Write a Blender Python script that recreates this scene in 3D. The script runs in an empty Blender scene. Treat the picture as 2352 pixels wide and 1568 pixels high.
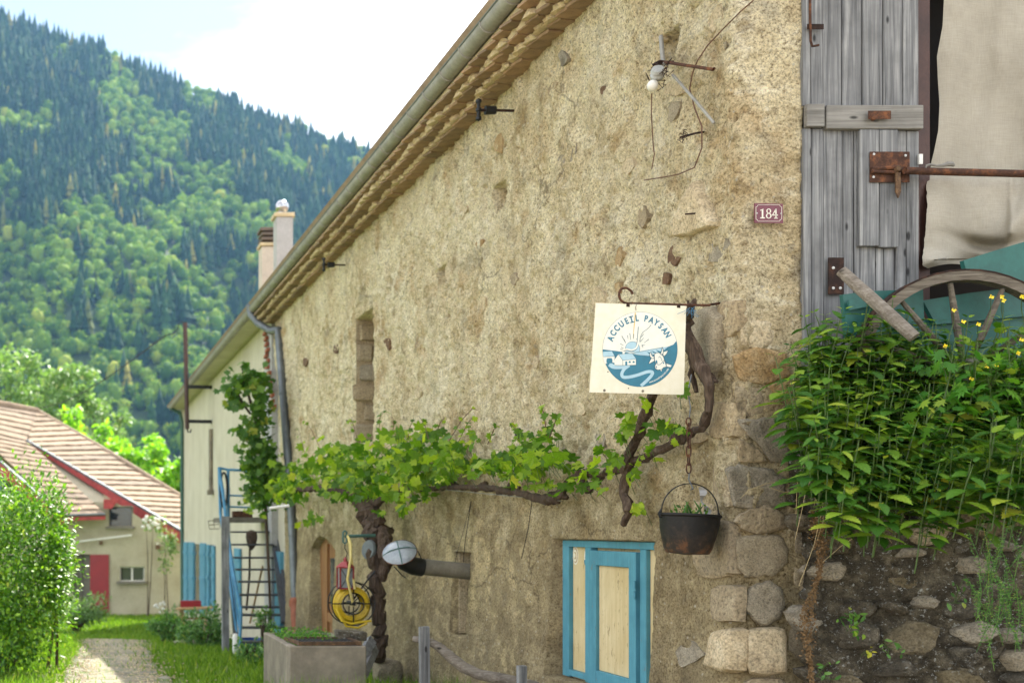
import bpy, bmesh, math, random
import numpy as np
from mathutils import Vector, Matrix
R = math.radians
random.seed(7)
rng = np.random.default_rng(11)

# ------------------------------------------------------------------ camera, light, exposure
F = 2613.33; CX = 163.0; CY = 1210.0          # focal length and principal point in the units used for measuring
scene = bpy.context.scene
cam_d = bpy.data.cameras.new('camera'); cam = bpy.data.objects.new('camera', cam_d)
scene.collection.objects.link(cam); scene.camera = cam
cam.location = (0, 0, 0); cam.rotation_euler = (R(90), 0, 0)
cam_d.sensor_width = 36; cam_d.lens = 40
cam_d.shift_x = (1176 - CX) / 2352; cam_d.shift_y = (CY - 784) / 2352
cam_d.clip_start = 0.05; cam_d.clip_end = 6000
cam_d.dof.use_dof = True; cam_d.dof.focus_distance = 5.9; cam_d.dof.aperture_fstop = 2.6

SUN = Vector((2.6, 4.6, 5.4)).normalized()
SUN_EL = math.asin(SUN.z); SUN_AZ = math.atan2(SUN.x, SUN.y)     # azimuth clockwise from +Y
world = bpy.data.worlds.new('World'); scene.world = world; world.use_nodes = True
wn = world.node_tree.nodes; wl = world.node_tree.links; wn.clear()
wo = wn.new('ShaderNodeOutputWorld'); wb = wn.new('ShaderNodeBackground'); wb.inputs[1].default_value = 0.06
sky = wn.new('ShaderNodeTexSky'); sky.sky_type = 'NISHITA'; sky.sun_disc = False
sky.sun_elevation = SUN_EL; sky.sun_rotation = SUN_AZ; sky.air_density = 1.0; sky.dust_density = 0.4; sky.altitude = 700
tc = wn.new('ShaderNodeTexCoord'); mp = wn.new('ShaderNodeMapping'); mp.inputs['Scale'].default_value = (1.0, 1.0, 2.6)
mp.inputs['Location'].default_value = (7.15, 3.8, 0.1)
nz = wn.new('ShaderNodeTexNoise'); nz.inputs['Scale'].default_value = 1.9; nz.inputs['Detail'].default_value = 7; nz.inputs['Roughness'].default_value = 0.52
rp = wn.new('ShaderNodeValToRGB'); rp.color_ramp.elements[0].position = 0.40; rp.color_ramp.elements[1].position = 0.62
rp.color_ramp.elements[0].color = (.10, .10, .10, 1); mx = wn.new('ShaderNodeMixRGB'); mx.inputs[2].default_value = (16.5, 16.1, 15.7, 1)
wl.new(tc.outputs['Generated'], mp.inputs[0]); wl.new(mp.outputs[0], nz.inputs['Vector']); wl.new(nz.outputs[0], rp.inputs[0])
wl.new(rp.outputs[0], mx.inputs[0]); wl.new(sky.outputs[0], mx.inputs[1]); wl.new(mx.outputs[0], wb.inputs[0]); wl.new(wb.outputs[0], wo.inputs[0])
sd = bpy.data.lights.new('sun', 'SUN'); sd.energy = 3.9; sd.angle = R(0.5); sd.color = (1, 0.94, 0.84)
so = bpy.data.objects.new('sun', sd); scene.collection.objects.link(so)
so.rotation_euler = (-SUN).to_track_quat('-Z', 'Y').to_euler(); so.location = (10, 10, 20)
vs = scene.view_settings; vs.view_transform = 'Standard'; vs.look = 'None'; vs.exposure = 1.84; vs.gamma = 1.0; vs.use_curve_mapping = False
scene.render.engine = 'CYCLES'
scene.cycles.max_bounces = 6; scene.cycles.diffuse_bounces = 3; scene.cycles.glossy_bounces = 2; scene.cycles.transmission_bounces = 4
scene.cycles.transparent_max_bounces = 8; scene.cycles.volume_bounces = 0
scene.cycles.use_denoising = True
scene.cycles.caustics_reflective = False; scene.cycles.caustics_refractive = False

# ------------------------------------------------------------------ measuring helpers
XW = 3.366; YB = 5.75
def P(px, py, Y): return Vector(((px - CX) * Y / F, Y, (CY - py) * Y / F))
def WA(px, py, off=0.0):
    X = XW - off; Y = X * F / (px - CX)
    return Vector((X, Y, (CY - py) * Y / F))
def WB(px, py, off=0.0): return P(px, py, YB - off)
def YA(px, X=XW): return X * F / (px - CX)

# ------------------------------------------------------------------ objects
C = scene.collection
BASE = {}
def tag(o, label=None, cat=None, group=None, kind=None):
    if label: o['label'] = label
    if cat: o['category'] = cat
    if group: o['group'] = group
    if kind: o['kind'] = kind
    return o
def thing(name, label, cat, loc=(0, 0, 0), group=None):
    o = bpy.data.objects.new(name, None); C.objects.link(o); o.location = loc; o.empty_display_size = 0.1
    BASE[o.name] = Vector(loc)
    return tag(o, label, cat, group)
def link_mesh(name, me, material, parent=None, loc=None):
    o = bpy.data.objects.new(name, me); C.objects.link(o)
    if material and not me.materials: me.materials.append(material)
    if parent is not None: o.parent = parent; BASE[o.name] = BASE.get(parent.name, Vector((0, 0, 0)))
    if loc is not None: o.location = loc
    return o
class MB:
    def __init__(s): s.v = []; s.f = []
    def add(s, vs, fs):
        n = len(s.v); s.v += [tuple(v) for v in vs]; s.f += [tuple(i + n for i in f) for f in fs]; return s
    def box(s, c, size, rot=None, bev=0.0, jit=0.0):
        hx, hy, hz = size[0] / 2, size[1] / 2, size[2] / 2
        c = Vector(c)
        if bev <= 0:
            vs = [Vector((x * hx, y * hy, z * hz)) for x in (-1, 1) for y in (-1, 1) for z in (-1, 1)]
            fs = [(0, 1, 3, 2), (4, 6, 7, 5), (0, 4, 5, 1), (2, 3, 7, 6), (0, 2, 6, 4), (1, 5, 7, 3)]
        else:
            b = min(bev, hx * .9, hy * .9, hz * .9); vs = []; idx = {}
            for sx in (-1, 1):
                for sy in (-1, 1):
                    for sz in (-1, 1):
                        for ax in range(3):
                            q = [sx * (hx - b), sy * (hy - b), sz * (hz - b)]
                            q[ax] = (sx * hx, sy * hy, sz * hz)[ax]
                            idx[(sx, sy, sz, ax)] = len(vs); vs.append(Vector(q))
            fs = []
            for ax in range(3):
                o1, o2 = [a for a in range(3) if a != ax]
                for sg in (-1, 1):
                    q = []
                    for a, b2 in ((-1, -1), (1, -1), (1, 1), (-1, 1)):
                        k = [0, 0, 0]; k[ax] = sg; k[o1] = a; k[o2] = b2; q.append(idx[(*k, ax)])
                    fs.append(tuple(q))
            for ax in range(3):
                o1, o2 = [a for a in range(3) if a != ax]
                for a in (-1, 1):
                    for b2 in (-1, 1):
                        k0 = [0, 0, 0]; k1 = [0, 0, 0]; k0[ax] = -1; k1[ax] = 1
                        for k in (k0, k1): k[o1] = a; k[o2] = b2
                        fs.append((idx[(*k0, o1)], idx[(*k1, o1)], idx[(*k1, o2)], idx[(*k0, o2)]))
            for sx in (-1, 1):
                for sy in (-1, 1):
                    for sz in (-1, 1): fs.append((idx[(sx, sy, sz, 0)], idx[(sx, sy, sz, 1)], idx[(sx, sy, sz, 2)]))
        if jit: vs = [v + Vector([random.uniform(-jit, jit) for _ in range(3)]) for v in vs]
        if rot is not None: vs = [rot @ v for v in vs]
        return s.add([v + c for v in vs], fs)
    def beam(s, a, b, w, h, up=(0, 0, 1), bev=0.0, jit=0.0):
        a = Vector(a); b = Vector(b); d = b - a; x = d.normalized(); up = Vector(up)
        if abs(x.dot(up)) > .98: up = Vector((1, 0, 0))
        y = up.cross(x).normalized(); z = x.cross(y)
        return s.box((a + b) / 2, (d.length, w, h), Matrix((x, y, z)).transposed(), bev, jit)
    def tube(s, pts, r, seg=8, cap=True, jit=0.0):
        pts = [Vector(p) for p in pts]; n = len(pts)
        rs = r if isinstance(r, (list, tuple)) else [r] * n
        vs = []; fs = []; up = None
        for i, p in enumerate(pts):
            d = (pts[min(i + 1, n - 1)] - pts[max(i - 1, 0)]).normalized()
            if up is None:
                up = Vector((0, 0, 1)) if abs(d.z) < .9 else Vector((1, 0, 0))
            x = up.cross(d)
            if x.length < 1e-5: x = Vector((1, 0, 0)).cross(d)
            x.normalize(); up2 = d.cross(x).normalized(); up = up2
            for k in range(seg):
                a = 2 * math.pi * k / seg
                rr = rs[i] * (1 + (random.uniform(-jit, jit) if jit else 0))
                vs.append(p + x * math.cos(a) * rr + up2 * math.sin(a) * rr)
        for i in range(n - 1):
            for k in range(seg):
                a = i * seg + k; b = i * seg + (k + 1) % seg
                fs.append((a, b, b + seg, a + seg))
        if cap: fs.append(tuple(range(seg))[::-1]); fs.append(tuple(range((n - 1) * seg, n * seg)))
        return s.add(vs, fs)
    def lathe(s, prof, c, seg=24, axis=None, cap=True):
        m = Vector((0, 0, 1)).rotation_difference(Vector(axis).normalized()).to_matrix() if axis is not None else Matrix.Identity(3)
        vs = []; fs = []; c = Vector(c)
        for r, z in prof:
            for k in range(seg):
                a = 2 * math.pi * k / seg; vs.append(c + m @ Vector((r * math.cos(a), r * math.sin(a), z)))
        for i in range(len(prof) - 1):
            for k in range(seg):
                a = i * seg + k; b = i * seg + (k + 1) % seg; fs.append((a, b, b + seg, a + seg))
        if cap: fs.append(tuple(range(seg))[::-1]); fs.append(tuple(range((len(prof) - 1) * seg, len(prof) * seg)))
        return s.add(vs, fs)
    def prism(s, poly, depth):                 # poly: 3D points, depth: vector
        n = len(poly); d = Vector(depth); vs = [Vector(p) for p in poly] + [Vector(p) + d for p in poly]
        return s.add(vs, [tuple(range(n))[::-1], tuple(range(n, 2 * n))] + [(i, (i + 1) % n, n + (i + 1) % n, n + i) for i in range(n)])
    def mesh(s, name, origin=(0, 0, 0), smooth=False):
        o = Vector(origin); me = bpy.data.meshes.new(name)
        me.from_pydata([(v[0] - o.x, v[1] - o.y, v[2] - o.z) for v in s.v], [], s.f)
        bm = bmesh.new(); bm.from_mesh(me); bmesh.ops.recalc_face_normals(bm, faces=bm.faces); bm.to_mesh(me); bm.free()
        if smooth:
            me.polygons.foreach_set('use_smooth', [True] * len(me.polygons))
            try: me.set_sharp_from_angle(angle=R(42))
            except Exception: pass
        me.update(); return me
def part(name, mb, material, parent, smooth=False, label=None):
    o = link_mesh(name, mb.mesh(name, BASE[parent.name], smooth), material, parent)
    if label: o['label'] = label
    return o
def solo(name, mb, material, label, cat, group=None, kind=None, smooth=False):
    xs = [v[0] for v in mb.v]; ys = [v[1] for v in mb.v]; zs = [v[2] for v in mb.v]
    org = Vector(((min(xs) + max(xs)) / 2, (min(ys) + max(ys)) / 2, min(zs)))
    o = link_mesh(name, mb.mesh(name, org, smooth), material); o.location = org
    return tag(o, label, cat, group, kind)
def copy_tree(root, loc=None, rot=None, scale=None, label=None):
    r = root.copy(); C.objects.link(r)
    if loc is not None: r.location = loc
    if rot is not None: r.rotation_euler = rot
    if scale is not None: r.scale = scale
    if label: r['label'] = label
    for ch in root.children:
        c = ch.copy(); C.objects.link(c); c.parent = r
        for g in ch.children:
            d = g.copy(); C.objects.link(d); d.parent = c
    return r
def np_mesh(name, V, Fc, smooth=False):
    V = np.asarray(V, np.float32); Fc = np.asarray(Fc, np.int32); k = Fc.shape[1]
    me = bpy.data.meshes.new(name)
    me.vertices.add(len(V)); me.vertices.foreach_set('co', V.ravel())
    me.loops.add(Fc.size); me.loops.foreach_set('vertex_index', Fc.ravel())
    me.polygons.add(len(Fc)); me.polygons.foreach_set('loop_start', np.arange(0, Fc.size, k, dtype=np.int32))
    me.polygons.foreach_set('loop_total', np.full(len(Fc), k, np.int32))
    if smooth: me.polygons.foreach_set('use_smooth', np.ones(len(Fc), bool))
    me.update(calc_edges=True); me.validate(); return me

# ------------------------------------------------------------------ noise in numpy
def _h(ix, iy, iz, seed):
    n = (ix.astype(np.int64) * 374761393 + iy.astype(np.int64) * 668265263 + iz.astype(np.int64) * 2147483647 + seed * 974634777) & 0xffffffff
    n = ((n ^ (n >> 13)) * 1274126177) & 0xffffffff
    n = n ^ (n >> 16)
    return (n & 0xffff) / 65535.0
def vn(x, y, z=0.0, seed=0):
    x = np.asarray(x, float); y = np.asarray(y, float); z = np.zeros_like(x) + z
    ix, iy, iz = np.floor(x), np.floor(y), np.floor(z); fx, fy, fz = x - ix, y - iy, z - iz
    fx = fx * fx * (3 - 2 * fx); fy = fy * fy * (3 - 2 * fy); fz = fz * fz * (3 - 2 * fz)
    r = 0
    for dx in (0, 1):
        for dy in (0, 1):
            for dz in (0, 1):
                w = (fx if dx else 1 - fx) * (fy if dy else 1 - fy) * (fz if dz else 1 - fz)
                r = r + w * _h(ix + dx, iy + dy, iz + dz, seed)
    return r
def fbm(x, y, z=0.0, o=4, seed=0):
    r = 0; a = .5
    for i in range(o):
        r = r + a * (vn(x, y, z, seed + i) - .5); x = np.asarray(x) * 2.03; y = np.asarray(y) * 2.03; z = np.asarray(z) * 2.03; a *= .5
    return r

# ------------------------------------------------------------------ materials
class G:
    def __init__(s, name):
        s.m = bpy.data.materials.new(name); s.m.use_nodes = True; s.t = s.m.node_tree; s.t.nodes.clear()
        s.out = s.t.nodes.new('ShaderNodeOutputMaterial')
        s._tc = s.t.nodes.new('ShaderNodeTexCoord'); s.obj = s._tc.outputs['Object']
    def n(s, ty, **kw):
        nd = s.t.nodes.new(ty)
        for k, v in kw.items(): setattr(nd, k, v)
        return nd
    def put(s, sock, v):
        if isinstance(v, bpy.types.NodeSocket): s.t.links.new(v, sock)
        elif v is not None:
            if isinstance(v, (tuple, list)) and len(v) == 3 and sock.type == 'RGBA': v = (*v, 1)
            sock.default_value = v
    def noise(s, scale, detail=4, rough=.55, vec=None, dist=0.0, out=0):
        nd = s.n('ShaderNodeTexNoise'); s.put(nd.inputs['Vector'], vec or s.obj)
        s.put(nd.inputs['Scale'], float(scale)); s.put(nd.inputs['Detail'], float(detail)); s.put(nd.inputs['Roughness'], rough); s.put(nd.inputs['Distortion'], dist)
        return nd.outputs[out]
    def voro(s, scale, vec=None, feature='F1', out='Distance', rnd=1.0):
        nd = s.n('ShaderNodeTexVoronoi', feature=feature); s.put(nd.inputs['Vector'], vec or s.obj); s.put(nd.inputs['Scale'], float(scale)); s.put(nd.inputs['Randomness'], rnd)
        return nd.outputs[out]
    def ramp(s, fac, stops):
        nd = s.n('ShaderNodeValToRGB'); cr = nd.color_ramp
        while len(cr.elements) < len(stops): cr.elements.new(.5)
        for e, (p, c) in zip(cr.elements, stops):
            e.position = p; e.color = (*c, 1) if isinstance(c, (tuple, list)) else (c, c, c, 1)
        s.put(nd.inputs[0], fac); return nd.outputs[0]
    def mix(s, fac, a, b, mode='MIX'):
        nd = s.n('ShaderNodeMixRGB', blend_type=mode); s.put(nd.inputs[0], fac); s.put(nd.inputs[1], a); s.put(nd.inputs[2], b); return nd.outputs[0]
    def math(s, op, a, b=None, clamp=False):
        nd = s.n('ShaderNodeMath', operation=op, use_clamp=clamp); s.put(nd.inputs[0], a)
        if b is not None: s.put(nd.inputs[1], b)
        return nd.outputs[0]
    def mapr(s, v, a, b, c=0.0, d=1.0):
        nd = s.n('ShaderNodeMapRange'); s.put(nd.inputs[0], v)
        for i, q in enumerate((a, b, c, d)): nd.inputs[i + 1].default_value = q
        return nd.outputs[0]
    def vmap(s, scale=(1, 1, 1), rot=(0, 0, 0), vec=None, loc=(0, 0, 0)):
        nd = s.n('ShaderNodeMapping'); s.put(nd.inputs[0], vec or s.obj); nd.inputs['Scale'].default_value = scale; nd.inputs['Rotation'].default_value = rot; nd.inputs['Location'].default_value = loc
        return nd.outputs[0]
    def xyz(s):
        nd = s.n('ShaderNodeSeparateXYZ'); s.put(nd.inputs[0], s.obj); return nd.outputs
    def bump(s, h, strength=.5, dist=.01, nrm=None):
        nd = s.n('ShaderNodeBump'); s.put(nd.inputs['Height'], h); nd.inputs['Strength'].default_value = strength; nd.inputs['Distance'].default_value = dist
        if nrm is not None: s.put(nd.inputs['Normal'], nrm)
        return nd.outputs[0]
    def island(s): return s.n('ShaderNodeNewGeometry').outputs['Random Per Island']
    def orand(s): return s.n('ShaderNodeObjectInfo').outputs['Random']
    def bsdf(s, col, rough=.8, metal=0.0, nrm=None, spec=None, **kw):
        nd = s.n('ShaderNodeBsdfPrincipled'); s.put(nd.inputs['Base Color'], col); s.put(nd.inputs['Roughness'], rough); s.put(nd.inputs['Metallic'], metal)
        if nrm is not None: s.put(nd.inputs['Normal'], nrm)
        if spec is not None: nd.inputs['Specular IOR Level'].default_value = spec
        for k, v in kw.items(): s.put(nd.inputs[k.replace('_', ' ')], v)
        s.t.links.new(nd.outputs[0], s.out.inputs[0]); s.last = nd; return s.m

def m_basic(name, col, rough=.6, metal=0.0, var=.25, scale=12, bump=.2, bd=.004, spec=None, ov=0.0):
    g = G(name); n = g.noise(scale, 6, .6); n2 = g.noise(scale * 6, 3, .6)
    c = g.mix(g.ramp(n, [(.3, 0.), (.7, 1.)]), tuple(x * (1 - var) for x in col), tuple(min(1, x * (1 + var)) for x in col))
    c = g.mix(.25, c, n2, 'OVERLAY')
    if ov: c = g.mix(1.0, c, g.ramp(g.orand(), [(0., (1 - ov, 1 - ov, 1 - ov)), (.5, (1, .97, .9)), (1., (1 + ov, 1 + ov * .6, 1 + ov * .3))]), 'MULTIPLY')
    return g.bsdf(c, rough, metal, g.bump(n2, bump, bd), spec)

def m_plaster():
    g = G('lime_render'); x, y, z = g.xyz()
    big = g.noise(.9, 5, .55); mid = g.noise(4.5, 6, .62); pit_grain = g.noise(52, 6, .72); fine = g.noise(150, 3, .65); smo = g.ramp(g.noise(1.5, 5, .6, vec=g.vmap(loc=(6, 1, 8))), [(.42, .62), (.58, 1.)])
    pit_spots = g.voro(55); peb2 = g.voro(26)
    base = g.ramp(g.math('ADD', g.math('MULTIPLY', big, .55), g.math('MULTIPLY', mid, .45)), [(.34, (.46, .365, .21)), (.43, (.70, .59, .385)), (.53, (.84, .75, .53)), (.68, (.92, .86, .69))])
    # ochre blooms and pale lime remnants
    oc = g.ramp(g.noise(2.3, 5, .6, vec=g.vmap(loc=(3, 7, 2))), [(.56, 0.), (.70, .75)])
    base = g.mix(oc, base, (.50, .33, .15))
    gr = g.ramp(g.noise(3.1, 5, .6, vec=g.vmap(loc=(13, 2, 5))), [(.58, 0.), (.70, .5)])
    base = g.mix(gr, base, (.34, .32, .27))
    pt = g.noise(5.5, 8, .68, vec=g.vmap(loc=(21, 5, 3)), dist=.6)
    base = g.mix(g.ramp(pt, [(.555, 0.), (.60, .62)]), base, (.95, .88, .69)); base = g.mix(g.ramp(pt, [(.36, .60), (.42, 0.)]), base, (.34, .26, .15))
    chp = g.noise(14, 7, .7, vec=g.vmap(loc=(2, 15, 7)), dist=.4); base = g.mix(g.ramp(chp, [(.60, 0.), (.63, .6)]), base, (.40, .36, .28)); base = g.mix(g.ramp(chp, [(.35, .5), (.39, 0.)]), base, (.95, .91, .78))
    # lower wall: greyer, smoother coat with blotches of old pale lime showing
    low = g.mapr(g.math('ADD', z, g.math('MULTIPLY', g.math('SUBTRACT', mid, .5), 1.6)), .75, -.15)
    lowc = g.ramp(g.math('ADD', g.math('MULTIPLY', mid, .6), g.math('MULTIPLY', big, .4)), [(.36, (.20, .155, .085)), (.5, (.38, .305, .175)), (.66, (.60, .49, .29))])
    base = g.mix(g.math('MULTIPLY', low, .85), base, lowc)
    blot = g.ramp(g.noise(7.5, 4, .55, vec=g.vmap(scale=(1, .55, .7), loc=(1, 4, 9)), dist=.8), [(.52, 0.), (.60, 1.)])
    my = g.math('MULTIPLY', g.mapr(y, 7.9, 8.4), g.mapr(y, 14.0, 12.0)); mz = g.mapr(z, .25, -.1)
    base = g.mix(g.math('MULTIPLY', g.math('MULTIPLY', blot, g.math('MULTIPLY', my, mz)), .8), base, (.72, .60, .36))
    # damp stain at the foot and streaks from the eave
    st = g.ramp(g.noise(5, 4, .6, vec=g.vmap(scale=(1, 1.6, .16))), [(.54, 0.), (.70, .22)])
    base = g.mix(st, base, (.24, .20, .13))
    pit_shade = g.ramp(pit_grain, [(.33, (.17, .13, .09)), (.41, (.66, .61, .52)), (.48, (1.0, .99, .96)), (.66, (1.32, 1.31, 1.25))])  # pit shade painted into the colour, darkest where the bump noise is low
    base = g.mix(g.math('MULTIPLY', smo, .9), base, pit_shade, 'MULTIPLY')
    g2 = g.noise(85, 4, .7, vec=g.vmap(loc=(2, 8, 1))); base = g.mix(1.0, base, g.ramp(g2, [(.32, (.42, .37, .30)), (.46, (.92, .9, .86)), (.62, (1.12, 1.11, 1.08))]), 'MULTIPLY')  # finer pit shade, also painted into the colour
    dv = g.n('ShaderNodeVectorMath', operation='ADD'); g.put(dv.inputs[0], g.obj); nv = g.n('ShaderNodeVectorMath', operation='SCALE'); g.put(nv.inputs[0], g.noise(3.5, 4, .6, out=1)); nv.inputs['Scale'].default_value = .35; g.t.links.new(nv.outputs[0], dv.inputs[1])
    crk = g.ramp(g.voro(1.05, vec=dv.outputs[0], feature='DISTANCE_TO_EDGE'), [(.004, 1.), (.011, 0.)]); crm = g.ramp(g.noise(.8, 3, .5, vec=g.vmap(loc=(4, 4, 1))), [(.55, 0.), (.60, .55)])
    base = g.mix(g.math('MULTIPLY', crk, crm), base, (.09, .065, .04))
    foot = g.math('MULTIPLY', g.mapr(g.math('ADD', z, g.math('MULTIPLY', mid, 1.1)), .0, -.9), .55); base = g.mix(foot, base, (.20, .165, .105))
    run = g.ramp(g.noise(3.2, 5, .65, vec=g.vmap(scale=(1, 1.3, .22), loc=(0, 3, 1))), [(.53, 0.), (.66, .25)]); base = g.mix(g.math('MULTIPLY', run, g.mapr(z, .6, 3.2, .5, 1.0)), base, (.36, .29, .18))
    sp = g.ramp(pit_spots, [(.10, 1.), (.17, 0.)]); pick = g.ramp(g.voro(55, out='Color'), [(.60, 0.), (.66, 1.)])
    base = g.mix(g.math('MULTIPLY', g.math('MULTIPLY', sp, pick), .75), base, (.10, .085, .07))  # scattered dark pits painted in to stand for relief shade
    sp2 = g.ramp(peb2, [(.16, 1.), (.24, 0.)]); pick2 = g.ramp(g.voro(26, out='Color'), [(.66, 0.), (.72, 1.)])
    base = g.mix(g.math('MULTIPLY', g.math('MULTIPLY', sp2, pick2), .7), base, (.62, .57, .46))
    h = g.math('ADD', g.math('MULTIPLY', pit_grain, 1.0), g.math('MULTIPLY', fine, .35)); h = g.math('SUBTRACT', h, g.math('MULTIPLY', peb2, .5))
    return g.bsdf(base, .93, 0, g.bump(h, 1.0, .035), .2)
def m_stone(name, cols, scale=6, bump=.7, lichen=0.0):
    g = G(name); r = g.orand(); n = g.noise(scale, 7, .65, vec=g.vmap(loc=(1, 2, 3))); f = g.noise(scale * 9, 4, .7)
    v = g.n('ShaderNodeVectorMath', operation='ADD'); g.put(v.inputs[0], g.obj)
    cmb = g.n('ShaderNodeCombineXYZ'); g.put(cmb.inputs[0], g.math('MULTIPLY', r, 37.0)); g.t.links.new(cmb.outputs[0], v.inputs[1])
    n = g.noise(scale, 7, .65, vec=v.outputs[0])
    c1 = g.ramp(n, [(.3, cols[0]), (.5, cols[1]), (.7, cols[2])])
    c = g.mix(g.math('MULTIPLY', r, .55), c1, cols[3] if len(cols) > 3 else cols[1])
    c = g.mix(1.0, c, g.ramp(f, [(.3, .38), (.48, .92), (.7, 1.35)]), 'MULTIPLY')
    if lichen:
        l = g.ramp(g.noise(scale * 3.2, 6, .75, vec=g.vmap(loc=(9, 9, 4))), [(.585, 0.), (.615, lichen)]); c = g.mix(l, c, (.55, .56, .52))
    return g.bsdf(c, .9, 0, g.bump(g.math('ADD', n, g.math('MULTIPLY', f, .7)), bump, .035), .3)
def m_wood(name, c0, c1, c2, axis='Z', rough=.8, bump=.35, knots=True):
    g = G(name); r = g.orand()
    sc = {'Z': (60, 60, 1.7), 'X': (1.7, 60, 60), 'Y': (60, 1.7, 60)}[axis]
    cmb = g.n('ShaderNodeCombineXYZ'); g.put(cmb.inputs[0], g.math('MULTIPLY', r, 17.0)); g.put(cmb.inputs[2], g.math('MULTIPLY', r, 5.0))
    v = g.n('ShaderNodeVectorMath', operation='ADD'); g.put(v.inputs[0], g.obj); g.t.links.new(cmb.outputs[0], v.inputs[1])
    grain = g.noise(1, 6, .65, vec=g.vmap(scale=sc, vec=v.outputs[0]), dist=.6); bl = g.noise(3.5, 4, .6, vec=v.outputs[0])
    c = g.ramp(grain, [(.28, c0), (.5, c1), (.72, c2)])
    c = g.mix(g.ramp(bl, [(.45, 0.), (.72, .55)]), c, c0)
    c = g.mix(g.math('MULTIPLY', r, .3), c, tuple(x * .7 for x in c1))
    if knots:
        kv = g.voro(5.5, vec=g.vmap(scale={'Z': (2, 2, .8), 'X': (.8, 2, 2), 'Y': (2, .8, 2)}[axis], vec=v.outputs[0]))
        c = g.mix(g.ramp(kv, [(.07, .9), (.13, 0.)]), c, tuple(x * .25 for x in c0))
    return g.bsdf(c, rough, 0, g.bump(grain, bump, .006), .3)
def m_rust(name, base=(.075, .035, .022), bright=(.22, .085, .035), rough=.85):
    g = G(name); n = g.noise(22, 7, .7); f = g.noise(120, 3, .6)
    c = g.ramp(n, [(.32, tuple(x * .5 for x in base)), (.5, base), (.68, bright)])
    return g.bsdf(c, rough, .15, g.bump(f, .5, .003), .35)
def m_leaf(name, c0, c1, c2, rough=.42, trans=.35, spec=.5, vein=False):
    g = G(name); r = g.math('FRACT', g.math('ADD', g.island(), g.orand())); n = g.noise(14, 3, .6)
    c = g.ramp(r, [(.0, c0), (.5, c1), (.94, c2), (1., tuple(a * .6 + b * .4 for a, b in zip(c2, (.55, .42, .06))))])
    c = g.mix(.35, c, g.ramp(n, [(.3, .3), (.7, .8)]), 'OVERLAY')
    m = g.bsdf(c, rough, 0, g.bump(n, .25, .004), spec)
    tr = g.n('ShaderNodeBsdfTranslucent'); g.put(tr.inputs[0], g.mix(1., c, (1.5, 1.7, .7), 'MULTIPLY')); ms = g.n('ShaderNodeMixShader'); ms.inputs[0].default_value = trans
    g.t.links.new(g.last.outputs[0], ms.inputs[1]); g.t.links.new(tr.outputs[0], ms.inputs[2]); g.t.links.new(ms.outputs[0], g.out.inputs[0])
    return m
M = {}
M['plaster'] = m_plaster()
g = G('cream_render'); n = g.noise(1.2, 5, .6); s_ = g.noise(4, 4, .6, vec=g.vmap(scale=(1, 1.2, .12))); f_ = g.noise(60, 3, .6)
c = g.ramp(n, [(.3, (.47, .43, .33)), (.7, (.58, .54, .43))]); c = g.mix(g.ramp(s_, [(.5, 0.), (.75, .5)]), c, (.40, .37, .28))
M['cream'] = g.bsdf(c, .9, 0, g.bump(f_, .4, .01), .25)
g = G('far_house_render'); n = g.noise(1.1, 5, .6); f_ = g.noise(30, 3, .6); x, y, z = g.xyz()
c = g.ramp(n, [(.3, (.34, .30, .20)), (.7, (.47, .43, .31))]); c = g.mix(.3, c, f_, 'OVERLAY'); M['housewall'] = g.bsdf(c, .92, 0, g.bump(f_, .4, .02))
M['quoin'] = m_stone('quoin_stone', [(.24, .18, .10), (.40, .31, .185), (.54, .44, .28), (.32, .28, .21)], 7)
M['quoin_grey'] = m_stone('grey_stone', [(.16, .14, .105), (.29, .265, .215), (.45, .40, .31), (.46, .37, .23)], 12)
M['quoin_pale'] = m_stone('pale_stone', [(.40, .31, .19), (.57, .46, .29), (.68, .58, .40), (.52, .43, .29)], 8)
M['stone_brown'] = m_stone('brown_stone', [(.09, .055, .035), (.19, .11, .065), (.27, .19, .12), (.2, .12, .07)], 14)
M['stone_orange'] = m_stone('orange_stone', [(.30, .18, .07), (.42, .28, .13), (.54, .42, .25), (.45, .33, .18)], 11)
M['rubble'] = m_stone('rubble_stone', [(.03, .026, .02), (.12, .105, .078), (.30, .265, .20), (.20, .16, .095)], 13, 1.0, .5)
M['rubble_tan'] = m_stone('tan_rubble', [(.075, .062, .04), (.19, .16, .105), (.33, .285, .20), (.24, .19, .10)], 9, 1.0, .25)
M['rubble_mortar'] = m_stone('earth_mortar', [(.012, .010, .007), (.105, .088, .06), (.36, .31, .21), (.13, .11, .075)], 15, 1.0, .9)
M['wood'] = m_wood('weathered_wood', (.05, .05, .052), (.205, .21, .215), (.41, .41, .40))
M['wood_x'] = m_wood('weathered_wood_rail', (.10, .095, .085), (.23, .22, .20), (.35, .34, .31), 'X')
M['log'] = m_wood('bleached_log', (.085, .07, .055), (.22, .19, .155), (.38, .345, .30), 'X')
M['wheel_wood'] = m_wood('old_wheel_wood', (.045, .036, .028), (.135, .112, .085), (.25, .22, .175), 'X')
M['bark'] = m_wood('vine_bark', (.018, .012, .008), (.075, .05, .034), (.17, .125, .09), 'Z', .9, .9, False)
M['twig'] = m_basic('reddish_cane', (.12, .055, .03), .7, 0, .35, 30)
M['stem'] = m_basic('green_stem', (.06, .11, .02), .5, 0, .3, 20)
M['rust'] = m_rust('rusty_iron'); M['rust_dark'] = m_rust('dark_rusty_iron', (.03, .016, .012), (.09, .04, .022))
M['column'] = m_basic('dark_red_oxide_steel', (.055, .024, .018), .55, .1, .25, 9)
g = G('sooty_iron'); n = g.noise(18, 7, .7); f_ = g.noise(90, 3, .6); x, y, z = g.xyz()
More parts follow.
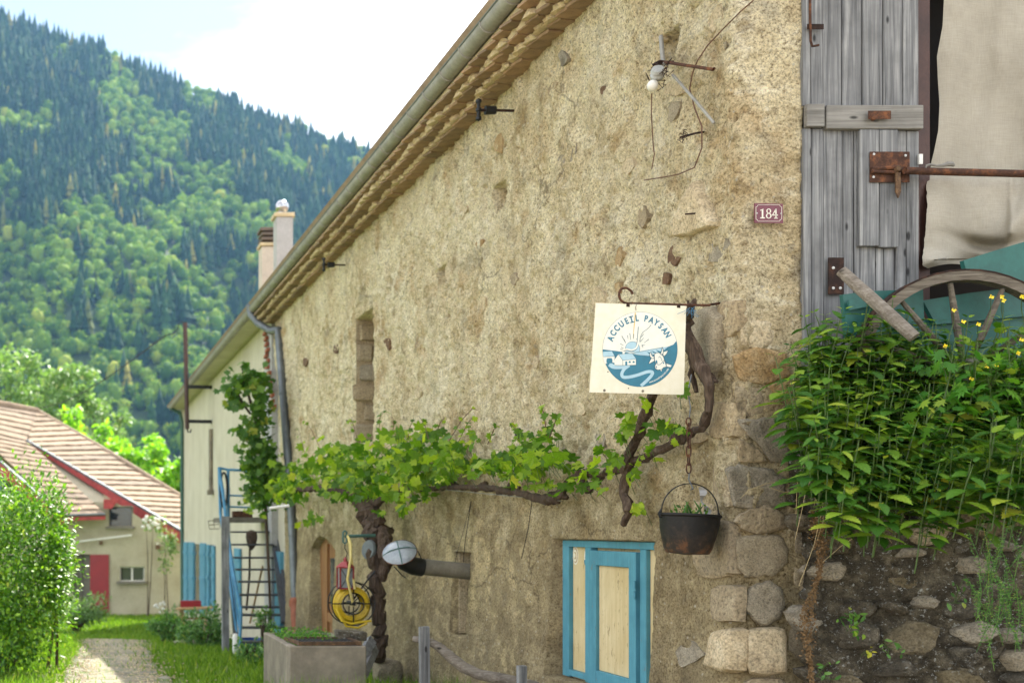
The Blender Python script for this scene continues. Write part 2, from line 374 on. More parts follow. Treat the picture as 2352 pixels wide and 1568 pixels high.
M['pot'] = g.bsdf(g.ramp(g.math('ADD', g.math('ADD', n, .13), g.math('MULTIPLY', z, -1.7)), [(.40, (.012, .011, .010)), (.56, (.035, .025, .018)), (.70, (.12, .055, .025))]), .6, .2, g.bump(f_, .5, .003), .35)
M['iron'] = m_basic('black_iron', (.018, .018, .018), .5, .4, .3, 30, .4)
M['screw'] = m_basic('zinc_screw', (.45, .45, .43), .45, .6, .2, 60)
M['zinc'] = m_basic('weathered_zinc', (.30, .29, .265), .62, .15, .2, 5, .15)
M['zinc_dark'] = m_basic('old_zinc_pipe', (.14, .155, .16), .5, .5, .25, 5, .15)
M['terra'] = m_basic('terracotta_tile', (.27, .185, .115), .9, 0, .3, 14, .6, .008, None, .25)
M['mortar'] = m_basic('tan_mortar', (.62, .50, .31), .93, 0, .25, 16, 1.0, .02)
M['rooftile'] = m_basic('old_roof_tile', (.275, .215, .16), .9, 0, .22, 5, .4, .004, .2, .16)
M['castiron'] = m_basic('red_oxide_pipe', (.30, .09, .045), .6, 0, .25, 12)
g = G('blue_paint'); n = g.noise(6, 5, .6); n2 = g.noise(1, 5, .6, vec=g.vmap(scale=(50, 50, 2.5))); ch = g.ramp(g.noise(26, 6, .75, vec=g.vmap(scale=(1, 1, .45))), [(.63, 0.), (.66, .9)])
c = g.ramp(n, [(.3, (.055, .20, .27)), (.7, (.09, .29, .375))]); c = g.mix(.3, c, n2, 'OVERLAY'); c = g.mix(ch, c, (.17, .165, .15))
M['blue'] = g.bsdf(c, .55, 0, g.bump(g.math('SUBTRACT', n2, ch), .35, .003), .35)
M['blue_far'] = m_basic('bright_blue_paint', (.075, .25, .36), .55, 0, .2, 6, .2)
M['stair_blue'] = m_basic('stair_blue_paint', (.05, .21, .36), .45, 0, .25, 9, .2)
M['stair_dark'] = m_basic('dark_grey_paint', (.06, .065, .075), .5, .1, .3, 7, .2)
g = G('cream_board'); n = g.noise(3, 5, .6); n2 = g.noise(1, 5, .6, vec=g.vmap(scale=(30, 30, 2)))
c = g.ramp(n, [(.3, (.52, .41, .21)), (.7, (.64, .54, .33))]); sp = g.ramp(g.noise(16, 4, .7, vec=g.vmap(scale=(1, 2.2, .8))), [(.60, 0.), (.68, .75)])
c = g.mix(g.ramp(n2, [(.42, .28), (.55, 0.)]), c, (.40, .29, .13)); c = g.mix(sp, c, (.20, .14, .065)); x, y, z = g.xyz()
M['board'] = g.bsdf(c, .6, 0, g.bump(n2, .15, .004), .3)
M['concrete'] = m_basic('trough_concrete', (.215, .185, .14), .9, 0, .35, 3.5, .5, .01)
M['metal_grille'] = m_rust('rusty_grille', (.10, .06, .035), (.24, .14, .07))
M['hose'] = m_basic('yellow_hose', (.62, .43, .02), .4, 0, .15, 8, .05)
M['hose_pale'] = m_basic('pale_yellow_hose', (.58, .47, .16), .45, 0, .12, 8, .05)
M['red'] = m_basic('red_paint', (.24, .02, .02), .5, 0, .25, 8, .2)
M['red_door'] = m_basic('red_door_paint', (.26, .012, .018), .5, 0, .12, 4, .1)
M['red_fascia'] = m_basic('weathered_red_fascia', (.36, .045, .04), .6, 0, .3, 5, .2)
M['enamel'] = m_basic('enamelled_steel', (.25, .28, .30), .28, .1, .25, 12, .1)
M['fibre'] = m_basic('grey_fibre_cement', (.17, .155, .12), .8, 0, .25, 10, .4)
M['green_iron'] = m_basic('green_painted_iron', (.05, .12, .10), .5, .1, .25, 20)
M['teal'] = m_basic('teal_green_paint', (.012, .10, .085), .55, 0, .22, 6, .2)
M['steel_bright'] = m_basic('chrome', (.42, .42, .43), .16, 1.0, .05, 5, .0)
M['chimney_pink'] = m_basic('chimney_render', (.50, .44, .37), .9, 0, .1, 4, .3)
M['chimney_grey'] = m_basic('chimney_block', (.38, .375, .37), .9, 0, .1, 4, .3)
M['chimney_cap'] = m_basic('chimney_louvre', (.13, .10, .08), .9, 0, .2, 8, .3)
M['dark'] = m_basic('dark_interior', (.012, .009, .007), .9, 0, .2, 4)
M['sign'] = m_basic('cream_sign_plate', (.76, .71, .55), .45, 0, .04, 4, .05, .002)
M['sign_white'] = m_basic('sign_white', (.75, .74, .65), .45, 0, .02, 4, 0.02)
M['sign_teal'] = m_basic('sign_teal', (.012, .155, .235), .45, 0, .06, 4, 0.02)
M['sign_light'] = m_basic('sign_light_blue', (.36, .54, .62), .45, 0, .04, 4, 0.02)
M['sign_line'] = m_basic('sign_outline', (.02, .10, .14), .45, 0, .04, 4, 0.02)
M['sign_stain'] = m_basic('sign_rust_stain', (.62, .42, .12), .5, 0, .2, 20, 0.02)
M['plate'] = m_basic('enamel_burgundy', (.13, .016, .035), .3, 0, .08, 8, .03)
M['plate_white'] = m_basic('enamel_white', (.72, .68, .58), .35, 0, .03, 8, .02)
M['glass_dark'] = m_basic('window_glass', (.03, .035, .04), .08, 0, .2, 2, 0.0, spec=.8)
M['white'] = m_basic('white_paint', (.72, .71, .66), .55, 0, .08, 5, .1)
M['porcelain'] = m_basic('white_porcelain', (.36, .37, .36), .25, 0, .15, 20, .05)
M['wood_orange'] = m_wood('varnished_door_wood', (.16, .07, .025), (.30, .15, .06), (.40, .22, .10), 'Z', .6, .2, False)
M['wood_table'] = m_basic('pale_table_wood', (.42, .27, .12), .6, 0, .2, 12)
M['blue_tub'] = m_basic('blue_plastic', (.015, .07, .28), .4, 0, .15, 6, .05)
M['stone_block'] = m_stone('foot_stone', [(.16, .13, .085), (.28, .235, .16), (.4, .35, .25), (.25, .22, .17)], 8)
M['vine_leaf'] = m_leaf('vine_leaf', (.045, .12, .008), (.13, .245, .014), (.34, .44, .035), .5, .45, .3)
M['vine_leaf_dark'] = m_leaf('climber_leaf', (.035, .095, .012), (.07, .16, .018), (.15, .26, .03), .5, .35, .3)
M['nettle'] = m_leaf('nettle_leaf', (.022, .085, .008), (.07, .175, .014), (.22, .33, .028), .55, .3, .3)
M['celandine'] = m_leaf('celandine_leaf', (.035, .13, .014), (.07, .21, .02), (.14, .30, .03), .55, .35, .3)
M['yellow_leaf'] = m_leaf('yellow_leaf', (.45, .42, .04), (.55, .48, .05), (.40, .45, .05), .5, .4)
M['petal'] = m_basic('yellow_petal', (.80, .62, .01), .5, 0, .1, 10, .05)
M['shrub'] = m_leaf('glossy_shrub_leaf', (.03, .10, .006), (.10, .25, .012), (.26, .44, .022), .45, .28)
M['bright_tree'] = m_leaf('bright_tree_leaf', (.13, .28, .015), (.20, .40, .02), (.32, .52, .04), .5, .45)
M['pale_tree'] = m_leaf('pale_tree_leaf', (.11, .20, .06), (.17, .28, .085), (.27, .38, .16), .5, .3)
M['herb'] = m_leaf('garden_herb_leaf', (.04, .12, .02), (.08, .2, .035), (.16, .30, .06), .5, .3)
M['grass'] = m_leaf('grass_blade', (.07, .15, .012), (.13, .23, .018), (.22, .33, .04), .6, .35, .2)
M['dry'] = m_basic('dry_stalk', (.42, .33, .17), .8, 0, .25, 20)
M['dry_moss'] = m_basic('dry_brown_growth', (.19, .115, .05), .95, 0, .4, 40)
M['conifer'] = m_leaf('conifer_needles', (.006, .026, .014), (.012, .042, .018), (.028, .07, .022), .9, .05, .1)
M['broadleaf'] = m_leaf('hill_broadleaf', (.035, .095, .014), (.10, .195, .02), (.24, .33, .04), .8, .3, .1)
# fabric
g = G('linen_sheet'); w1 = g.noise(1, 3, .6, vec=g.vmap(scale=(260, 260, 14))); w2 = g.noise(1, 3, .6, vec=g.vmap(scale=(14, 14, 260))); n = g.noise(2.2, 5, .6)
c = g.ramp(n, [(.3, (.30, .275, .225)), (.7, (.42, .39, .325))]); c = g.mix(.35, c, g.mix(.5, w1, w2), 'OVERLAY')
c = g.mix(g.ramp(g.noise(1.3, 5, .6, vec=g.vmap(loc=(4, 4, 4))), [(.58, 0.), (.72, .35)]), c, (.24, .21, .16))
M['fabric'] = g.bsdf(c, .95, 0, g.bump(g.math('ADD', w1, w2), .35, .003), .15)
# ground
g = G('ground_soil_grass'); n = g.noise(1.3, 6, .6); f_ = g.noise(25, 4, .7)
c = g.ramp(n, [(.32, (.08, .11, .02)), (.5, (.11, .16, .025)), (.68, (.15, .20, .035))]); c = g.mix(g.ramp(f_, [(.55, 0.), (.7, .6)]), c, (.14, .11, .06)); x, y, z = g.xyz(); c = g.mix(g.mapr(g.math('ADD', y, g.math('MULTIPLY', n, 2.0)), 10.3, 9.3), c, (.30, .25, .17))
M['ground'] = g.bsdf(c, .95, 0, g.bump(f_, .6, .03))
g = G('gravel'); v_ = g.voro(60); n = g.noise(2.5, 6, .65); f_ = g.noise(45, 4, .7)
c = g.ramp(n, [(.35, (.23, .20, .15)), (.65, (.36, .33, .26))]); c = g.mix(1., c, g.ramp(f_, [(.3, .6), (.5, .95), (.7, 1.3)]), 'MULTIPLY')
c = g.mix(g.ramp(g.noise(5, 6, .7, vec=g.vmap(loc=(5, 5, 5))), [(.52, 0.), (.60, .85)]), c, (.11, .17, .03))
M['gravel'] = g.bsdf(c, .95, 0, g.bump(g.math('SUBTRACT', f_, v_), .8, .02))
M['bank'] = m_stone('bank_soil', [(.02, .016, .01), (.05, .04, .025), (.09, .07, .045), (.04, .05, .02)], 12, .8)
M['hill'] = m_basic('forest_floor', (.03, .055, .018), .95, 0, .3, .05, .1)

exec_order = []
# ================================================================== SETTING
GP = [(-30, -1.3), (5, -1.35), (10, -1.46), (12, -1.56), (20, -2.12), (28, -2.72), (38, -2.96), (60, -3.1), (110, -2.0), (330, 8.0), (900, 8.0)]
def gz(Y): return float(np.interp(Y, [a for a, b in GP], [b for a, b in GP]))
def gza(Y): return np.interp(Y, [a for a, b in GP], [b for a, b in GP])
def ground_sheet():
    xs = np.unique(np.concatenate([np.linspace(-900, -40, 14), np.linspace(-40, -6, 18), np.linspace(-6, 6, 90), np.linspace(6, 60, 20), np.linspace(60, 1500, 16)]))
    ys = np.unique(np.concatenate([np.linspace(-30, 4, 8), np.linspace(4, 45, 240), np.linspace(45, 130, 30), np.linspace(130, 800, 20)]))
    X, Y = np.meshgrid(xs, ys); Z = gza(Y) + fbm(X * .7, Y * .7, 0, 4, 3) * .10 + fbm(X * 4 + Y * 2.9, Y * 4 - X * 2.9, 0, 3, 9) * .014
    n, m = X.shape; V = np.stack([X.ravel(), Y.ravel(), Z.ravel()], 1); i = np.arange(n * m).reshape(n, m)
    Q = np.stack([i[:-1, :-1], i[:-1, 1:], i[1:, 1:], i[1:, :-1]], -1).reshape(-1, 4)
    o = link_mesh('ground', np_mesh('ground', V, Q, True), M['ground']); tag(o, kind='structure')
ground_sheet()
PATH = [(8, .35, .62), (10, .40, .58), (12, .46, .56), (15, .55, .54), (18, .68, .56), (21, .82, .62), (24, .9, .72), (27, .8, .85), (30, .4, .7)]
def path_at(Y): a = [p[0] for p in PATH]; return np.interp(Y, a, [p[1] for p in PATH]), np.interp(Y, a, [p[2] for p in PATH])
def gnd(X, Y):
    X = np.asarray(X); Y = np.asarray(Y); return gza(Y) + fbm(X * .7, Y * .7, 0, 4, 3) * .10 + fbm(X * 4 + Y * 2.9, Y * 4 - X * 2.9, 0, 3, 9) * .014
def gravel():
    ys = np.linspace(8, 24, 260); us = np.linspace(-1, 1, 26); U, Y = np.meshgrid(us, ys); c, w = path_at(Y)
    edge = 1 + .35 * fbm(Y * 1.3, U * .3 + np.sign(U) * 5, 0, 3, 21)
    X = c + U * w * edge; Z = gnd(X, Y) + .035 + .02 * (1 - U * U) - .08 * (np.abs(U) > .95)
    n, m = X.shape; V = np.stack([X.ravel(), Y.ravel(), Z.ravel()], 1); i = np.arange(n * m).reshape(n, m)
    Q = np.stack([i[:-1, :-1], i[:-1, 1:], i[1:, 1:], i[1:, :-1]], -1).reshape(-1, 4)
    o = link_mesh('gravel_path', np_mesh('gravel_path', V, Q, True), M['gravel']); tag(o, kind='structure')
    N = 5000; Y = rng.uniform(8.5, 24, N); c, w = path_at(Y); X = c + rng.normal(0, .5, N) * w; Z = gnd(X, Y) + .05
    s = rng.uniform(.006, .02, N)[:, None, None]
    oc = np.array([(1, 0, 0), (0, 1, 0), (-1, 0, 0), (0, -1, 0), (0, 0, .6), (0, 0, -.6)], float)
    fc = np.array([(0, 1, 4), (1, 2, 4), (2, 3, 4), (3, 0, 4), (1, 0, 5), (2, 1, 5), (3, 2, 5), (0, 3, 5)])
    Vp = np.stack([X, Y, Z], 1)[:, None] + oc[None] * s * rng.uniform(.7, 1.3, (N, 6, 1)); Fp = fc[None] + (np.arange(N) * 6)[:, None, None]
    o = link_mesh('pebbles', np_mesh('pebbles', Vp.reshape(-1, 3), Fp.reshape(-1, 3)), M['quoin_pale']); tag(o, 'loose pale pebbles scattered over the gravel path', 'gravel', kind='stuff')
gravel()
def grass():
    N = 46000; Y = 9 + 29 * rng.random(N) ** 1.25; X = rng.uniform(-2.6, 3.4, N)
    c, w = path_at(np.clip(Y, 8, 24)); d = np.abs(X - c) / w; e = fbm(X * 2.2, Y * 2.2, 0, 3, 5)
    keep = (d > 1.0 + e * 1.2) | (rng.random(N) < .12) | (Y > 24); X, Y = X[keep], Y[keep]; N = len(X)
    Z = gnd(X, Y) - .005; h = rng.uniform(.035, .12, N) * (1 + .8 * (fbm(X, Y, 0, 2, 8) + .2)); a = rng.uniform(0, 6.28, N); wd = .005 + .0006 * Y
    dx, dy = np.cos(a) * wd, np.sin(a) * wd; lx, ly = rng.normal(0, .4, N) * h, rng.normal(0, .4, N) * h
    A = np.stack([X - dx, Y - dy, Z], 1); B = np.stack([X + dx, Y + dy, Z], 1)
    T = np.stack([X + lx, Y + ly, Z + h], 1)
    V = np.stack([A, B, T], 1).reshape(-1, 3); Fc = np.arange(N * 3).reshape(-1, 3)
    o = link_mesh('grass', np_mesh('grass', V, Fc), M['grass']); tag(o, 'short green grass growing along both sides of the gravel path', 'grass', kind='stuff')
grass()

# ------------------------------------------------------------------ wooded mountain
RX = [-3200, -1500, -600, 0, 80, 150, 300, 450, 600, 720, 850, 1000, 1300, 1700, 2600, 4000]
RY = [-100, -420, -200, 42, 66, 92, 160, 212, 272, 302, 342, 400, 480, 560, 640, 700]
RY = [RY[i] + 14 for i in range(len(RY))]
Y0, Y1 = 330.0, 720.0
def hill_pt(u, t):
    u = np.asarray(u, float); t = np.asarray(t, float)
    tt = np.clip(t, 0, 1); Y = Y0 + (Y1 - Y0) * t + 40 * fbm(u / 260., t * 2, 0, 3, 31)
    zr = (CY - np.interp(u, RX, RY)) * Y1 / F; z0 = 8.0 - 3
    Z = z0 + (zr - z0) * (tt ** 1.06) + 34 * fbm(u / 180., t * 3.1, 0, 4, 37) * np.sin(np.pi * np.clip(tt, 0, 1)) - np.clip(t - 1, 0, 9) * 500
    X = (u - CX) * (Y0 + (Y1 - Y0) * t) / F
    return X, Y, Z
def mountain():
    us = np.concatenate([np.linspace(-3200, -300, 40), np.linspace(-280, 1050, 110), np.linspace(1080, 4000, 40)]); ts = np.concatenate([np.linspace(-.05, 1, 60), [1.1, 1.3]])
    U, T = np.meshgrid(us, ts); X, Y, Z = hill_pt(U, T); n, m = X.shape
    V = np.stack([X.ravel(), Y.ravel(), Z.ravel()], 1); i = np.arange(n * m).reshape(n, m)
    Q = np.stack([i[:-1, :-1], i[:-1, 1:], i[1:, 1:], i[1:, :-1]], -1).reshape(-1, 4)
    o = link_mesh('mountain', np_mesh('mountain', V, Q, True), M['hill']); tag(o, kind='structure')
    # trees in jittered rows
    pts = []
    for t in np.arange(.0, 1.012, .0125):
        Yt = Y0 + (Y1 - Y0) * t; du = 3.0 * F / Yt
        u = np.arange(-260, 1060, du); u = u + rng.uniform(-.5, .5, len(u)) * du; tt = t + rng.uniform(-.006, .006, len(u))
        pts.append(np.stack([u, tt], 1))
    pts = np.concatenate(pts); u, t = pts[:, 0], pts[:, 1]; X, Y, Z = hill_pt(u, np.clip(t, 0, 1))
    iy = CY - Z * F / Y
    cl = fbm(u / 95., iy / 75., 0, 4, 51) + .10 * np.clip((iy - 520) / 400, -.3, 1) - .10 * np.clip((180 - (iy - np.interp(u, RX, RY))) / 180, 0, 1) * (u < 700) + .05
    isb = cl > .035
    vis = iy < 1050
    # conifers
    cx, cy, cz = X[~isb & vis], Y[~isb & vis], Z[~isb & vis]; N = len(cx)
    H = rng.uniform(8.5, 15, N); Rr = H * rng.uniform(.17, .25, N)
    V = []; Fc = []; ns = 7; tiers = [(0.05, .42, 1.0), (.25, .62, .82), (.46, .82, .6), (.66, 1.0, .36)]
    ang = np.arange(ns) * 2 * np.pi / ns
    off = 0
    for a, b, rr in tiers:
        ph = rng.uniform(0, 6.28, N)[:, None]
        rad = Rr[:, None] * rr * rng.uniform(.7, 1.25, (N, ns))
        ring = np.stack([cx[:, None] + np.cos(ang + ph) * rad, cy[:, None] + np.sin(ang + ph) * rad, cz[:, None] + (H * a)[:, None] - rng.uniform(0, .05, (N, ns)) * H[:, None]], -1)
        tip = np.stack([cx, cy, cz + H * b], -1)[:, None]
        V.append(np.concatenate([ring, tip], 1))
    V = np.concatenate(V, 1); tri = []
    for k in range(4):
        for j in range(ns): tri.append((k * 8 + j, k * 8 + (j + 1) % ns, k * 8 + 7))
    # weld tiers with a centre trunk line so each tree is one island
    tri += [(7, 15, 0), (15, 23, 8), (23, 31, 16)]
    tri = np.array(tri); Fc = tri[None] + (np.arange(N) * 32)[:, None, None]
    o = link_mesh('conifer_forest', np_mesh('conifer_forest', V.reshape(-1, 3), Fc.reshape(-1, 3)), M['conifer']); tag(o, 'dark conifers covering the mountainside as one wood', 'forest', kind='stuff')
    # broadleaved crowns: lumpy core and leaf clumps
    bx, by, bz = X[isb & vis], Y[isb & vis], Z[isb & vis]; pick = rng.random(len(bx)) < .66; bx, by, bz = bx[pick], by[pick], bz[pick]; N = len(bx)
    bm = bmesh.new(); bmesh.ops.create_icosphere(bm, subdivisions=2, radius=1); ic = np.array([v.co[:] for v in bm.verts]); it = np.array([[v.index for v in f.verts] for f in bm.faces]); bm.free()
    S = rng.uniform(1.7, 3.5, N); Hh = S * rng.uniform(.95, 1.5, N)
    sd_ = rng.uniform(0, 99, N)
    nn = fbm(ic[None, :, 0] * 1.5 + sd_[:, None], ic[None, :, 1] * 1.5, ic[None, :, 2] * 1.5, 3, 61)
    V = np.stack([bx, by, bz + Hh * .95], 1)[:, None] + ic[None] * np.stack([S, S, Hh], 1)[:, None] * (.80 + .75 * nn)[..., None]
    Fc = it[None] + (np.arange(N) * len(ic))[:, None, None]
    o = link_mesh('broadleaf_forest', np_mesh('broadleaf_forest', V.reshape(-1, 3), Fc.reshape(-1, 3)), M['broadleaf']); tag(o, 'bright green broadleaved trees mixed through the mountainside wood', 'forest', kind='stuff')
    K = 110; d = rng.normal(size=(N, K, 3)); d /= np.linalg.norm(d, axis=2, keepdims=True); d[..., 2] = np.abs(d[..., 2]) * .9 - .1
    nb = fbm(d[..., 0] * 1.5 + sd_[:, None], d[..., 1] * 1.5, d[..., 2] * 1.5, 3, 61)
    c = np.stack([bx, by, bz + Hh * .95], 1)[:, None] + d * np.stack([S, S, Hh], 1)[:, None] * (1.0 + .75 * nb + rng.normal(0, .10, (N, K)))[..., None]
    t1 = rng.normal(size=(N, K, 3)) * .33; t2 = rng.normal(size=(N, K, 3)) * .33
    V = np.stack([c - t1, c + t2, c + t1], 2).reshape(-1, 3)
    o = link_mesh('broadleaf_foliage', np_mesh('broadleaf_foliage', V, np.arange(len(V)).reshape(-1, 3)), M['broadleaf']); tag(o, 'outer leaf sprays of the broadleaved mountainside trees', 'foliage', kind='stuff')
mountain()

# ------------------------------------------------------------------ leaf makers
def leaf_mesh(kind, name):
    V = []; Fc = []
    if kind == 'vine':
        rad = [(0, 1.0), (14, .80), (24, .62), (34, .78), (48, .95), (60, .78), (76, .58), (92, .70), (106, .80), (122, .66), (146, .50), (168, .34)]
        out = [(a, r) for a, r in rad] + [(-a, r) for a, r in rad[1:]][::-1]
        V.append((0, 0, 0)); 
        for a, r in out:
            x = .52 * r * math.cos(R(a)); y = .52 * r * math.sin(R(a)); V.append((x + .16, y, -.25 * (x * x + y * y) * 1.5 + .16 * abs(y)))
        V[0] = (.05, 0, -.03); n = len(out)
        Fc = [(0, i + 1, (i + 1) % n + 1) for i in range(n)]
    elif kind == 'nettle':
        n = 7; mid = [(i / n, 0, -.28 * (i / n) ** 2) for i in range(n + 1)]; V += mid
        for sg in (1, -1):
            b = len(V)
            for i in range(n):
                t0 = i / n; t1 = (i + .75) / n
                w = lambda t: .34 * math.sin(math.pi * min(1, t * .93 + .09)) ** .8 * (1 - .35 * t)
                V.append((t0, sg * w(t0) * .74, .10 * w(t0) - .28 * t0 ** 2)); V.append((t1 + .02, sg * w(t1) * 1.12, .13 * w(t1) - .28 * t1 ** 2))
            for i in range(n):
                a = b + 2 * i; nx = b + 2 * i + 2 if i < n - 1 else None
                q = [(i, a, a + 1), (i, a + 1, i + 1)]
                if nx: q.append((i + 1, a + 1, nx))
                Fc += [t if sg > 0 else t[::-1] for t in q]
    elif kind == 'oval':
        V = [(0, 0, 0), (.35, .22, .04), (.7, .2, -.02), (1, 0, -.14), (.7, -.2, -.02), (.35, -.22, .04), (.5, 0, -.04)]
        Fc = [(0, 6, 1), (1, 6, 2), (2, 6, 3), (3, 6, 4), (4, 6, 5), (5, 6, 0)]
    elif kind == 'diamond':
        V = [(0, 0, 0), (.5, .3, .03), (1, 0, -.1), (.5, -.3, .03)]; Fc = [(0, 3, 1), (1, 3, 2)]
    elif kind == 'celandine':
        V = [(0, 0, 0)]
        for i, (a, r) in enumerate([(150, .35), (120, .2), (95, .5), (75, .25), (55, .65), (35, .35), (18, .8), (8, .6), (0, 1), (-8, .6), (-18, .8), (-35, .35), (-55, .65), (-75, .25), (-95, .5), (-120, .2), (-150, .35)]):
            V.append((.3 + .7 * r * math.cos(R(a)), .8 * r * math.sin(R(a)), -.12 * r * r))
        V[0] = (.3, 0, 0); V.append((0, 0, 0)); n = 17; Fc = [(0, i + 2, i + 1) for i in range(n - 1)] + [(0, 1, 18), (0, 18, 17)]
    me = bpy.data.meshes.new(name); me.from_pydata(V, [], Fc); me.update(); return me
def mesh_np(me):
    V = np.array([v.co[:] for v in me.vertices]); T = []
    for p in me.polygons:
        q = list(p.vertices); T += [(q[0], q[i], q[i + 1]) for i in range(1, len(q) - 1)]
    return V, np.array(T)
def frames(dirs, nrms):
    d = dirs / np.linalg.norm(dirs, axis=1, keepdims=True); y = np.cross(nrms, d); y /= np.linalg.norm(y, axis=1, keepdims=True) + 1e-9; z = np.cross(d, y)
    return np.stack([d, y, z], 2)
def scatter(name, me, pos, dirs, nrms, size, material, parent=None, label=None, cat=None):
    V, T = mesh_np(me); Fm = frames(dirs, nrms); N = len(pos)
    if np.ndim(size) == 0: size = np.full(N, size)
    W = np.einsum('nij,vj->nvi', Fm, V) * size[:, None, None] + pos[:, None]
    if parent is not None: W = W - np.array(BASE[parent.name])
    Fc = T[None] + (np.arange(N) * len(V))[:, None, None]
    o = link_mesh(name, np_mesh(name, W.reshape(-1, 3), Fc.reshape(-1, 3)), material, parent); o['kind'] = 'stuff'
    if label: o['label'] = label
    if cat: o['category'] = cat
    return o
def rand_dirs(n, bias=(0, 0, 0), spread=1.0):
    d = rng.normal(size=(n, 3)) * spread + np.array(bias); return d
L_vine = leaf_mesh('vine', 'vine_leaf'); L_net = leaf_mesh('nettle', 'nettle_leaf'); L_oval = leaf_mesh('oval', 'oval_leaf'); L_dia = leaf_mesh('diamond', 'small_leaf'); L_cel = leaf_mesh('celandine', 'celandine_leaf')
L_vine.materials.append(M['vine_leaf']); L_net.materials.append(M['nettle']); L_cel.materials.append(M['celandine'])

# ------------------------------------------------------------------ trees between the houses and the mountain
def tree(name, label, base, H, crown_r, mat_leaf, leaf, n, clumps, group=None, trunk_r=.16, crown_c=.62, low=.25):
    base = Vector(base); t = thing(name, label, 'tree', base, group)
    mb = MB(); top = base + Vector((rng.normal() * .2, rng.normal() * .2, H * .8))
    mb.tube([base, base.lerp(top, .3) + Vector((.08, 0, 0)), base.lerp(top, .65), top], [trunk_r, trunk_r * .75, trunk_r * .45, trunk_r * .12], 8)
    cc = []
    for k in range(clumps):
        a = rng.uniform(0, 6.28); zz = rng.uniform(low, 1.0); rr = crown_r * (1 - ((zz - crown_c) / .62) ** 2 * .75) * rng.uniform(.35, 1.0)
        p = base + Vector((math.cos(a) * rr, math.sin(a) * rr, H * zz)); cc.append(p)
        s = base.lerp(top, max(.2, min(.95, zz - .15))); mb.tube([s, s.lerp(p, .5) + Vector((0, 0, .1)), p], [trunk_r * .3, trunk_r * .18, .01], 5)
    part('trunk', mb, M['bark'], t, True)
    cc = np.array([c[:] for c in cc]); k = rng.integers(0, clumps, n); cr = crown_r * rng.uniform(.16, .34, clumps)
    d = rng.normal(size=(n, 3)); d /= np.linalg.norm(d, axis=1, keepdims=True); rad = rng.random(n) ** .45
    pos = cc[k] + d * (cr[k] * rad)[:, None] * np.array([1.15, 1.15, .8])
    scatter('crown', L_dia if leaf < .3 else L_oval, pos, rand_dirs(n, (0, 0, -.5)), rand_dirs(n, (0, 0, 1.2), .7), leaf * rng.uniform(.6, 1.3, n), mat_leaf, t)
def tb(px, Y): return ((px - CX) * Y / F, Y, gz(Y) - .1)
def top_h(py, Y): return (CY - py) * Y / F - gz(Y)
tree('willow_tree', 'pale grey green leafy tree rising behind the tiled roof at the left edge', tb(25, 66), top_h(815, 66), 3.6, M['pale_tree'], .34, 7000, 60, crown_c=.6)
tree('willow_tree', 'pale green tree just right of the tallest pale tree at the left edge', tb(150, 64), top_h(850, 64), 2.6, M['pale_tree'], .32, 5000, 44)
tree('willow_tree', 'lower pale green crown between the pale trees and the yellow green trees', tb(235, 66), top_h(915, 66), 1.7, M['pale_tree'], .30, 2600, 26)
for px, py, Y, r_, lab in [(200, 925, 55, 1.8, 'bright yellow green tree just right of the roof ridge'), (262, 985, 56, 1.6, 'bright yellow green tree over the middle of the roof slope'),
                           (330, 1005, 54, 1.5, 'bright yellow green tree above the lower end of the roof slope'), (405, 1020, 55, 1.6, 'bright yellow green tree partly hidden by the far house gutter pipe')]:
    tree('walnut_tree', lab, tb(px, Y), top_h(py, Y), r_, M['bright_tree'], .36, 3000, 34, 'yellow green trees behind the tiled house', low=.2)
tree('walnut_tree', 'yellow green tree seen low behind the tiled roof at the left', tb(110, 54), top_h(985, 54), 1.9, M['bright_tree'], .34, 2400, 28, 'yellow green trees behind the tiled house')

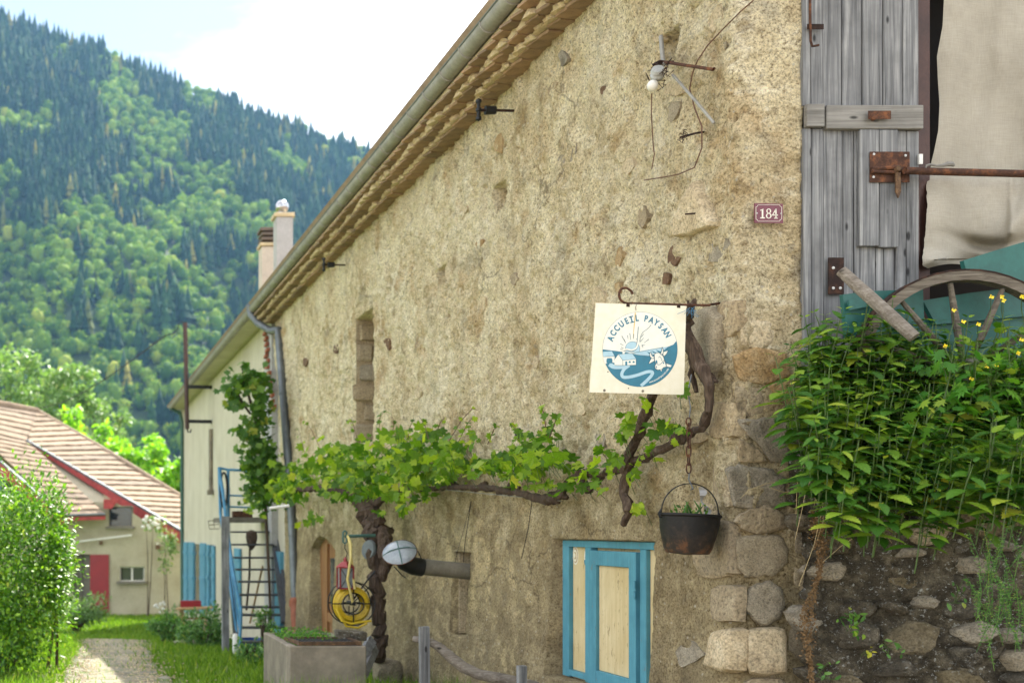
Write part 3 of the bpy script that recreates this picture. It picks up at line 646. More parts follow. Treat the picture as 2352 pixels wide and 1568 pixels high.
# ------------------------------------------------------------------ far house with red trim
def far_house():
    t = thing('tiled_house', 'cream rendered house with pinkish tiled roof, red bargeboards and red door', 'house', (.5, 38.7, gz(38.7)))
    YW = lambda px: 38.6 - (px - 230) * .0045      # the wall runs a little nearer to the right
    def W(px, py, off=0.0): return P(px, py, YW(px) - off)
    # wall as pieces round the openings: front skin (one mesh)
    mb = MB()
    xs = [-120, 160, 196, 208, 248, 250, 304, 275, 332, 470]
    ops = [(168, 208, 1272, 1460), (250, 304, 1163, 1208), (275, 332, 1300, 1334)]
    def y_top(px): return 1152.0 if px < 238 else 1012 + (px - 62) * .584 + 10 + 21 * (px - 62) / 370
    gx = sorted(set([-120, 168, 208, 238, 250, 275, 304, 332] + list(range(240, 471, 10)))); gyy = [1163, 1208, 1272, 1300, 1334, 1460]
    for i in range(len(gx) - 1):
        xa, xb = gx[i], gx[i + 1]; ya_, yb_ = y_top(xa + .01), y_top(xb - .01); xm = (xa + xb) / 2; op = sorted([(c, d) for a, b, c, d in ops if a < xm < b])
        segs = []; cur = None
        for c, d in op: segs.append((cur, c)); cur = d
        segs.append((cur, 1460))
        for c, d in segs:
            t0, t1 = (ya_, yb_) if c is None else (c, c)
            if min(t0, t1) >= d: continue
            mb.add([W(xa, min(t0, d)), W(xb, min(t1, d)), W(xb, d), W(xa, d)], [(0, 1, 2, 3)])
    for a, b, c, d in ops:
        p = [W(a, c), W(b, c), W(b, d), W(a, d)]; q = [v + Vector((0, .28, 0)) for v in p]
        mb.add(p + q, [(0, 1, 5, 4), (1, 2, 6, 5), (2, 3, 7, 6), (3, 0, 4, 7)])
    e0 = W(470, 1275); e1 = W(470, 1460); b0 = W(-120, 1153); b1 = W(-120, 1460)
    dv = Vector((0, 7, 0)); mb.add([e0, e1, e1 + dv, e0 + dv], [(0, 1, 2, 3)]); mb.add([b0, b1, b1 + dv, b0 + dv], [(0, 1, 2, 3)])
    part('wall', mb, M['housewall'], t)
    for px0, py0, px1, py1, nm in [(250, 1163, 304, 1208, 'upper'), (275, 1300, 332, 1334, 'lower')]:
        w = MB(); Yw = .16
        c = lambda x, y, o: W(x, y, -o)
        fr = .05
        a, b, cc_, d_ = c(px0, py0, Yw), c(px1, py0, Yw), c(px1, py1, Yw), c(px0, py1, Yw)
        for s_, e_ in ((a, b), (b, cc_), (cc_, d_), (d_, a)): w.beam(s_, e_, .07, .07)
        if nm == 'lower': w.beam((a + b) / 2, (cc_ + d_) / 2, .06, .06)
        f = part('window', w, M['white'] if nm == 'lower' else M['fibre'], t, label='white framed window low in the wall' if nm == 'lower' else 'small grey framed window under the red bargeboard')
        gl = MB(); gl.add([v + Vector((0, .02, 0)) for v in (a, b, cc_, d_)], [(0, 1, 2, 3)]); part('pane', gl, M['glass_dark'], f)
        sl = MB(); sl.beam(W(px0 - 6, py1 + 3, .03), W(px1 + 5, py1 + 3, .03), .24, .08); part('sill', sl, M['fibre'], f)
    mb = MB(); mb.prism([W(207, 1273, .06), W(250, 1273, .06), W(250, 1406, .06), W(207, 1406, .06)], (0, .05, 0))
    d = part('door', mb, M['red_door'], t, label='open red door leaf folded against the wall')
    mb = MB(); mb.add([W(168, 1272, -.27), W(208, 1272, -.27), W(208, 1450, -.27), W(168, 1450, -.27)], [(0, 1, 2, 3)]); mb.beam(W(186, 1274, -.2), W(186, 1420, -.2), .06, .06)
    part('door_recess', mb, M['fibre'], t)
    mb = MB(); mb.beam(W(178, 1243, .25), W(302, 1228, .25), .05, .05); part('awning_pole', mb, M['white'], t)
    mb = MB(); mb.box(W(232, 1246, .05), (.12, .1, .12)); part('wall_lamp', mb, M['stone_brown'], t); mb = MB(); mb.box(W(362, 1256, .05), (.14, .06, .14)); part('wall_vent', mb, M['stone_brown'], t)
    # roof: course by course. Lower-left slope P and right slope Q
    def courses(a0, a1, b1, b0, n, thick=.05, name='tile_course'):
        # a0-a1: lower/left edge (from top to bottom), b0-b1 far edge; courses run from a to b
        for k in range(n):
            t0, t1 = k / n, (k + 1) / n
            A0, A1 = a0.lerp(a1, t0), a0.lerp(a1, t1 + .012); B0, B1 = b0.lerp(b1, t0), b0.lerp(b1, t1 + .012)
            nrm = (A1 - A0).cross(B0 - A0).normalized()
            if nrm.z < 0: nrm = -nrm
            m2 = MB(); N = 14; rows = []
            for j in range(N + 1):
                s = j / N
                for (p, q) in ((A0, B0), (A1, B1)): pass
                u = A0.lerp(B0, s); l = A1.lerp(B1, s); jj = nrm * random.uniform(-.012, .012)
                rows.append((u + nrm * .0 + jj, l + nrm * thick + jj, l + jj - nrm * .02))
            vs = [v for r_ in rows for v in r_]; fs = []
            for j in range(N):
                a = 3 * j; fs += [(a, a + 3, a + 4, a + 1), (a + 1, a + 4, a + 5, a + 2)]
            m2.add(vs, fs)
            part(name, m2, M['rooftile'], t)
    # right slope
    A0 = P(62, 1012, 43.0); A1 = P(432, 1228, 37.2); B0 = P(88, 944, 46.0); B1 = P(446, 1158, 40.6)
    Bm = P(230, 1020, 44.0)
    def ea(y): return B0.lerp(A0, (y - 944) / 68) if y < 1012 else A0.lerp(A1, min(1, (y - 1012) / 216))
    def eb(y): return B0.lerp(B1, (y - 944) / 214) if y <= 1158 else B1.lerp(A1, min(1, (y - 1158) / 70))
    ys_ = np.linspace(946, 1226, 25)
    for k in range(24): courses(ea(ys_[k]), ea(ys_[k + 1]), eb(ys_[k + 1]), eb(ys_[k]), 1, .06)
    T0 = P(-130, 905, 46.2); T1 = P(-150, 962, 43.4)
    courses(B0.lerp(A0, -.0), A0, T1, T0, 6)                     # strip above the wedge, up to the ridge
    E0 = P(241, 1180, 38.0); Pm = P(62, 1012, 43.0); L0 = P(-60, 985, 43.2); L1 = P(146, 1186, 38.0)
    courses(Pm, E0, L1, L0, 15)
    mb = MB(); mb.tube([T0, P(20, 930, 46), B0], .13, 8); mb.tube([B0, P(190, 1002, 44.6), P(300, 1068, 42.6), B1], .09, 6); part('ridge_tile', mb, M['rooftile'], t)
    # bargeboards
    def board(a, b, h0, h1, nm='bargeboard'):
        m3 = MB(); m3.prism([a, b, b - Vector((0, 0, h1)), a - Vector((0, 0, h0))], (0, .05, 0)); part(nm, m3, M['red_fascia'], t)
        m3 = MB(); m3.tube([a + Vector((0, -.02, .04)), b + Vector((0, -.02, .04))], .05, 6); part('edge_trim', m3, M['zinc_dark'], t)
    dv = Vector((0, -.06, -.03)); board(A0 + dv, A1 + dv, .12, .42); board(P(-70, 1000, 42.9), P(148, 1190, 37.95), .5, .34)
    board(P(146, 1186, 37.9), P(242, 1183, 37.9), .14, .14, 'fascia')
    mb = MB(); mb.prism([P(238, 1146, 38.3), P(274, 1146, 38.3), P(256, 1168, 38.3), P(238, 1168, 38.3)], (0, .1, 0)); part('fascia', mb, M['red_fascia'], t)
    # shadowed cheek between the two slopes
    mb = MB(); mb.add([Pm - Vector((0, 0, .25)), E0 + Vector((0, .5, -.08)), P(262, 1146, 39.9), A0.lerp(A1, .3) - Vector((0, 0, .2))], [(0, 1, 2), (0, 2, 3)]); part('cheek_wall', mb, M['housewall'], t)
    mb = MB(); mb.add([B0, B1, B1 + Vector((.5, 4, -2.2)), B0 + Vector((1, 5, -2.5)), T0, T0 + Vector((1, 5, -2.5))], [(0, 1, 2, 3), (0, 3, 5, 4)]); part('back_slope', mb, M['rooftile'], t)
far_house()
# ------------------------------------------------------------------ farmhouse wall, a real relief
OPEN = [(12.62, 13.43, .98, 2.44, .42), (9.54, 9.94, -.93, -.215, .36), (6.50, 7.93, -1.03, -.083, .085), (14.40, 16.36, -2.6, -.13, .165),
        (8.86, 9.10, 2.50, 2.70, .28), (10.26, 10.50, 2.22, 2.37, .28), (6.33, 6.53, 2.61, 2.80, .16)]
rc = .07
farm = thing('farmhouse', 'old stone farmhouse with rough ochre lime render, tiled eave and grey gutter', 'house', (XW, YB, -1.4))
def wall_disp(s, z):        # relief in metres at wall coordinate s (= Y on the long wall)
    big = fbm(s * .8, z * .8, 0, 3, 101) * .06
    mid = fbm(s * 4, z * 4, 0, 3, 103) * .040
    lump = fbm(s * 17, z * 17, 0, 3, 107) * .042
    pit = np.clip(vn(s * 27, z * 27, 0, 109) - .66, 0, 1) * -.09 * (vn(s * 1.7, z * 1.7, 0, 111) > .35)
    q_ = fbm(s * 6.5, z * 6.5, 0, 4, 121) * 7; st_ = np.floor(q_) + np.clip((q_ - np.floor(q_)) * 4 - 1.5, 0, 1); mid = mid + st_ * .0075
    fine = (vn(s * 46, z * 46, 0, 113) - .5) * .010
    k = np.clip((z + .35) / .5, .35, 1.0)                       # calmer coat at the foot
    return big + (mid + lump + pit) * k + fine
def zbatter(z): return np.clip(-(z - .1), 0, 2) * .055
def build_wall():
    Ya = [5.75 + rc]
    while Ya[-1] < 19.0: Ya.append(Ya[-1] + max(.0125, .00225 * Ya[-1]))
    ex = []
    for a, b, *_ in OPEN: ex += [a - .004, a + .004, b - .004, b + .004]
    Ya = np.array(sorted(ex + [y for y in Ya if all(abs(y - e) > .004 for e in ex)]))[::-1]
    zz = list(np.arange(-2.5, 3.46, .0155)); ez = []
    for _, _, c, d, _ in OPEN: ez += [c - .004, c + .004, d - .004, d + .004]
    Z = np.array(sorted(ez + [z for z in zz if all(abs(z - e) > .004 for e in ez)]))
    cols = [('A', y) for y in Ya] + [('C', a) for a in (15, 30, 45, 60, 75)] + [('B', x) for x in np.arange(XW + rc, 3.98, .013)]
    bx = []; by = []; nx = []; ny = []; s = []; isA = []
    for k, v in cols:
        if k == 'A': bx.append(XW); by.append(v); nx.append(-1); ny.append(0); s.append(v); isA.append(1)
        elif k == 'C':
            a = R(v); bx.append(XW + rc - rc * math.cos(a)); by.append(YB + rc - rc * math.sin(a)); nx.append(-math.cos(a)); ny.append(-math.sin(a)); s.append(YB + rc - a * rc); isA.append(0)
        else: bx.append(v); by.append(YB); nx.append(0); ny.append(-1); s.append(YB - (v - XW - rc) - .1); isA.append(0)
    bx, by, nx, ny, s, isA = map(np.array, (bx, by, nx, ny, s, isA))
    S, ZZ = np.meshgrid(s, Z); D = wall_disp(S, ZZ); BXg, ZZ = np.meshgrid(bx, Z)
    # smoother finish on the narrow barn front
    isB = np.broadcast_to((np.array([c[0] == 'B' for c in cols]))[None], S.shape)
    D = np.where(isB & (ZZ > .2), D * .45, D)
    bat = zbatter(ZZ)
    D2 = D + bat
    for a, b, c, d, dep in OPEN:
        top = d
        ins = (S > a) & (S < b) & (ZZ > c) & (ZZ < d) & (isA[None] > 0)
        if dep == .165: ins &= ZZ < d - .17 * ((S - (a + b) / 2) / ((b - a) / 2)) ** 2 
        D2 = np.where(ins, -dep + D * .35, D2)
    # worn, uneven arrises round the openings
    D2 = np.where(isB & (BXg > 3.70) & (ZZ > .55), -.14, D2)
    X = bx[None] + nx[None] * D2; Y = by[None] + ny[None] * D2
    w = np.clip((S - 14.5) / 4.3, 0, 1); w = w * w * (3 - 2 * w); Y = Y + w * (ZZ - 3.4) * .33 * (isA[None] > 0)
    n, m = X.shape
    V = np.stack([X.ravel(), Y.ravel(), ZZ.ravel()], 1)
    i = np.arange(n * m).reshape(n, m); Q = np.stack([i[:-1, :-1], i[:-1, 1:], i[1:, 1:], i[1:, :-1]], -1).reshape(-1, 4)
    # return face at the far end
    k = len(V); V2 = V[i[:, 0]].copy(); V2[:, 0] += .5; V = np.concatenate([V, V2]); j = np.arange(n) + k
    Q = np.concatenate([Q, np.stack([j[:-1], i[:-1, 0], i[1:, 0], j[1:]], -1)])
    me = np_mesh('wall', V, Q, True)
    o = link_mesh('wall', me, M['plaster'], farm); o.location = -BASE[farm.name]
build_wall()
_gy = np.arange(5.7, 19.2, .03); _gzv = np.arange(-2.5, 3.5, .03); _GS, _GZ = np.meshgrid(_gy, _gzv); _GD = fbm(_GS * .8, _GZ * .8, 0, 3, 101) * .05 + zbatter(_GZ) + .006
def surfA(Y, z):   # mean outer surface X on the long wall
    i = min(max(int((z + 2.5) / .03), 0), len(_gzv) - 1); j = min(max(int((Y - 5.7) / .03), 0), len(_gy) - 1); return XW - float(_GD[i, j])

def blob_stone(name, poly, plane, proud, mat, parent, dome=.35, label=None, rough=.006, sub=4):
    """poly: list of px points; plane: function(px,py,off)->Vector. A worn stone bedded in the wall."""
    pts = []; n0 = len(poly); cx = sum(p[0] for p in poly) / n0; cy = sum(p[1] for p in poly) / n0; sd = random.uniform(0, 90)
    for i in range(n0):
        p_, a, b, c_ = poly[i - 1], poly[i], poly[(i + 1) % n0], poly[(i + 2) % n0]
        for k in range(sub):
            t = k / sub; x = a[0] + (b[0] - a[0]) * t; y = a[1] + (b[1] - a[1]) * t
            # rounded corners and a ragged edge
            x2 = .5 * (2 * a[0] + (b[0] - p_[0]) * t + (2 * p_[0] - 5 * a[0] + 4 * b[0] - c_[0]) * t * t + (-p_[0] + 3 * a[0] - 3 * b[0] + c_[0]) * t ** 3)
            y2 = .5 * (2 * a[1] + (b[1] - p_[1]) * t + (2 * p_[1] - 5 * a[1] + 4 * b[1] - c_[1]) * t * t + (-p_[1] + 3 * a[1] - 3 * b[1] + c_[1]) * t ** 3)
            x, y = x * .5 + x2 * .5, y * .5 + y2 * .5; k_ = 1 + random.uniform(-.07, .05); pts.append((cx + (x - cx) * k_, cy + (y - cy) * k_))
    n = len(pts); mb = MB(); vs = []
    rings = [(1.03, -.05), (1.0, proud * .15), (.965, proud * .7), (.88, proud * .95), (.70, proud * (1 + dome * .4)), (.46, proud * (1 + dome * .6)), (.22, proud * (1 + dome * .7))]
    for ri, (s_, off) in enumerate(rings):
        for j, (x, y) in enumerate(pts):
            X_, Y_ = cx + (x - cx) * s_, cy + (y - cy) * s_; vs.append((X_, Y_, off, 0 if ri == 0 else .4 if ri == 1 else 1))
    A_ = np.array(vs); s_px = .0022 if abs(A_[0, 0]) < 3000 and plane is not None and name != 'rubble_stone' else .001
    nz_ = fbm(A_[:, 0] * s_px * 18 + sd, A_[:, 1] * s_px * 18, 0, 3, 5) * rough * 4 + rng.uniform(-.25, .25, len(A_)) * rough
    q0 = [plane(x, y, 0.0) for x, y, *_ in pts[:1]]; vs = [plane(x, y, o + n_ * w) for (x, y, o, w), n_ in zip(vs, nz_)]
    vs.append(plane(cx, cy, proud * (1 + dome * .7))); fs = []
    for r_ in range(len(rings) - 1):
        for j in range(n):
            a = r_ * n + j; b = r_ * n + (j + 1) % n; fs.append((a, b, b + n, a + n))
    c = len(vs) - 1; l = (len(rings) - 1) * n
    for j in range(n): fs.append((l + j, l + (j + 1) % n, c))
    mb.add(vs, fs); return part(name, mb, mat, parent, name != 'rubble_stone', label)
def SA(px, py, off=0.0):
    q = WA(px, py); X = surfA(q.y, q.z) - off; s_ = X / q.x
    return Vector((X, q.y, q.z)) if True else q
def SB(px, py, off=0.0):
    q = WB(px, py); b = float(zbatter(np.array([q.z]))[0]); return P(px, py, YB - off - b)
def ell(cx, cy, rx, ry, n=9, jit=.18, rot=0):
    o = []
    for k in range(n):
        a = 2 * math.pi * k / n; r_ = 1 + random.uniform(-jit, jit); x = rx * r_ * math.cos(a); y = ry * r_ * math.sin(a)
        o.append((cx + x * math.cos(rot) - y * math.sin(rot), cy + x * math.sin(rot) + y * math.cos(rot)))
    return o
# stones showing through the render of the long wall
for spec in [(1296, 135, 13, 17, 0, 'quoin_grey'), (1293, 380, 10, 30, .05, 'quoin_grey'), (1212, 393, 14, 11, -.6, 'quoin_grey'), (1320, 350, 6, 24, .25, 'quoin_grey'), (1388, 205, 8, 12, .2, 'stone_brown'),
             (1662, 97, 13, 22, 0, 'quoin_grey'), (1510, 90, 9, 10, 0, 'quoin_pale'), (1547, 590, 12, 30, .15, 'stone_brown'), (1528, 640, 10, 14, .1, 'stone_brown'), (1420, 590, 8, 28, .1, 'stone_orange'), (1418, 660, 8, 12, 0, 'stone_orange'),
             (1640, 575, 26, 44, .9, 'quoin_grey'), (1370, 690, 17, 34, 0, 'quoin_pale'), (1548, 255, 16, 26, .4, 'quoin_grey'), (1550, 208, 22, 20, .3, 'quoin_pale'), (1640, 45, 14, 30, .4, 'quoin_pale'),
             (1030, 625, 9, 24, 0, 'quoin_pale'), (772, 800, 7, 12, 0, 'stone_brown'), (1230, 830, 8, 20, 0, 'quoin_pale'), (1105, 700, 8, 20, .1, 'quoin_pale'), (1180, 640, 10, 14, 0, 'quoin'), (1330, 930, 16, 24, .2, 'quoin_pale'),
             (1600, 1000, 30, 22, .1, 'quoin'), (1380, 1010, 14, 20, 0, 'quoin_grey'), (1610, 1500, 28, 34, .1, 'quoin_grey'), (1240, 110, 12, 16, .2, 'quoin_pale'), (1146, 330, 14, 22, 0, 'stone_orange'), (1062, 480, 9, 20, 0, 'quoin_pale'),
             (1270, 210, 9, 22, .3, 'quoin'), (1345, 470, 9, 22, .1, 'quoin_pale'), (1440, 380, 12, 18, .2, 'quoin_pale'), (1470, 500, 11, 26, .1, 'quoin'), (1100, 560, 9, 12, .1, 'stone_orange'), (890, 790, 7, 14, 0, 'stone_brown'), (700, 830, 5, 12, 0, 'stone_brown'), (960, 900, 9, 16, 0, 'quoin_pale')]:
    cx, cy, rx, ry, ro, mt = spec
    blob_stone('stone', ell(cx, cy, rx * .95, ry * .95, random.choice([5, 6, 7]), .36, ro), SA, -.003, M[mt], farm, -.5, rough=.004)
blob_stone('stone', [(1572, 492), (1612, 415), (1640, 470), (1655, 520), (1600, 540), (1560, 545)], SA, .058, M['quoin_pale'], farm, .05, label='pale triangular stone below the bent wires')
blob_stone('stone', [(1592, 725), (1640, 700), (1668, 730), (1660, 820), (1640, 890), (1615, 860), (1600, 800)], SA, .05, M['quoin_grey'], farm, .05, label='large grey stone beside the vine stump')
blob_stone('stone', [(1602, 1150), (1650, 1165), (1690, 1250), (1690, 1320), (1620, 1325), (1600, 1250)], SA, .01, M['quoin'], farm)
# quoins down the corner and on the narrow front
Q_ = [([(1700, 965), (1775, 962), (1812, 968), (1812, 1055), (1768, 1056), (1745, 1020), (1720, 1000)], 'quoin_grey', .03), ([(1672, 1082), (1700, 1070), (1760, 1076), (1800, 1100), (1800, 1160), (1740, 1170), (1690, 1160)], 'quoin_grey', .04),
      ([(1690, 1192), (1720, 1170), (1765, 1160), (1800, 1185), (1800, 1215), (1740, 1225), (1705, 1212)], 'quoin', .05), ([(1694, 1240), (1740, 1228), (1800, 1235), (1802, 1290), (1770, 1320), (1715, 1322), (1696, 1290)], 'quoin_grey', .045),
      ([(1722, 1350), (1760, 1335), (1792, 1350), (1802, 1385), (1790, 1420), (1750, 1434), (1715, 1400)], 'quoin_grey', .07), ([(1722, 1446), (1800, 1446), (1802, 1540), (1724, 1545)], 'quoin_pale', .10),
      ([(1712, 1562), (1790, 1556), (1810, 1600), (1715, 1620)], 'quoin', .06), ([(1690, 820), (1740, 800), (1800, 815), (1810, 860), (1750, 880), (1700, 865)], 'stone_orange', .02), ([(1770, 885), (1812, 872), (1820, 905), (1790, 918)], 'stone_orange', .025),
      ([(1705, 745), (1760, 738), (1785, 770), (1750, 800), (1706, 790)], 'quoin_pale', .015), ([(1700, 1010), (1740, 1030), (1760, 1058), (1700, 1060)], 'quoin', .03), ([(1690, 890), (1745, 895), (1750, 945), (1700, 955)], 'quoin', .012),
      ([(1826, 1210), (1850, 1200), (1858, 1260), (1828, 1270)], 'quoin_grey', .03), ([(1824, 1290), (1856, 1285), (1858, 1350), (1826, 1352)], 'quoin_pale', .02), ([(1820, 1425), (1862, 1420), (1870, 1480), (1850, 1520), (1812, 1490)], 'quoin_grey', .03), ([(1838, 1090), (1860, 1080), (1866, 1140), (1842, 1160)], 'quoin', .03)]
for poly, mt, pr in Q_:
    cxq = sum(p[0] for p in poly) / len(poly); cyq = sum(p[1] for p in poly) / len(poly)
    poly = [(cxq + (x - cxq) * 1.10, cyq + (y - cyq) * 1.08) for x, y in poly]; blob_stone('quoin', poly, SB, pr * .75 if pr < .09 else pr, M[mt], farm, .08, rough=.006, sub=4)
for poly, mt, pr in [([(1675, 1450), (1722, 1446), (1722, 1540), (1660, 1528)], 'quoin_pale', .05), ([(1628, 1190), (1690, 1200), (1700, 1318), (1625, 1322)], 'quoin', .012), ([(1648, 1075), (1690, 1080), (1690, 1160), (1655, 1165)], 'quoin', .012), ([(1655, 1350), (1712, 1345), (1712, 1425), (1660, 1420)], 'quoin', .012), ([(1622, 930), (1690, 925), (1694, 1000), (1640, 1005)], 'quoin', .01), ([(1650, 700), (1692, 690), (1695, 760), (1660, 780)], 'quoin', .01)]:
    blob_stone('quoin', poly, SA, pr, M[mt], farm, .3, sub=3)

# eave: three corbelled rows of tile and mortar
def eave():
    proto = {}
    def unit(k, var):
        mb = MB(); dx = [.125, .125, .10][k]; x0 = 0
        mb.box((-dx / 2 + .03, 0, 0), (dx + .06, .147, .020), None, .003, .003); return mb
    for k in range(3):
        for var in range(3):
            proto[('t', k, var)] = unit(k, var).mesh('eave_tile'); proto[('t', k, var)].materials.append(M['terra'])
            mb = MB(); n = 8; pr = []
            for j in range(n + 1): a = math.pi * j / n; pr.append((.0, -.076 * math.cos(a), .008 + .060 * math.sin(a)))
            for xx, sc_ in ((.05, 1), (-.075, 1), (-.108, .93), (-.122, .6)):
                for p in pr: mb.v.append((xx + random.uniform(-.012, .012), p[1] * sc_ + random.uniform(-.008, .008), .012 + (p[2] - .012) * sc_ + random.uniform(-.003, .003)))
            for q in range(3):
                for j in range(n): a = q * (n + 1) + j; mb.f.append((a, a + 1, a + n + 2, a + n + 1))
            mb.f.append(tuple(range(3 * (n + 1), 4 * (n + 1)))); mb.f += [(q * (n + 1), (q + 1) * (n + 1), (q + 2) * (n + 1) - 1, (q + 1) * (n + 1) - 1) for q in range(3)]
            proto[('m', k, var)] = mb.mesh('mortar_fill'); proto[('m', k, var)].materials.append(M['mortar'])
    pitch = .158; b = BASE[farm.name]; cnt = 0
    for k in range(3):
        z = 3.395 + .066 * k; X = XW - .108 * k
        y = 6.9 + (k % 2) * pitch / 2
        while y < 19.0:
            for tp in ('t', 'm'):
                if tp == 'm' and k == 2: continue
                me = proto[(tp, k, random.randrange(3))]
                o = bpy.data.objects.new('eave_tile' if tp == 't' else 'mortar_fill', me); C.objects.link(o); o.parent = farm
                o.location = Vector((X + random.uniform(-.012, .012) - (.012 if tp == 'm' else 0), y, z + random.uniform(-.004, .004))) - b; o.rotation_euler = (random.uniform(-.05, .05), random.uniform(-.04, .04), .20 + random.uniform(-.07, .07))
                if tp == 'm': o.scale = (random.uniform(.9, 1.3), random.uniform(.85, 1.12), random.uniform(.9, 1.2))
            y += pitch
    # solid bedding behind the tiles
    mb = MB()
    for k in range(3):
        mb.box((XW - .108 * k + .12, 12.6, 3.395 + .066 * k + .038), (.38, 12.6, .05))
    part('eave_bedding', mb, M['mortar'], farm)
eave()
# gutter
def gutter():
    c = Vector((3.045, 0, 3.665)); r_ = .072; Ya, Yb = 5.3, 34.7
    mb = MB(); n = 14; prof = [(c.x + r_ * math.cos(a), c.z + r_ * math.sin(a)) for a in np.linspace(math.pi, 2 * math.pi, n)]
    prof2 = [(c.x + (r_ - .004) * math.cos(a), c.z + (r_ - .004) * math.sin(a)) for a in np.linspace(2 * math.pi, math.pi, n)]
    pr = prof + prof2; m = len(pr); vs = []
    for Y in (Ya, 12, 19, 27, Yb):
        vs += [(x, Y, z) for x, z in pr]
    fs = []
    for q in range(4):
        for j in range(m): a = q * m + j; b_ = q * m + (j + 1) % m; fs.append((a, b_, b_ + m, a + m))
    fs += [tuple(range(n)), tuple(range(4 * m, 4 * m + n))]
    mb.add(vs, fs); gt = part('gutter', mb, M['zinc'], farm, True)
    mb = MB(); mb.tube([(c.x - r_, Ya, c.z + .006), (c.x - r_, Yb, c.z + .006)], .009, 6); part('rolled_rim', mb, M['zinc_dark'], gt, True)
    Y = 5.6
    arc = np.linspace(math.pi * .98, 2 * math.pi, 12)
    me = MB(); me.tube([(c.x + (r_ + .003) * math.cos(a), 0, c.z + (r_ + .003) * math.sin(a)) for a in arc], .006, 5)
    msh = me.mesh('gutter_seam', (c.x, 0, c.z), True); msh.materials.append(M['zinc'])
    while Y < 34.5:
        o = bpy.data.objects.new('gutter_seam', msh); C.objects.link(o); o.parent = gt; o.location = Vector((c.x, Y, c.z)) - BASE[farm.name]; Y += .445
gutter()
# roof
mb = MB()
mb.prism([(3.02, 5.2, 3.70), (8.2, 5.2, 6.03), (8.2, 5.2, 6.15), (2.98, 5.2, 3.76)], (0, 30.2, 0)); mb.prism([(8.2, 5.2, 6.03), (13.4, 5.2, 3.7), (13.4, 5.2, 3.8), (8.2, 5.2, 6.15)], (0, 30.2, 0))
part('roof', mb, M['rooftile'], farm)
mb = MB(); mb.add([(3.05, 5.4, 3.62), (3.6, 5.4, 3.62), (3.6, 35.2, 3.62), (3.05, 35.2, 3.62), (3.05, 5.4, 3.75), (3.05, 35.2, 3.75)], [(0, 1, 2, 3), (0, 3, 5, 4)]); part('soffit', mb, M['cream'], farm)
# gable above the barn opening, right pier, back and side walls
mb = MB(); mb.prism([(3.5, 5.86, 3.1), (13, 5.86, 3.1), (13, 5.86, 3.7), (8.2, 5.86, 6.0), (3.5, 5.86, 3.75)], (0, .3, 0)); mb.box((9.6, 5.98, .8), (6.8, .3, 4.62)); mb.box((13.1, 20.4, .6), (.3, 28.6, 6.2)); mb.box((8.2, 35.0, .6), (9.3, .3, 6.2));
part('side_wall', mb, M['cream'], farm)

# downpipe on the long wall
mb = MB(); a = WA(640, 775, .05); b_ = WA(650, 905, .05); c_ = WA(664, 1085, .06); d_ = WA(672, 1230, .06); e_ = WA(678, 1380, .06)
mb.tube([P(573, 700, 19.15), P(576, 722, 19.1), P(592, 742, 19.0), P(622, 760, 18.6), a + Vector((-.0, 0, .12)), a, b_, c_, d_, e_], .062, 12)
dp = part('downpipe', mb, M['zinc_dark'], farm, True)
mb = MB(); mb.tube([e_ + Vector((0, 0, .05)), WA(681, 1450, .06), WA(682, 1500, .06)], .075, 12); mb.tube([e_ + Vector((0, 0, .02)), e_ + Vector((0, 0, -.08))], .09, 12); part('cast_iron_shoe', mb, M['castiron'], dp, True)
mb = MB()
for q in (a, b_, c_, d_): mb.tube([q + Vector((0, 0, .015)), q - Vector((0, 0, .015))], .07, 12)
part('pipe_collar', mb, M['zinc_dark'], dp, True)

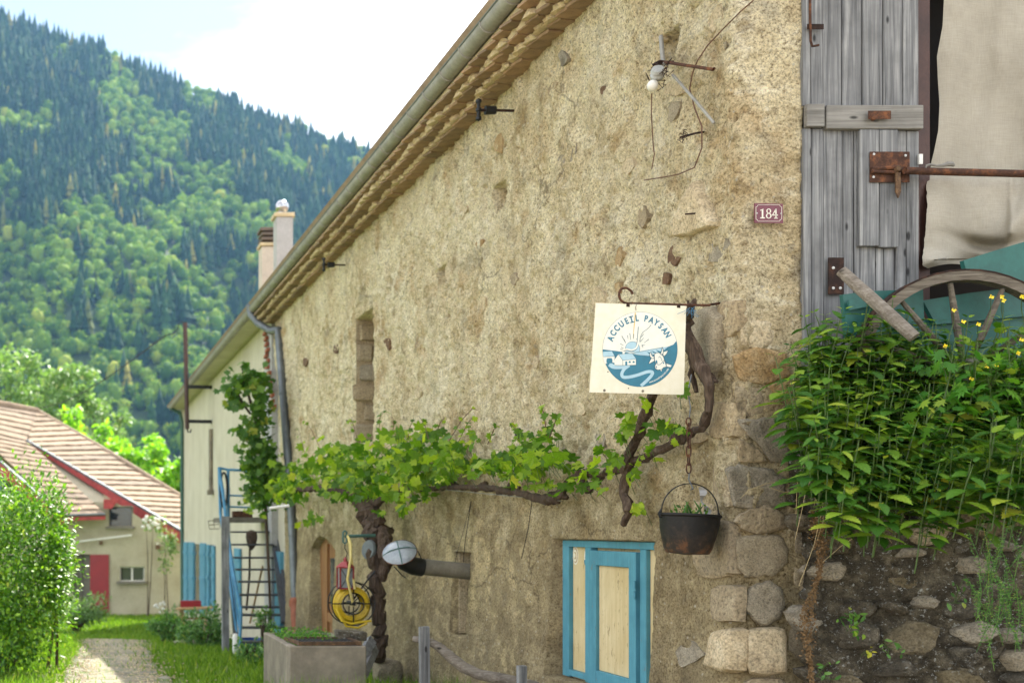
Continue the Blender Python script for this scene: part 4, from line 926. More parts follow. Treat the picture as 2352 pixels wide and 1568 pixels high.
# blue window
def window():
    XF = XW + .035
    def Wf(px, py, off=0.0):
        X = XF; Y = X * F / (px - CX); return Vector((X - off, Y, (CY - py) * Y / F))
    yy = lambda px: XF * F / (px - CX)
    zt, zb = -.088, -1.02
    w = thing  # parts live under the farmhouse
    def bar(p0, p1, z0, z1, off, th, mat, nm, par, label=None):
        mb = MB(); ya, yb = yy(p1), yy(p0); mb.box((XF - off + th / 2 - .0, (ya + yb) / 2, (z0 + z1) / 2), (th, yb - ya, z1 - z0), None, .003); return part(nm, mb, mat, par, label=label)
    mb = MB(); mb.box((XF + .05, (6.5 + 7.93) / 2, (zt + zb) / 2), (.012, 1.46, 1.0)); win = part('window', mb, M['board'], farm, label='blue framed casement window with cream boarded panes')
    bar(1292, 1306, zb, zt, .0, .045, M['blue'], 'frame', win); bar(1306, 1530, zt - .045, zt, .002, .045, M['blue'], 'frame', win); bar(1306, 1347, zb + .01, zb + .05, .002, .045, M['blue'], 'frame', win)
    bar(1345, 1358, zb, zt - .045, .004, .05, M['blue'], 'frame', win); bar(1471, 1485, zb, zt - .045, .004, .05, M['blue'], 'frame', win); bar(1485, 1530, zb, zb + .04, .002, .045, M['blue'], 'frame', win)
    bar(1526, 1532, zb, -.5, .0, .03, M['blue'], 'frame', win)
    bar(1306, 1345, zb + .05, zt - .045, -.03, .012, M['board'], 'panel', win); bar(1485, 1530, zb + .04, zt - .045, -.022, .012, M['board'], 'panel', win)
    # hinged leaf
    z1 = zt - .062
    bar(1360, 1376, zb, z1, .022, .04, M['blue'], 'casement', win); bar(1452, 1468, zb, z1, .022, .04, M['blue'], 'casement', win)
    bar(1376, 1452, z1 - .095, z1, .021, .04, M['blue'], 'casement', win); bar(1376, 1452, zb, zb + .10, .021, .04, M['blue'], 'casement', win)
    bar(1376, 1452, zb + .10, z1 - .095, -.0, .012, M['board'], 'panel', win)
    mb = MB()
    for zz in (z1 - .22, z1 - .28): mb.tube([(XF - .03, yy(1469), zz), (XF - .03, yy(1469), zz + .05)], .009, 8)
    part('hinge', mb, M['blue'], win)
    # two stickers behind the left pane
    c0 = Vector((XF - -.016, yy(1325), 0))
    def disc(px, py, ry, rz, mat, off, nm='sticker'):
        q = Wf(px, py); mb = MB(); n = 24; mb.prism([(XF + .029 - off, q.y + ry * math.cos(2 * math.pi * k / n), q.z + rz * math.sin(2 * math.pi * k / n)) for k in range(n)], (.001, 0, 0)); return part(nm, mb, mat, win)
    disc(1312, 1275, .042, .062, M['plate_white'], 0); disc(1312, 1275, .033, .05, M['wood_table'], .0015); disc(1312, 1275, .028, .043, M['sign'], .003); disc(1312, 1275, .016, .026, M['wood_table'], .0045); disc(1312, 1275, .011, .018, M['sign'], .006)
    disc(1337, 1281, .035, .062, M['plate_white'], 0); 
    q = Wf(1337, 1281)
    mb = MB(); n = 12; mb.prism([(XF + .0275, q.y + .033 * math.cos(math.pi + math.pi * k / n), q.z - .012 + .045 * math.sin(math.pi + math.pi * k / n)) for k in range(n + 1)], (.001, 0, 0)); part('sticker', mb, M['sign_teal'], win)
    mb = MB(); mb.prism([(XF + .0275, q.y + .02, q.z + .0), (XF + .0275, q.y - .02, q.z + .0), (XF + .0275, q.y, q.z + .045)], (.001, 0, 0)); part('sticker', mb, M['red'], win)
window()
# arched door
mb = MB(); mb.box((XW + .13, 15.15, -1.15), (.05, 2.0, 1.98)); dr = part('door', mb, M['wood_orange'], farm, label='varnished arched wooden door')
mb = MB(); mb.box((XW + .10, 14.95, -.72), (.02, .42, .62)); part('pane', mb, M['glass_dark'], dr)
mb = MB()
mb.box((XW + .09, 14.60, -1.15), (.04, .12, 1.85)); mb.box((XW + .09, 15.34, -1.15), (.04, .14, 1.85)); mb.box((XW + .09, 14.97, -1.2), (.03, .6, .12)); part('frame', mb, M['wood_orange'], dr)
# barn: side structure behind the front
mb = MB(); mb.add([(3.6, 6.6, .3), (6.6, 6.6, .3), (6.6, 6.6, 3.2), (3.6, 6.6, 3.2), (3.6, 5.9, .3), (3.6, 5.9, 3.2), (6.6, 5.9, .3), (6.6, 5.9, 3.2)], [(0, 1, 2, 3), (0, 3, 5, 4), (1, 6, 7, 2), (3, 2, 7, 5), (0, 4, 6, 1)]); part('barn_interior', mb, M['dark'], farm)
mb = MB(); mb.box(((WB(2132, 0).x), 5.86, 1.5), (.083, .14, 3.6), None, .004); mb.box(((WB(2115, 0).x), 5.79, 1.5), (.012, .05, 3.6)); part('steel_post', mb, M['column'], farm)

def barn_door():
    d = thing  # door hangs on the farmhouse but is parented there
    mb = MB(); x0, x1 = WB(1845, 0).x, WB(2110, 0).x; mb.box(((x0 + x1) / 2, YB + .055, 1.75), (x1 - x0, .02, 2.75)); door = part('barn_door', mb, M['dark'], farm, label='weathered grey plank barn door')
    def bd(px0, px1, py0, py1, off, th, mat='wood', nm='plank', gap=1.15):
        mb = MB(); a = WB(px0 + gap, py0); b_ = WB(px1 - gap, py1)
        mb.box(((a.x + b_.x) / 2, YB - off + th / 2, (a.z + b_.z) / 2), (b_.x - a.x, th, a.z - b_.z), Matrix.Rotation(random.uniform(-.0015, .0015), 3, 'Y'), .003); return part(nm, mb, M[mat], door)
    for a, b_ in zip([1889, 1935, 1981, 2028, 2073], [1935, 1981, 2028, 2073, 2111]): bd(a, b_, -60, 249, random.uniform(-.004, .004), .025)
    bd(1838, 1858, -60, 246, .016, .035); bd(1858, 1889, -60, 246, .01, .03)
    bd(1840, 1860, 297, 860, .016, .035); bd(1860, 1890, 297, 860, .01, .03)
    for a, b_ in zip([1890, 1937, 1962], [1937, 1962, 2012]): bd(a, b_, 296, 860, random.uniform(-.004, .003), .025)
    for a, b_ in zip([2012, 2030], [2030, 2056]): bd(a, b_, 560, 860, random.uniform(-.004, .003), .025)
    bd(2056, 2080, 302, 860, .008, .025); bd(2080, 2110, 302, 860, .006, .025)
    bd(1965, 2011, 302, 568, .03, .028); bd(2011, 2056, 302, 571, .028, .028)
    bd(1887, 2111, 247, 301, .035, .035, 'wood_x', 'rail'); bd(1841, 1884, 245, 297, .04, .03, 'wood_x', 'rail')
    # ironwork
    def plate(px0, py0, px1, py1, off, th=.004, mat='rust', nm='latch_plate', par=door):
        mb = MB(); a = WB(px0, py0); b_ = WB(px1, py1); mb.box(((a.x + b_.x) / 2, YB - off, (a.z + b_.z) / 2), (b_.x - a.x, th, a.z - b_.z), None, .001, .0006); return part(nm, mb, M[mat], par)
    def screws(par, lst, off, r_=.007):
        for x, y in lst:
            mb = MB(); q = WB(x, y); mb.lathe([(r_, 0), (r_ * .9, .002), (r_ * .4, .003)], (q.x, YB - off, q.z), 8, (0, -1, 0)); part('screw', mb, M['screw'], par, True)
    lp = plate(1986, 354, 2077, 424, .036); screws(lp, [(1995, 360), (2067, 363), (1994, 412), (2053, 422)], .038)
    mb = MB(); mb.tube([WB(2003, 387, .045), WB(2003, 394, .048), WB(2060, 396, .048)], .009, 8); mb.tube([WB(2003, 388, .045), WB(2066, 384, .05)], .011, 8); part('bolt', mb, M['rust'], lp, True)
    mb = MB(); a = [(2058, 396), (2069, 396), (2070, 440), (2064, 455), (2058, 440)]; mb.prism([WB(x, y, .06) for x, y in a], (0, .008, 0)); mb.lathe([(.016, -.01), (.018, 0), (.012, .01)], WB(2062, 388, .055), 12, (0, -1, 0)); part('hasp', mb, M['metal_grille'], lp)
    sp = plate(1976, 264, 2028, 283, .056); mb = MB(); mb.lathe([(.014, 0), (.014, .012), (.008, .016)], WB(2004, 272, .058), 10, (0, -1, 0)); part('boss', mb, M['rust'], sp, True)
    hs = plate(1896, 594, 1931, 678, .022, .006, 'rust_dark', 'strap'); screws(hs, [(1906, 618), (1922, 664), (1906, 664), (1924, 628)], .026, .008)
    hk = plate(1843, 63, 1881, 75, .036, .004, 'rust_dark', 'hook_plate'); mb = MB(); mb.tube([WB(1860, -60, .045), WB(1861, 60, .048), WB(1862, 95, .048), WB(1866, 107, .05), WB(1881, 104, .055)], .006, 8); part('hook', mb, M['rust'], hk, True)
    mb = MB(); a = WB(2103, 356); b_ = WB(2111, 382); mb.box(((a.x + b_.x) / 2, YB - .02, (a.z + b_.z) / 2), (.018, .012, .05)); part('bracket', mb, M['white'], door)
barn_door()
# hanging linen sheet
def sheet():
    lx = [(-60, 2168), (0, 2168), (60, 2165), (130, 2152), (180, 2154), (240, 2158), (300, 2155), (345, 2146), (385, 2136), (425, 2128), (480, 2130), (520, 2126), (560, 2122), (590, 2119), (606, 2120), (616, 2130)]
    nz_, nx_ = 170, 150; V = []
    for j in range(nz_ + 1):
        py = -60 + (616 + 60) * j / nz_; x0 = np.interp(py, [a for a, b in lx], [b for a, b in lx]) + (1.2 * float(fbm(np.array([py * .12]), np.array([3.]), 0, 3, 5)[0]) * 4 if py > 380 else 0)
        for i in range(nx_ + 1):
            u = i / nx_; px = x0 + (2640 - x0) * u
            k = max(0, (py - 380) / 236)
            d = .042 * math.sin(px * .021 + .6 + py * .0015) * (.6 + .4 * k) + .016 * math.sin(px * .055 + py * .004) + .012 * math.sin(px * .012 - py * .01)
            # gathered wrinkles in the lower part
            g1 = math.exp(-((px - 2330 + (py - 520) * .35) / 26) ** 2) * math.exp(-((py - 520) / 60) ** 2)
            g2 = math.exp(-((py - 548 - 18 * math.sin(px * .02)) / 14) ** 2) * math.exp(-((px - 2265) / 70) ** 2)
            d += .09 * g1 - .08 * g2 + .03 * math.exp(-((px - 2322) / 8) ** 2) * (1 if 400 < py < 540 else 0) * .6
            d += .06 * math.exp(-((py - 600) / 20) ** 2) * math.sin(px * .03)
            d += float(fbm(np.array([px / 70.]), np.array([py / 110.]), 0, 3, 71)[0]) * .035
            bulge = .04 * math.sin(min(1, max(0, (py - 400) / 220)) * math.pi)
            dy = py
            if u > .35: dy = py
            V.append(tuple(P(px, dy + (0 if py < 600 else 10 * math.sin(px * .028)), YB + .07 - d - bulge)))
    m = nx_ + 1; Q = [(j * m + i, j * m + i + 1, (j + 1) * m + i + 1, (j + 1) * m + i) for j in range(nz_) for i in range(nx_)]
    me = np_mesh('linen_sheet', np.array(V), np.array(Q), True); o = link_mesh('linen_sheet', me, M['fabric'])
    tag(o, 'large pale beige linen sheet hung as a curtain over the barn opening', 'curtain')
sheet()
mb = MB(); mb.tube([WB(2078, 392, .07), WB(2180, 395, .075), WB(2700, 408, .09)], .0185, 12); mb.tube([WB(2078, 392, .07), WB(2078, 392, .03)], .012, 8)
solo('iron_bar', mb, M['rust'], 'rusty round iron bar barring the opening in front of the linen sheet', 'bar', smooth=True)
mb = MB(); mb.tube([WB(2126, 386, .085), WB(2128, 380, .085), WB(2138, 378, .085), WB(2150, 381, .085), WB(2166, 380, .085), WB(2176, 377, .085), WB(2186, 377, .085), WB(2192, 381, .085)], [.004, .005, .006, .005, .008, .012, .012, .006], 8)
solo('door_handle', mb, M['wood_x'], 'small turned handle lying on top of the rusty bar', 'handle', smooth=True)
# house number plate
def number_plate():
    c0 = WB(1766, 489.5); t = thing('number_plate', 'burgundy enamel house number plate reading 184', 'sign', (c0.x, YB - .03, c0.z - .052))
    def Q(x, y, off): # crop coords of the plate: 17..148 x 932..1025
        return WB(1724.8 + x * .5002, y * .5002, .03 + off)
    def rr(x0, y0, x1, y1, off, dep, mat, nm):
        mb = MB(); mb.prism([Q(x, y, off) for x, y in ((x0, y0), (x1, y0 + 3), (x1 + 1, y1 + 1), (x0 + 1, y1 - 1))], (0, dep, 0)); return part(nm, mb, M[mat], t)
    rr(17, 933, 147, 1024, .005, .006, 'plate', 'base')
    # border with scooped corners
    pts = []
    for cx_, cy_, a0 in ((29, 945, 90), (136, 947, 180), (136, 1012, 270), (29, 1010, 0)):
        for k in range(6):
            a = R(a0 - 90 * k / 5) if True else 0
            pts.append((cx_, cy_, a))
    def border(): 
        L, T, Rr, B = 23, 941, 141, 1016; c = 9; o = []
        for k in range(6): a = R(90 * k / 5); o.append((L + c * math.sin(a) if False else L + c * math.cos(a), T + c * math.sin(a)))   # TL scoop from (L+c,T) to (L,T+c)
        o = o[::1]; tl = o
        tr = [(Rr - (x - L), y) for x, y in tl][::-1]; br = [(Rr - (x - L), B - (y - T)) for x, y in tl]; bl = [(x, B - (y - T)) for x, y in tl][::-1]
        return tl[::-1] + tr[::-1] + br[::-1] + bl[::-1]
    b_ = border(); mb = MB(); mb.tube([Q(x, y, .006) for x, y in b_ + b_[:1]], .0012, 5, False); part('border', mb, M['plate_white'], t)
    def glyph(polys):
        mb = MB()
        for p in polys: mb.prism([Q(x, y, .0065) for x, y in p], (0, .001, 0))
        part('digit', mb, M['plate_white'], t)
    glyph([[(50, 962), (57, 958), (57, 998), (50, 998)], [(43, 964), (50, 961), (50, 966), (43, 968)], [(43, 998), (64, 998), (64, 1003), (43, 1003)]])
    def ring(cx_, cy_, rx, ry, wx, wy):
        n = 20; mb = []
        for k in range(n):
            a, b2 = 2 * math.pi * k / n, 2 * math.pi * (k + 1) / n
            mb.append([(cx_ + rx * math.cos(a), cy_ + ry * math.sin(a)), (cx_ + rx * math.cos(b2), cy_ + ry * math.sin(b2)), (cx_ + (rx - wx) * math.cos(b2), cy_ + (ry - wy) * math.sin(b2)), (cx_ + (rx - wx) * math.cos(a), cy_ + (ry - wy) * math.sin(a))])
        return mb
    glyph(ring(82, 969, 11, 11, 5, 3) + ring(82, 991, 13, 12.5, 5.5, 3.2))
    glyph([[(112, 959), (118, 959), (118, 1003), (112, 1003)], [(113, 959), (117, 962), (102, 986), (98, 986)], [(97, 985), (124, 985), (124, 990), (97, 990)], [(107, 1000), (123, 1000), (123, 1004), (107, 1004)]])
    for x, y in ((28, 979), (137, 981)):
        mb = MB(); q = Q(x, y, .007); mb.lathe([(.004, 0), (.003, .002)], q, 8, (0, -1, 0)); part('screw', mb, M['screw'], t)
number_plate()

mb = MB(); mb.box((XW + .20, 13.425, 1.71), (.40, .02, 1.44), None, 0, .0); part('reveal', mb, M['quoin'], farm, label='rough brown reveal of the tall slit opening')
for k in range(6):
    z0 = 1.0 + k * .235; mb = MB(); mb.box((XW + .10 + .09 * (k % 2), 13.405, z0 + .11), (random.uniform(.18, .34), .05, .19), None, .02, .012); part('reveal_stone', mb, M['quoin' if k % 3 else 'quoin_grey'], farm)
mb = MB(); mb.box((XW + .17, 9.93, -.57), (.30, .02, .70)); part('reveal', mb, M['quoin_pale'], farm, label='smooth pale reveal of the slit with the flue pipe')
# ------------------------------------------------------------------ smooth cream annex beyond
def annex():
    t = thing('annex_house', 'smooth cream rendered house joined to the far end of the stone farmhouse', 'house', (3.45, 26, -2.7))
    XA = 3.45; mb = MB(); mb.box((XA + .1, 26.0, .3), (.2, 18.4, 6.6)); mb.box((6.5, 35.3, .3), (6.2, .2, 6.6)); part('wall', mb, M['cream'], t)
    def A(px, py, off=0.0):
        X = XA - off; Y = X * F / (px - CX); return Vector((X, Y, (CY - py) * Y / F))
    # shutters folded back beside tall windows
    for a, b, y0, y1, lab in [(425, 433.5, 1244, 1402, None), (437, 448, 1244, 1402, None), (463, 475, 1246, 1406, None), (479, 484, 1250, 1400, None), (490, 496, 1252, 1400, None), (543, 556, 1258, 1420, None)]:
        p, q = A(a, y0), A(b, y0); z0 = A(a, y1).z; mb = MB()
        mb.box((XA - .035, (p.y + q.y) / 2, (p.z + z0) / 2), (.045, p.y - q.y - .02, p.z - z0), None, .004); sh = part('shutter', mb, M['blue_far'], t)
        for f_ in (.15, .5, .85): mb = MB(); mb.box((XA - .065, (p.y + q.y) / 2, z0 + (p.z - z0) * f_), (.02, (p.y - q.y) * .9, .09)); part('ledge', mb, M['blue_far'], sh)
    for a, b, y0, y1 in [(449, 461, 1248, 1402), (485, 490, 1250, 1400)]:
        p, q = A(a, y0), A(b, y0); z0 = A(a, y1).z; mb = MB(); mb.box((XA - .005, (p.y + q.y) / 2, (p.z + z0) / 2), (.03, p.y - q.y, p.z - z0)); part('window', mb, M['glass_dark'], t)
    mb = MB(); p, q = A(630, 1268), A(652, 1268); mb.box((XA - .03, (p.y + q.y) / 2, -1.35), (.06, p.y - q.y, 1.9)); part('door', mb, M['blue_far'], t, label='pale blue door behind the stair')
    mb = MB(); mb.tube([A(484, 985, .05), A(484, 1125, .05)], .05, 8); mb.box(A(483, 1130, .08), (.14, .2, .12)); part('cable_duct', mb, M['concrete'], t)
    mb = MB(); p, q = A(516, 1000), A(529, 1000); mb.box((XA - .02, (p.y + q.y) / 2, .1), (.05, p.y - q.y, 1.5)); part('wall_strip', mb, M['chimney_grey'], t)  # pale grey upright strip set on the cream wall
    # brick-toothed pilaster where the two houses meet
    p = WA(603, 770); q = WA(628, 770); mb = MB(); mb.box((3.40, 19.3, .9), (.12, .7, 5.0)); part('corner_pier', mb, M['chimney_grey'], t)
    bm_ = MB(); bm_.box((0, 0, 0), (.05, .22, .06), None, .004, .003); me = bm_.mesh('brick'); me.materials.append(M['castiron'])
    for k in range(14):
        o = bpy.data.objects.new('brick', me); C.objects.link(o); o.parent = t; v = WA(606 + k * 1.5 + random.uniform(-3, 4), 765 + k * 13, .06); o.location = v - BASE[t.name]; o.rotation_euler = (random.uniform(-.1, .1), 0, 0)
    # end downpipe with elbow
    mb = MB(); e = P(392, 928, 34.5); mb.tube([e, e + Vector((.0, 0, -.12)), P(414, 948, 34.6), P(418, 968, 34.7), P(418, 1300, 34.8), P(419, 1475, 34.9)], .055, 8); part('downpipe', mb, M['green_iron'], t, True)
    # chimneys on the roof
    return t
annex()
def chimneys():
    t = thing('chimney_stack', 'pinkish rendered chimney with dark slatted louvre cap on the roof', 'chimney', P(622, 640, 22))
    Y = 22.0; a = P(601, 566, Y); b = P(643, 640, Y); mb = MB(); mb.box(((a.x + b.x) / 2, Y + .18, (a.z + b.z) / 2 - .25), (b.x - a.x, .36, a.z - b.z + .5), None, .005); part('shaft', mb, M['chimney_pink'], t)
    for py, w, h in ((561, 27, 7), (548, 23, 6), (537, 23, 6), (526, 26, 7)):
        p = P(620, py, Y); mb = MB(); mb.box((p.x, Y + .18, p.z), (w * 2 * Y / F * .85, .42, h * Y / F), None, .004); part('louvre_slab', mb, M['chimney_cap'] if py < 560 else M['mortar'], t)
    mb = MB(); p = P(620, 545, Y); mb.box((p.x, Y + .18, p.z), (.22, .2, .32)); part('flue', mb, M['chimney_cap'], t)
    t = thing('chimney_stack', 'grey square chimney topped by a shiny round metal cowl', 'chimney', P(653, 640, 20.8))
    Y = 20.8; a = P(635, 497, Y); b = P(673, 640, Y); mb = MB(); mb.box(((a.x + b.x) / 2, Y + .16, (a.z + b.z) / 2 - .2), (b.x - a.x, .32, a.z - b.z + .4), None, .005); part('shaft', mb, M['chimney_grey'], t)
    p = P(653, 493, Y); mb = MB(); mb.box((p.x, Y + .16, p.z), (.37, .38, .07), None, .006); part('cap', mb, M['mortar'], t)
    p = P(651, 470, Y); r_ = 16 * Y / F; mb = MB(); mb.lathe([(r_ * .55, -r_ * 1.15), (r_ * .6, -r_ * .8)] + [(r_ * math.cos(a), r_ * math.sin(a)) for a in np.linspace(-.9, 1.56, 10)], (p.x, Y + .16, p.z), 20); part('cowl', mb, M['steel_bright'], t, True)
chimneys()
def mast():
    t = thing('cable_mast', 'brown steel cable mast held off the cream wall by two brackets', 'mast', P(429, 985, 27.8)); Y = 27.8
    mb = MB(); mb.tube([P(425, 741, Y), P(430, 985, Y)], .055, 10); part('pole', mb, M['column'], t, True)
    for y0, y1 in ((888, 889), (967, 968)):
        mb = MB(); mb.beam(P(427, y0, Y), Vector((3.44, Y, P(0, y1, Y).z)), .08, .08); part('bracket', mb, M['iron'], t)
    mb = MB(); mb.tube([P(424, 745, Y), P(417, 738, Y), P(411, 742, Y), P(408, 755, Y), P(400, 765, Y), P(380, 770, Y)], .012, 6); mb.tube([P(430, 985, Y), P(432, 992, Y), P(437, 993, Y), P(439, 985, Y)], .02, 6); part('cable', mb, M['iron'], t, True)
    mb = MB(); pts = []
    for k in range(16):
        s = k / 15; a = P(380, 770, Y); b = P(-20, 905, 60); q = a.lerp(b, s); q.z -= 1.2 * math.sin(math.pi * s) ; pts.append(q)
    mb.tube(pts, .014, 5); part('overhead_wire', mb, M['dark'], t)
mast()

# ------------------------------------------------------------------ steel stair with blue rail
def stair():
    t = thing('outdoor_stair', 'open steel outdoor stair with bright blue handrails against the annex wall', 'stairs', (2.8, 17.4, gz(17.4)))
    yb, yt = 17.3, 19.4
    def SP(px, py, k): return P(px, py, yb + (yt - yb) * k)
    ks = [(1503, 540, 662), (1473, 549, 660), (1440, 552, 658), (1411, 552, 655), (1393, 551, 653), (1365, 549, 647), (1335, 547, 642), (1307, 541, 638), (1280, 537, 632), (1250, 532, 627), (1221, 530, 622)]
    for i, (py, xl, xr) in enumerate(ks):
        k = i / 11; a, b = SP(xl, py, k), SP(xr, py, k); mb = MB(); mb.box(((a.x + b.x) / 2, a.y, a.z), (b.x - a.x, .20, .03), None, .004); part('tread', mb, M['stair_dark'], t)
    mb = MB(); a, b = SP(512, 1188, 1), SP(626, 1188, 1); mb.box(((a.x + b.x) / 2 + .1, a.y + .65, a.z - .04), (b.x - a.x + .2, 1.3, .09)); part('landing', mb, M['fibre'], t)
    for s0, s1, w in (((516, 1195, 1), (546, 1508, 0), .12), ((632, 1205, 1), (668, 1500, 0), .26)):
        mb = MB(); mb.beam(SP(*s0), SP(*s1), .06 if w < .2 else .05, w, (0, 1, 0)); part('stringer', mb, M['stair_dark'], t)
    mb = MB(); a = SP(651, 1440, .1); mb.beam(SP(630, 1205, 1), SP(659, 1430, .15), .17, .05, (0, 1, 0)); part('side_plate', mb, M['stair_dark'], t)
    def rail(pts, r_=.022, nm='handrail'):
        mb = MB(); mb.tube([SP(*p) for p in pts], r_, 8); part(nm, mb, M['stair_blue'], t, True)
    rail([(503, 1073, 1), (512, 1130, .93), (520, 1200, .75), (537, 1320, .4), (553, 1398, .12), (553, 1420, .08), (549, 1505, .02)], .026)
    rail([(503, 1073, 1), (506, 1180, .97), (517, 1250, .7), (534, 1380, .3), (546, 1470, .1), (549, 1505, .02)], .024)
    rail([(504, 1095, .98), (513, 1150, .9), (524, 1255, .62), (541, 1385, .22), (549, 1440, .1)], .016)
    rail([(503, 1074, 1), (522, 1078, 1), (560, 1080, 1), (600, 1082, 1)], .022); rail([(524, 1078, 1), (524, 1186, 1)], .026); rail([(506, 1073, 1.0), (507, 1188, 1)], .024)
    rail([(524, 1137, 1), (600, 1140, 1)], .016, 'rail_bar'); rail([(524, 1163, 1), (600, 1166, 1)], .016, 'rail_bar')
    mb = MB(); pts = [SP(513 + 8 * math.cos(a), 1125 + 40 * math.sin(a), 1) - Vector((0, .05, 0)) for a in np.linspace(0, 2 * math.pi, 24)]; mb.tube(pts, .02, 6)
    solo('rubber_hose_loop', mb, M['iron'], 'black rubber loop hung on the stair rail post', 'hose', smooth=True)
    mb = MB(); a, b = SP(536, 1180, 1), SP(580, 1180, 1); mb.box(((a.x + b.x) / 2, a.y + .1, SP(0, 1181, 1).z), (b.x - a.x, .2, .12), None, .01)
    solo('window_box', mb, M['rust'], 'dark red planter box on the stair landing', 'planter')
    mb = MB()
    for zz in (0, .5, 1): mb.tube([P(478 + 3 * zz, 1196 + 18 * zz, 17.6), P(503, 1192 + 22 * zz, 17.6), P(503, 1192 + 22 * zz, 17.9), P(478 + 3 * zz, 1196 + 18 * zz, 17.9), P(478 + 3 * zz, 1196 + 18 * zz, 17.6)], .006, 4)
    for x in (478, 490, 503): mb.tube([P(x, 1195, 17.6), P(x + 3, 1213, 17.7)], .005, 4)
    solo('wire_basket', mb, M['fibre'], 'small wire basket hooked on the left of the stair', 'basket')
    mb = MB(); mb.beam(P(517, 1186, 17.7), P(519, 1530, 17.7), .11, .11, jit=.01)
    solo('timber_post', mb, M['wood'], 'tall grey timber post at the foot of the blue stair', 'post')
    # things under the stair
    mb = MB(); c = P(580, 1470, 18.2); mb.lathe([(.20, -.55), (.25, 0), (.27, .02), (.24, .03), (.22, -.02)], (c.x, 18.2, c.z), 20); solo('water_butt', mb, M['blue_tub'], 'blue plastic tub standing under the stair treads', 'tub', smooth=True)
    mb = MB(); mb.lathe([(.045, 0), (.045, .42), (.03, .46)], P(541, 1525, 17.0), 10); solo('white_canister', mb, M['white'], 'narrow white canister at the bottom of the stair rail', 'canister', smooth=True)
    mb = MB(); mb.tube([P(574, 1250, 19), P(573, 1320, 18.8), P(566, 1400, 18.6)], .02, 6); mb.lathe([(.01, -.3), (.07, -.22), (.10, -.08), (.09, .0), (.03, .04)], P(578, 1222, 19), 8); solo('garden_brush', mb, M['bark'], 'long handled brown brush hanging behind the stair treads', 'brush', smooth=True)
    mb = MB(); mb.tube([P(603, 1300, 18.9), P(574, 1430, 18.3)], .018, 6); solo('tool_handle', mb, M['wood_table'], 'thin wooden tool handle leaning behind the lower stair treads', 'tool', smooth=True)
stair()
# folding bench with red seat cloth
t = thing('garden_bench', 'small pale wooden folding bench with a red cloth over its back', 'bench', (2.35, 23.4, gz(23.4)))
Y = 23.4
mb = MB(); a, b = P(405, 1397, Y), P(487, 1394, Y); mb.beam(a, b, .28, .035); part('seat', mb, M['wood_table'], t)
mb = MB(); a, b = P(414, 1380, Y + .12), P(462, 1395, Y + .12); mb.box(((a.x + b.x) / 2, Y + .12, (a.z + b.z) / 2), (b.x - a.x, .04, .17), None, .01); part('cloth', mb, M['red_door'], t)
for x0, x1 in ((414, 423), (420, 424), (476, 468)):
    mb = MB(); mb.beam(P(x0, 1398, Y), P(x1, 1458, Y - .1), .035, .035); part('leg', mb, M['wood_table'], t)
mb = MB(); mb.beam(P(418, 1420, Y), P(470, 1418, Y), .03, .03); part('stretcher', mb, M['red'], t)

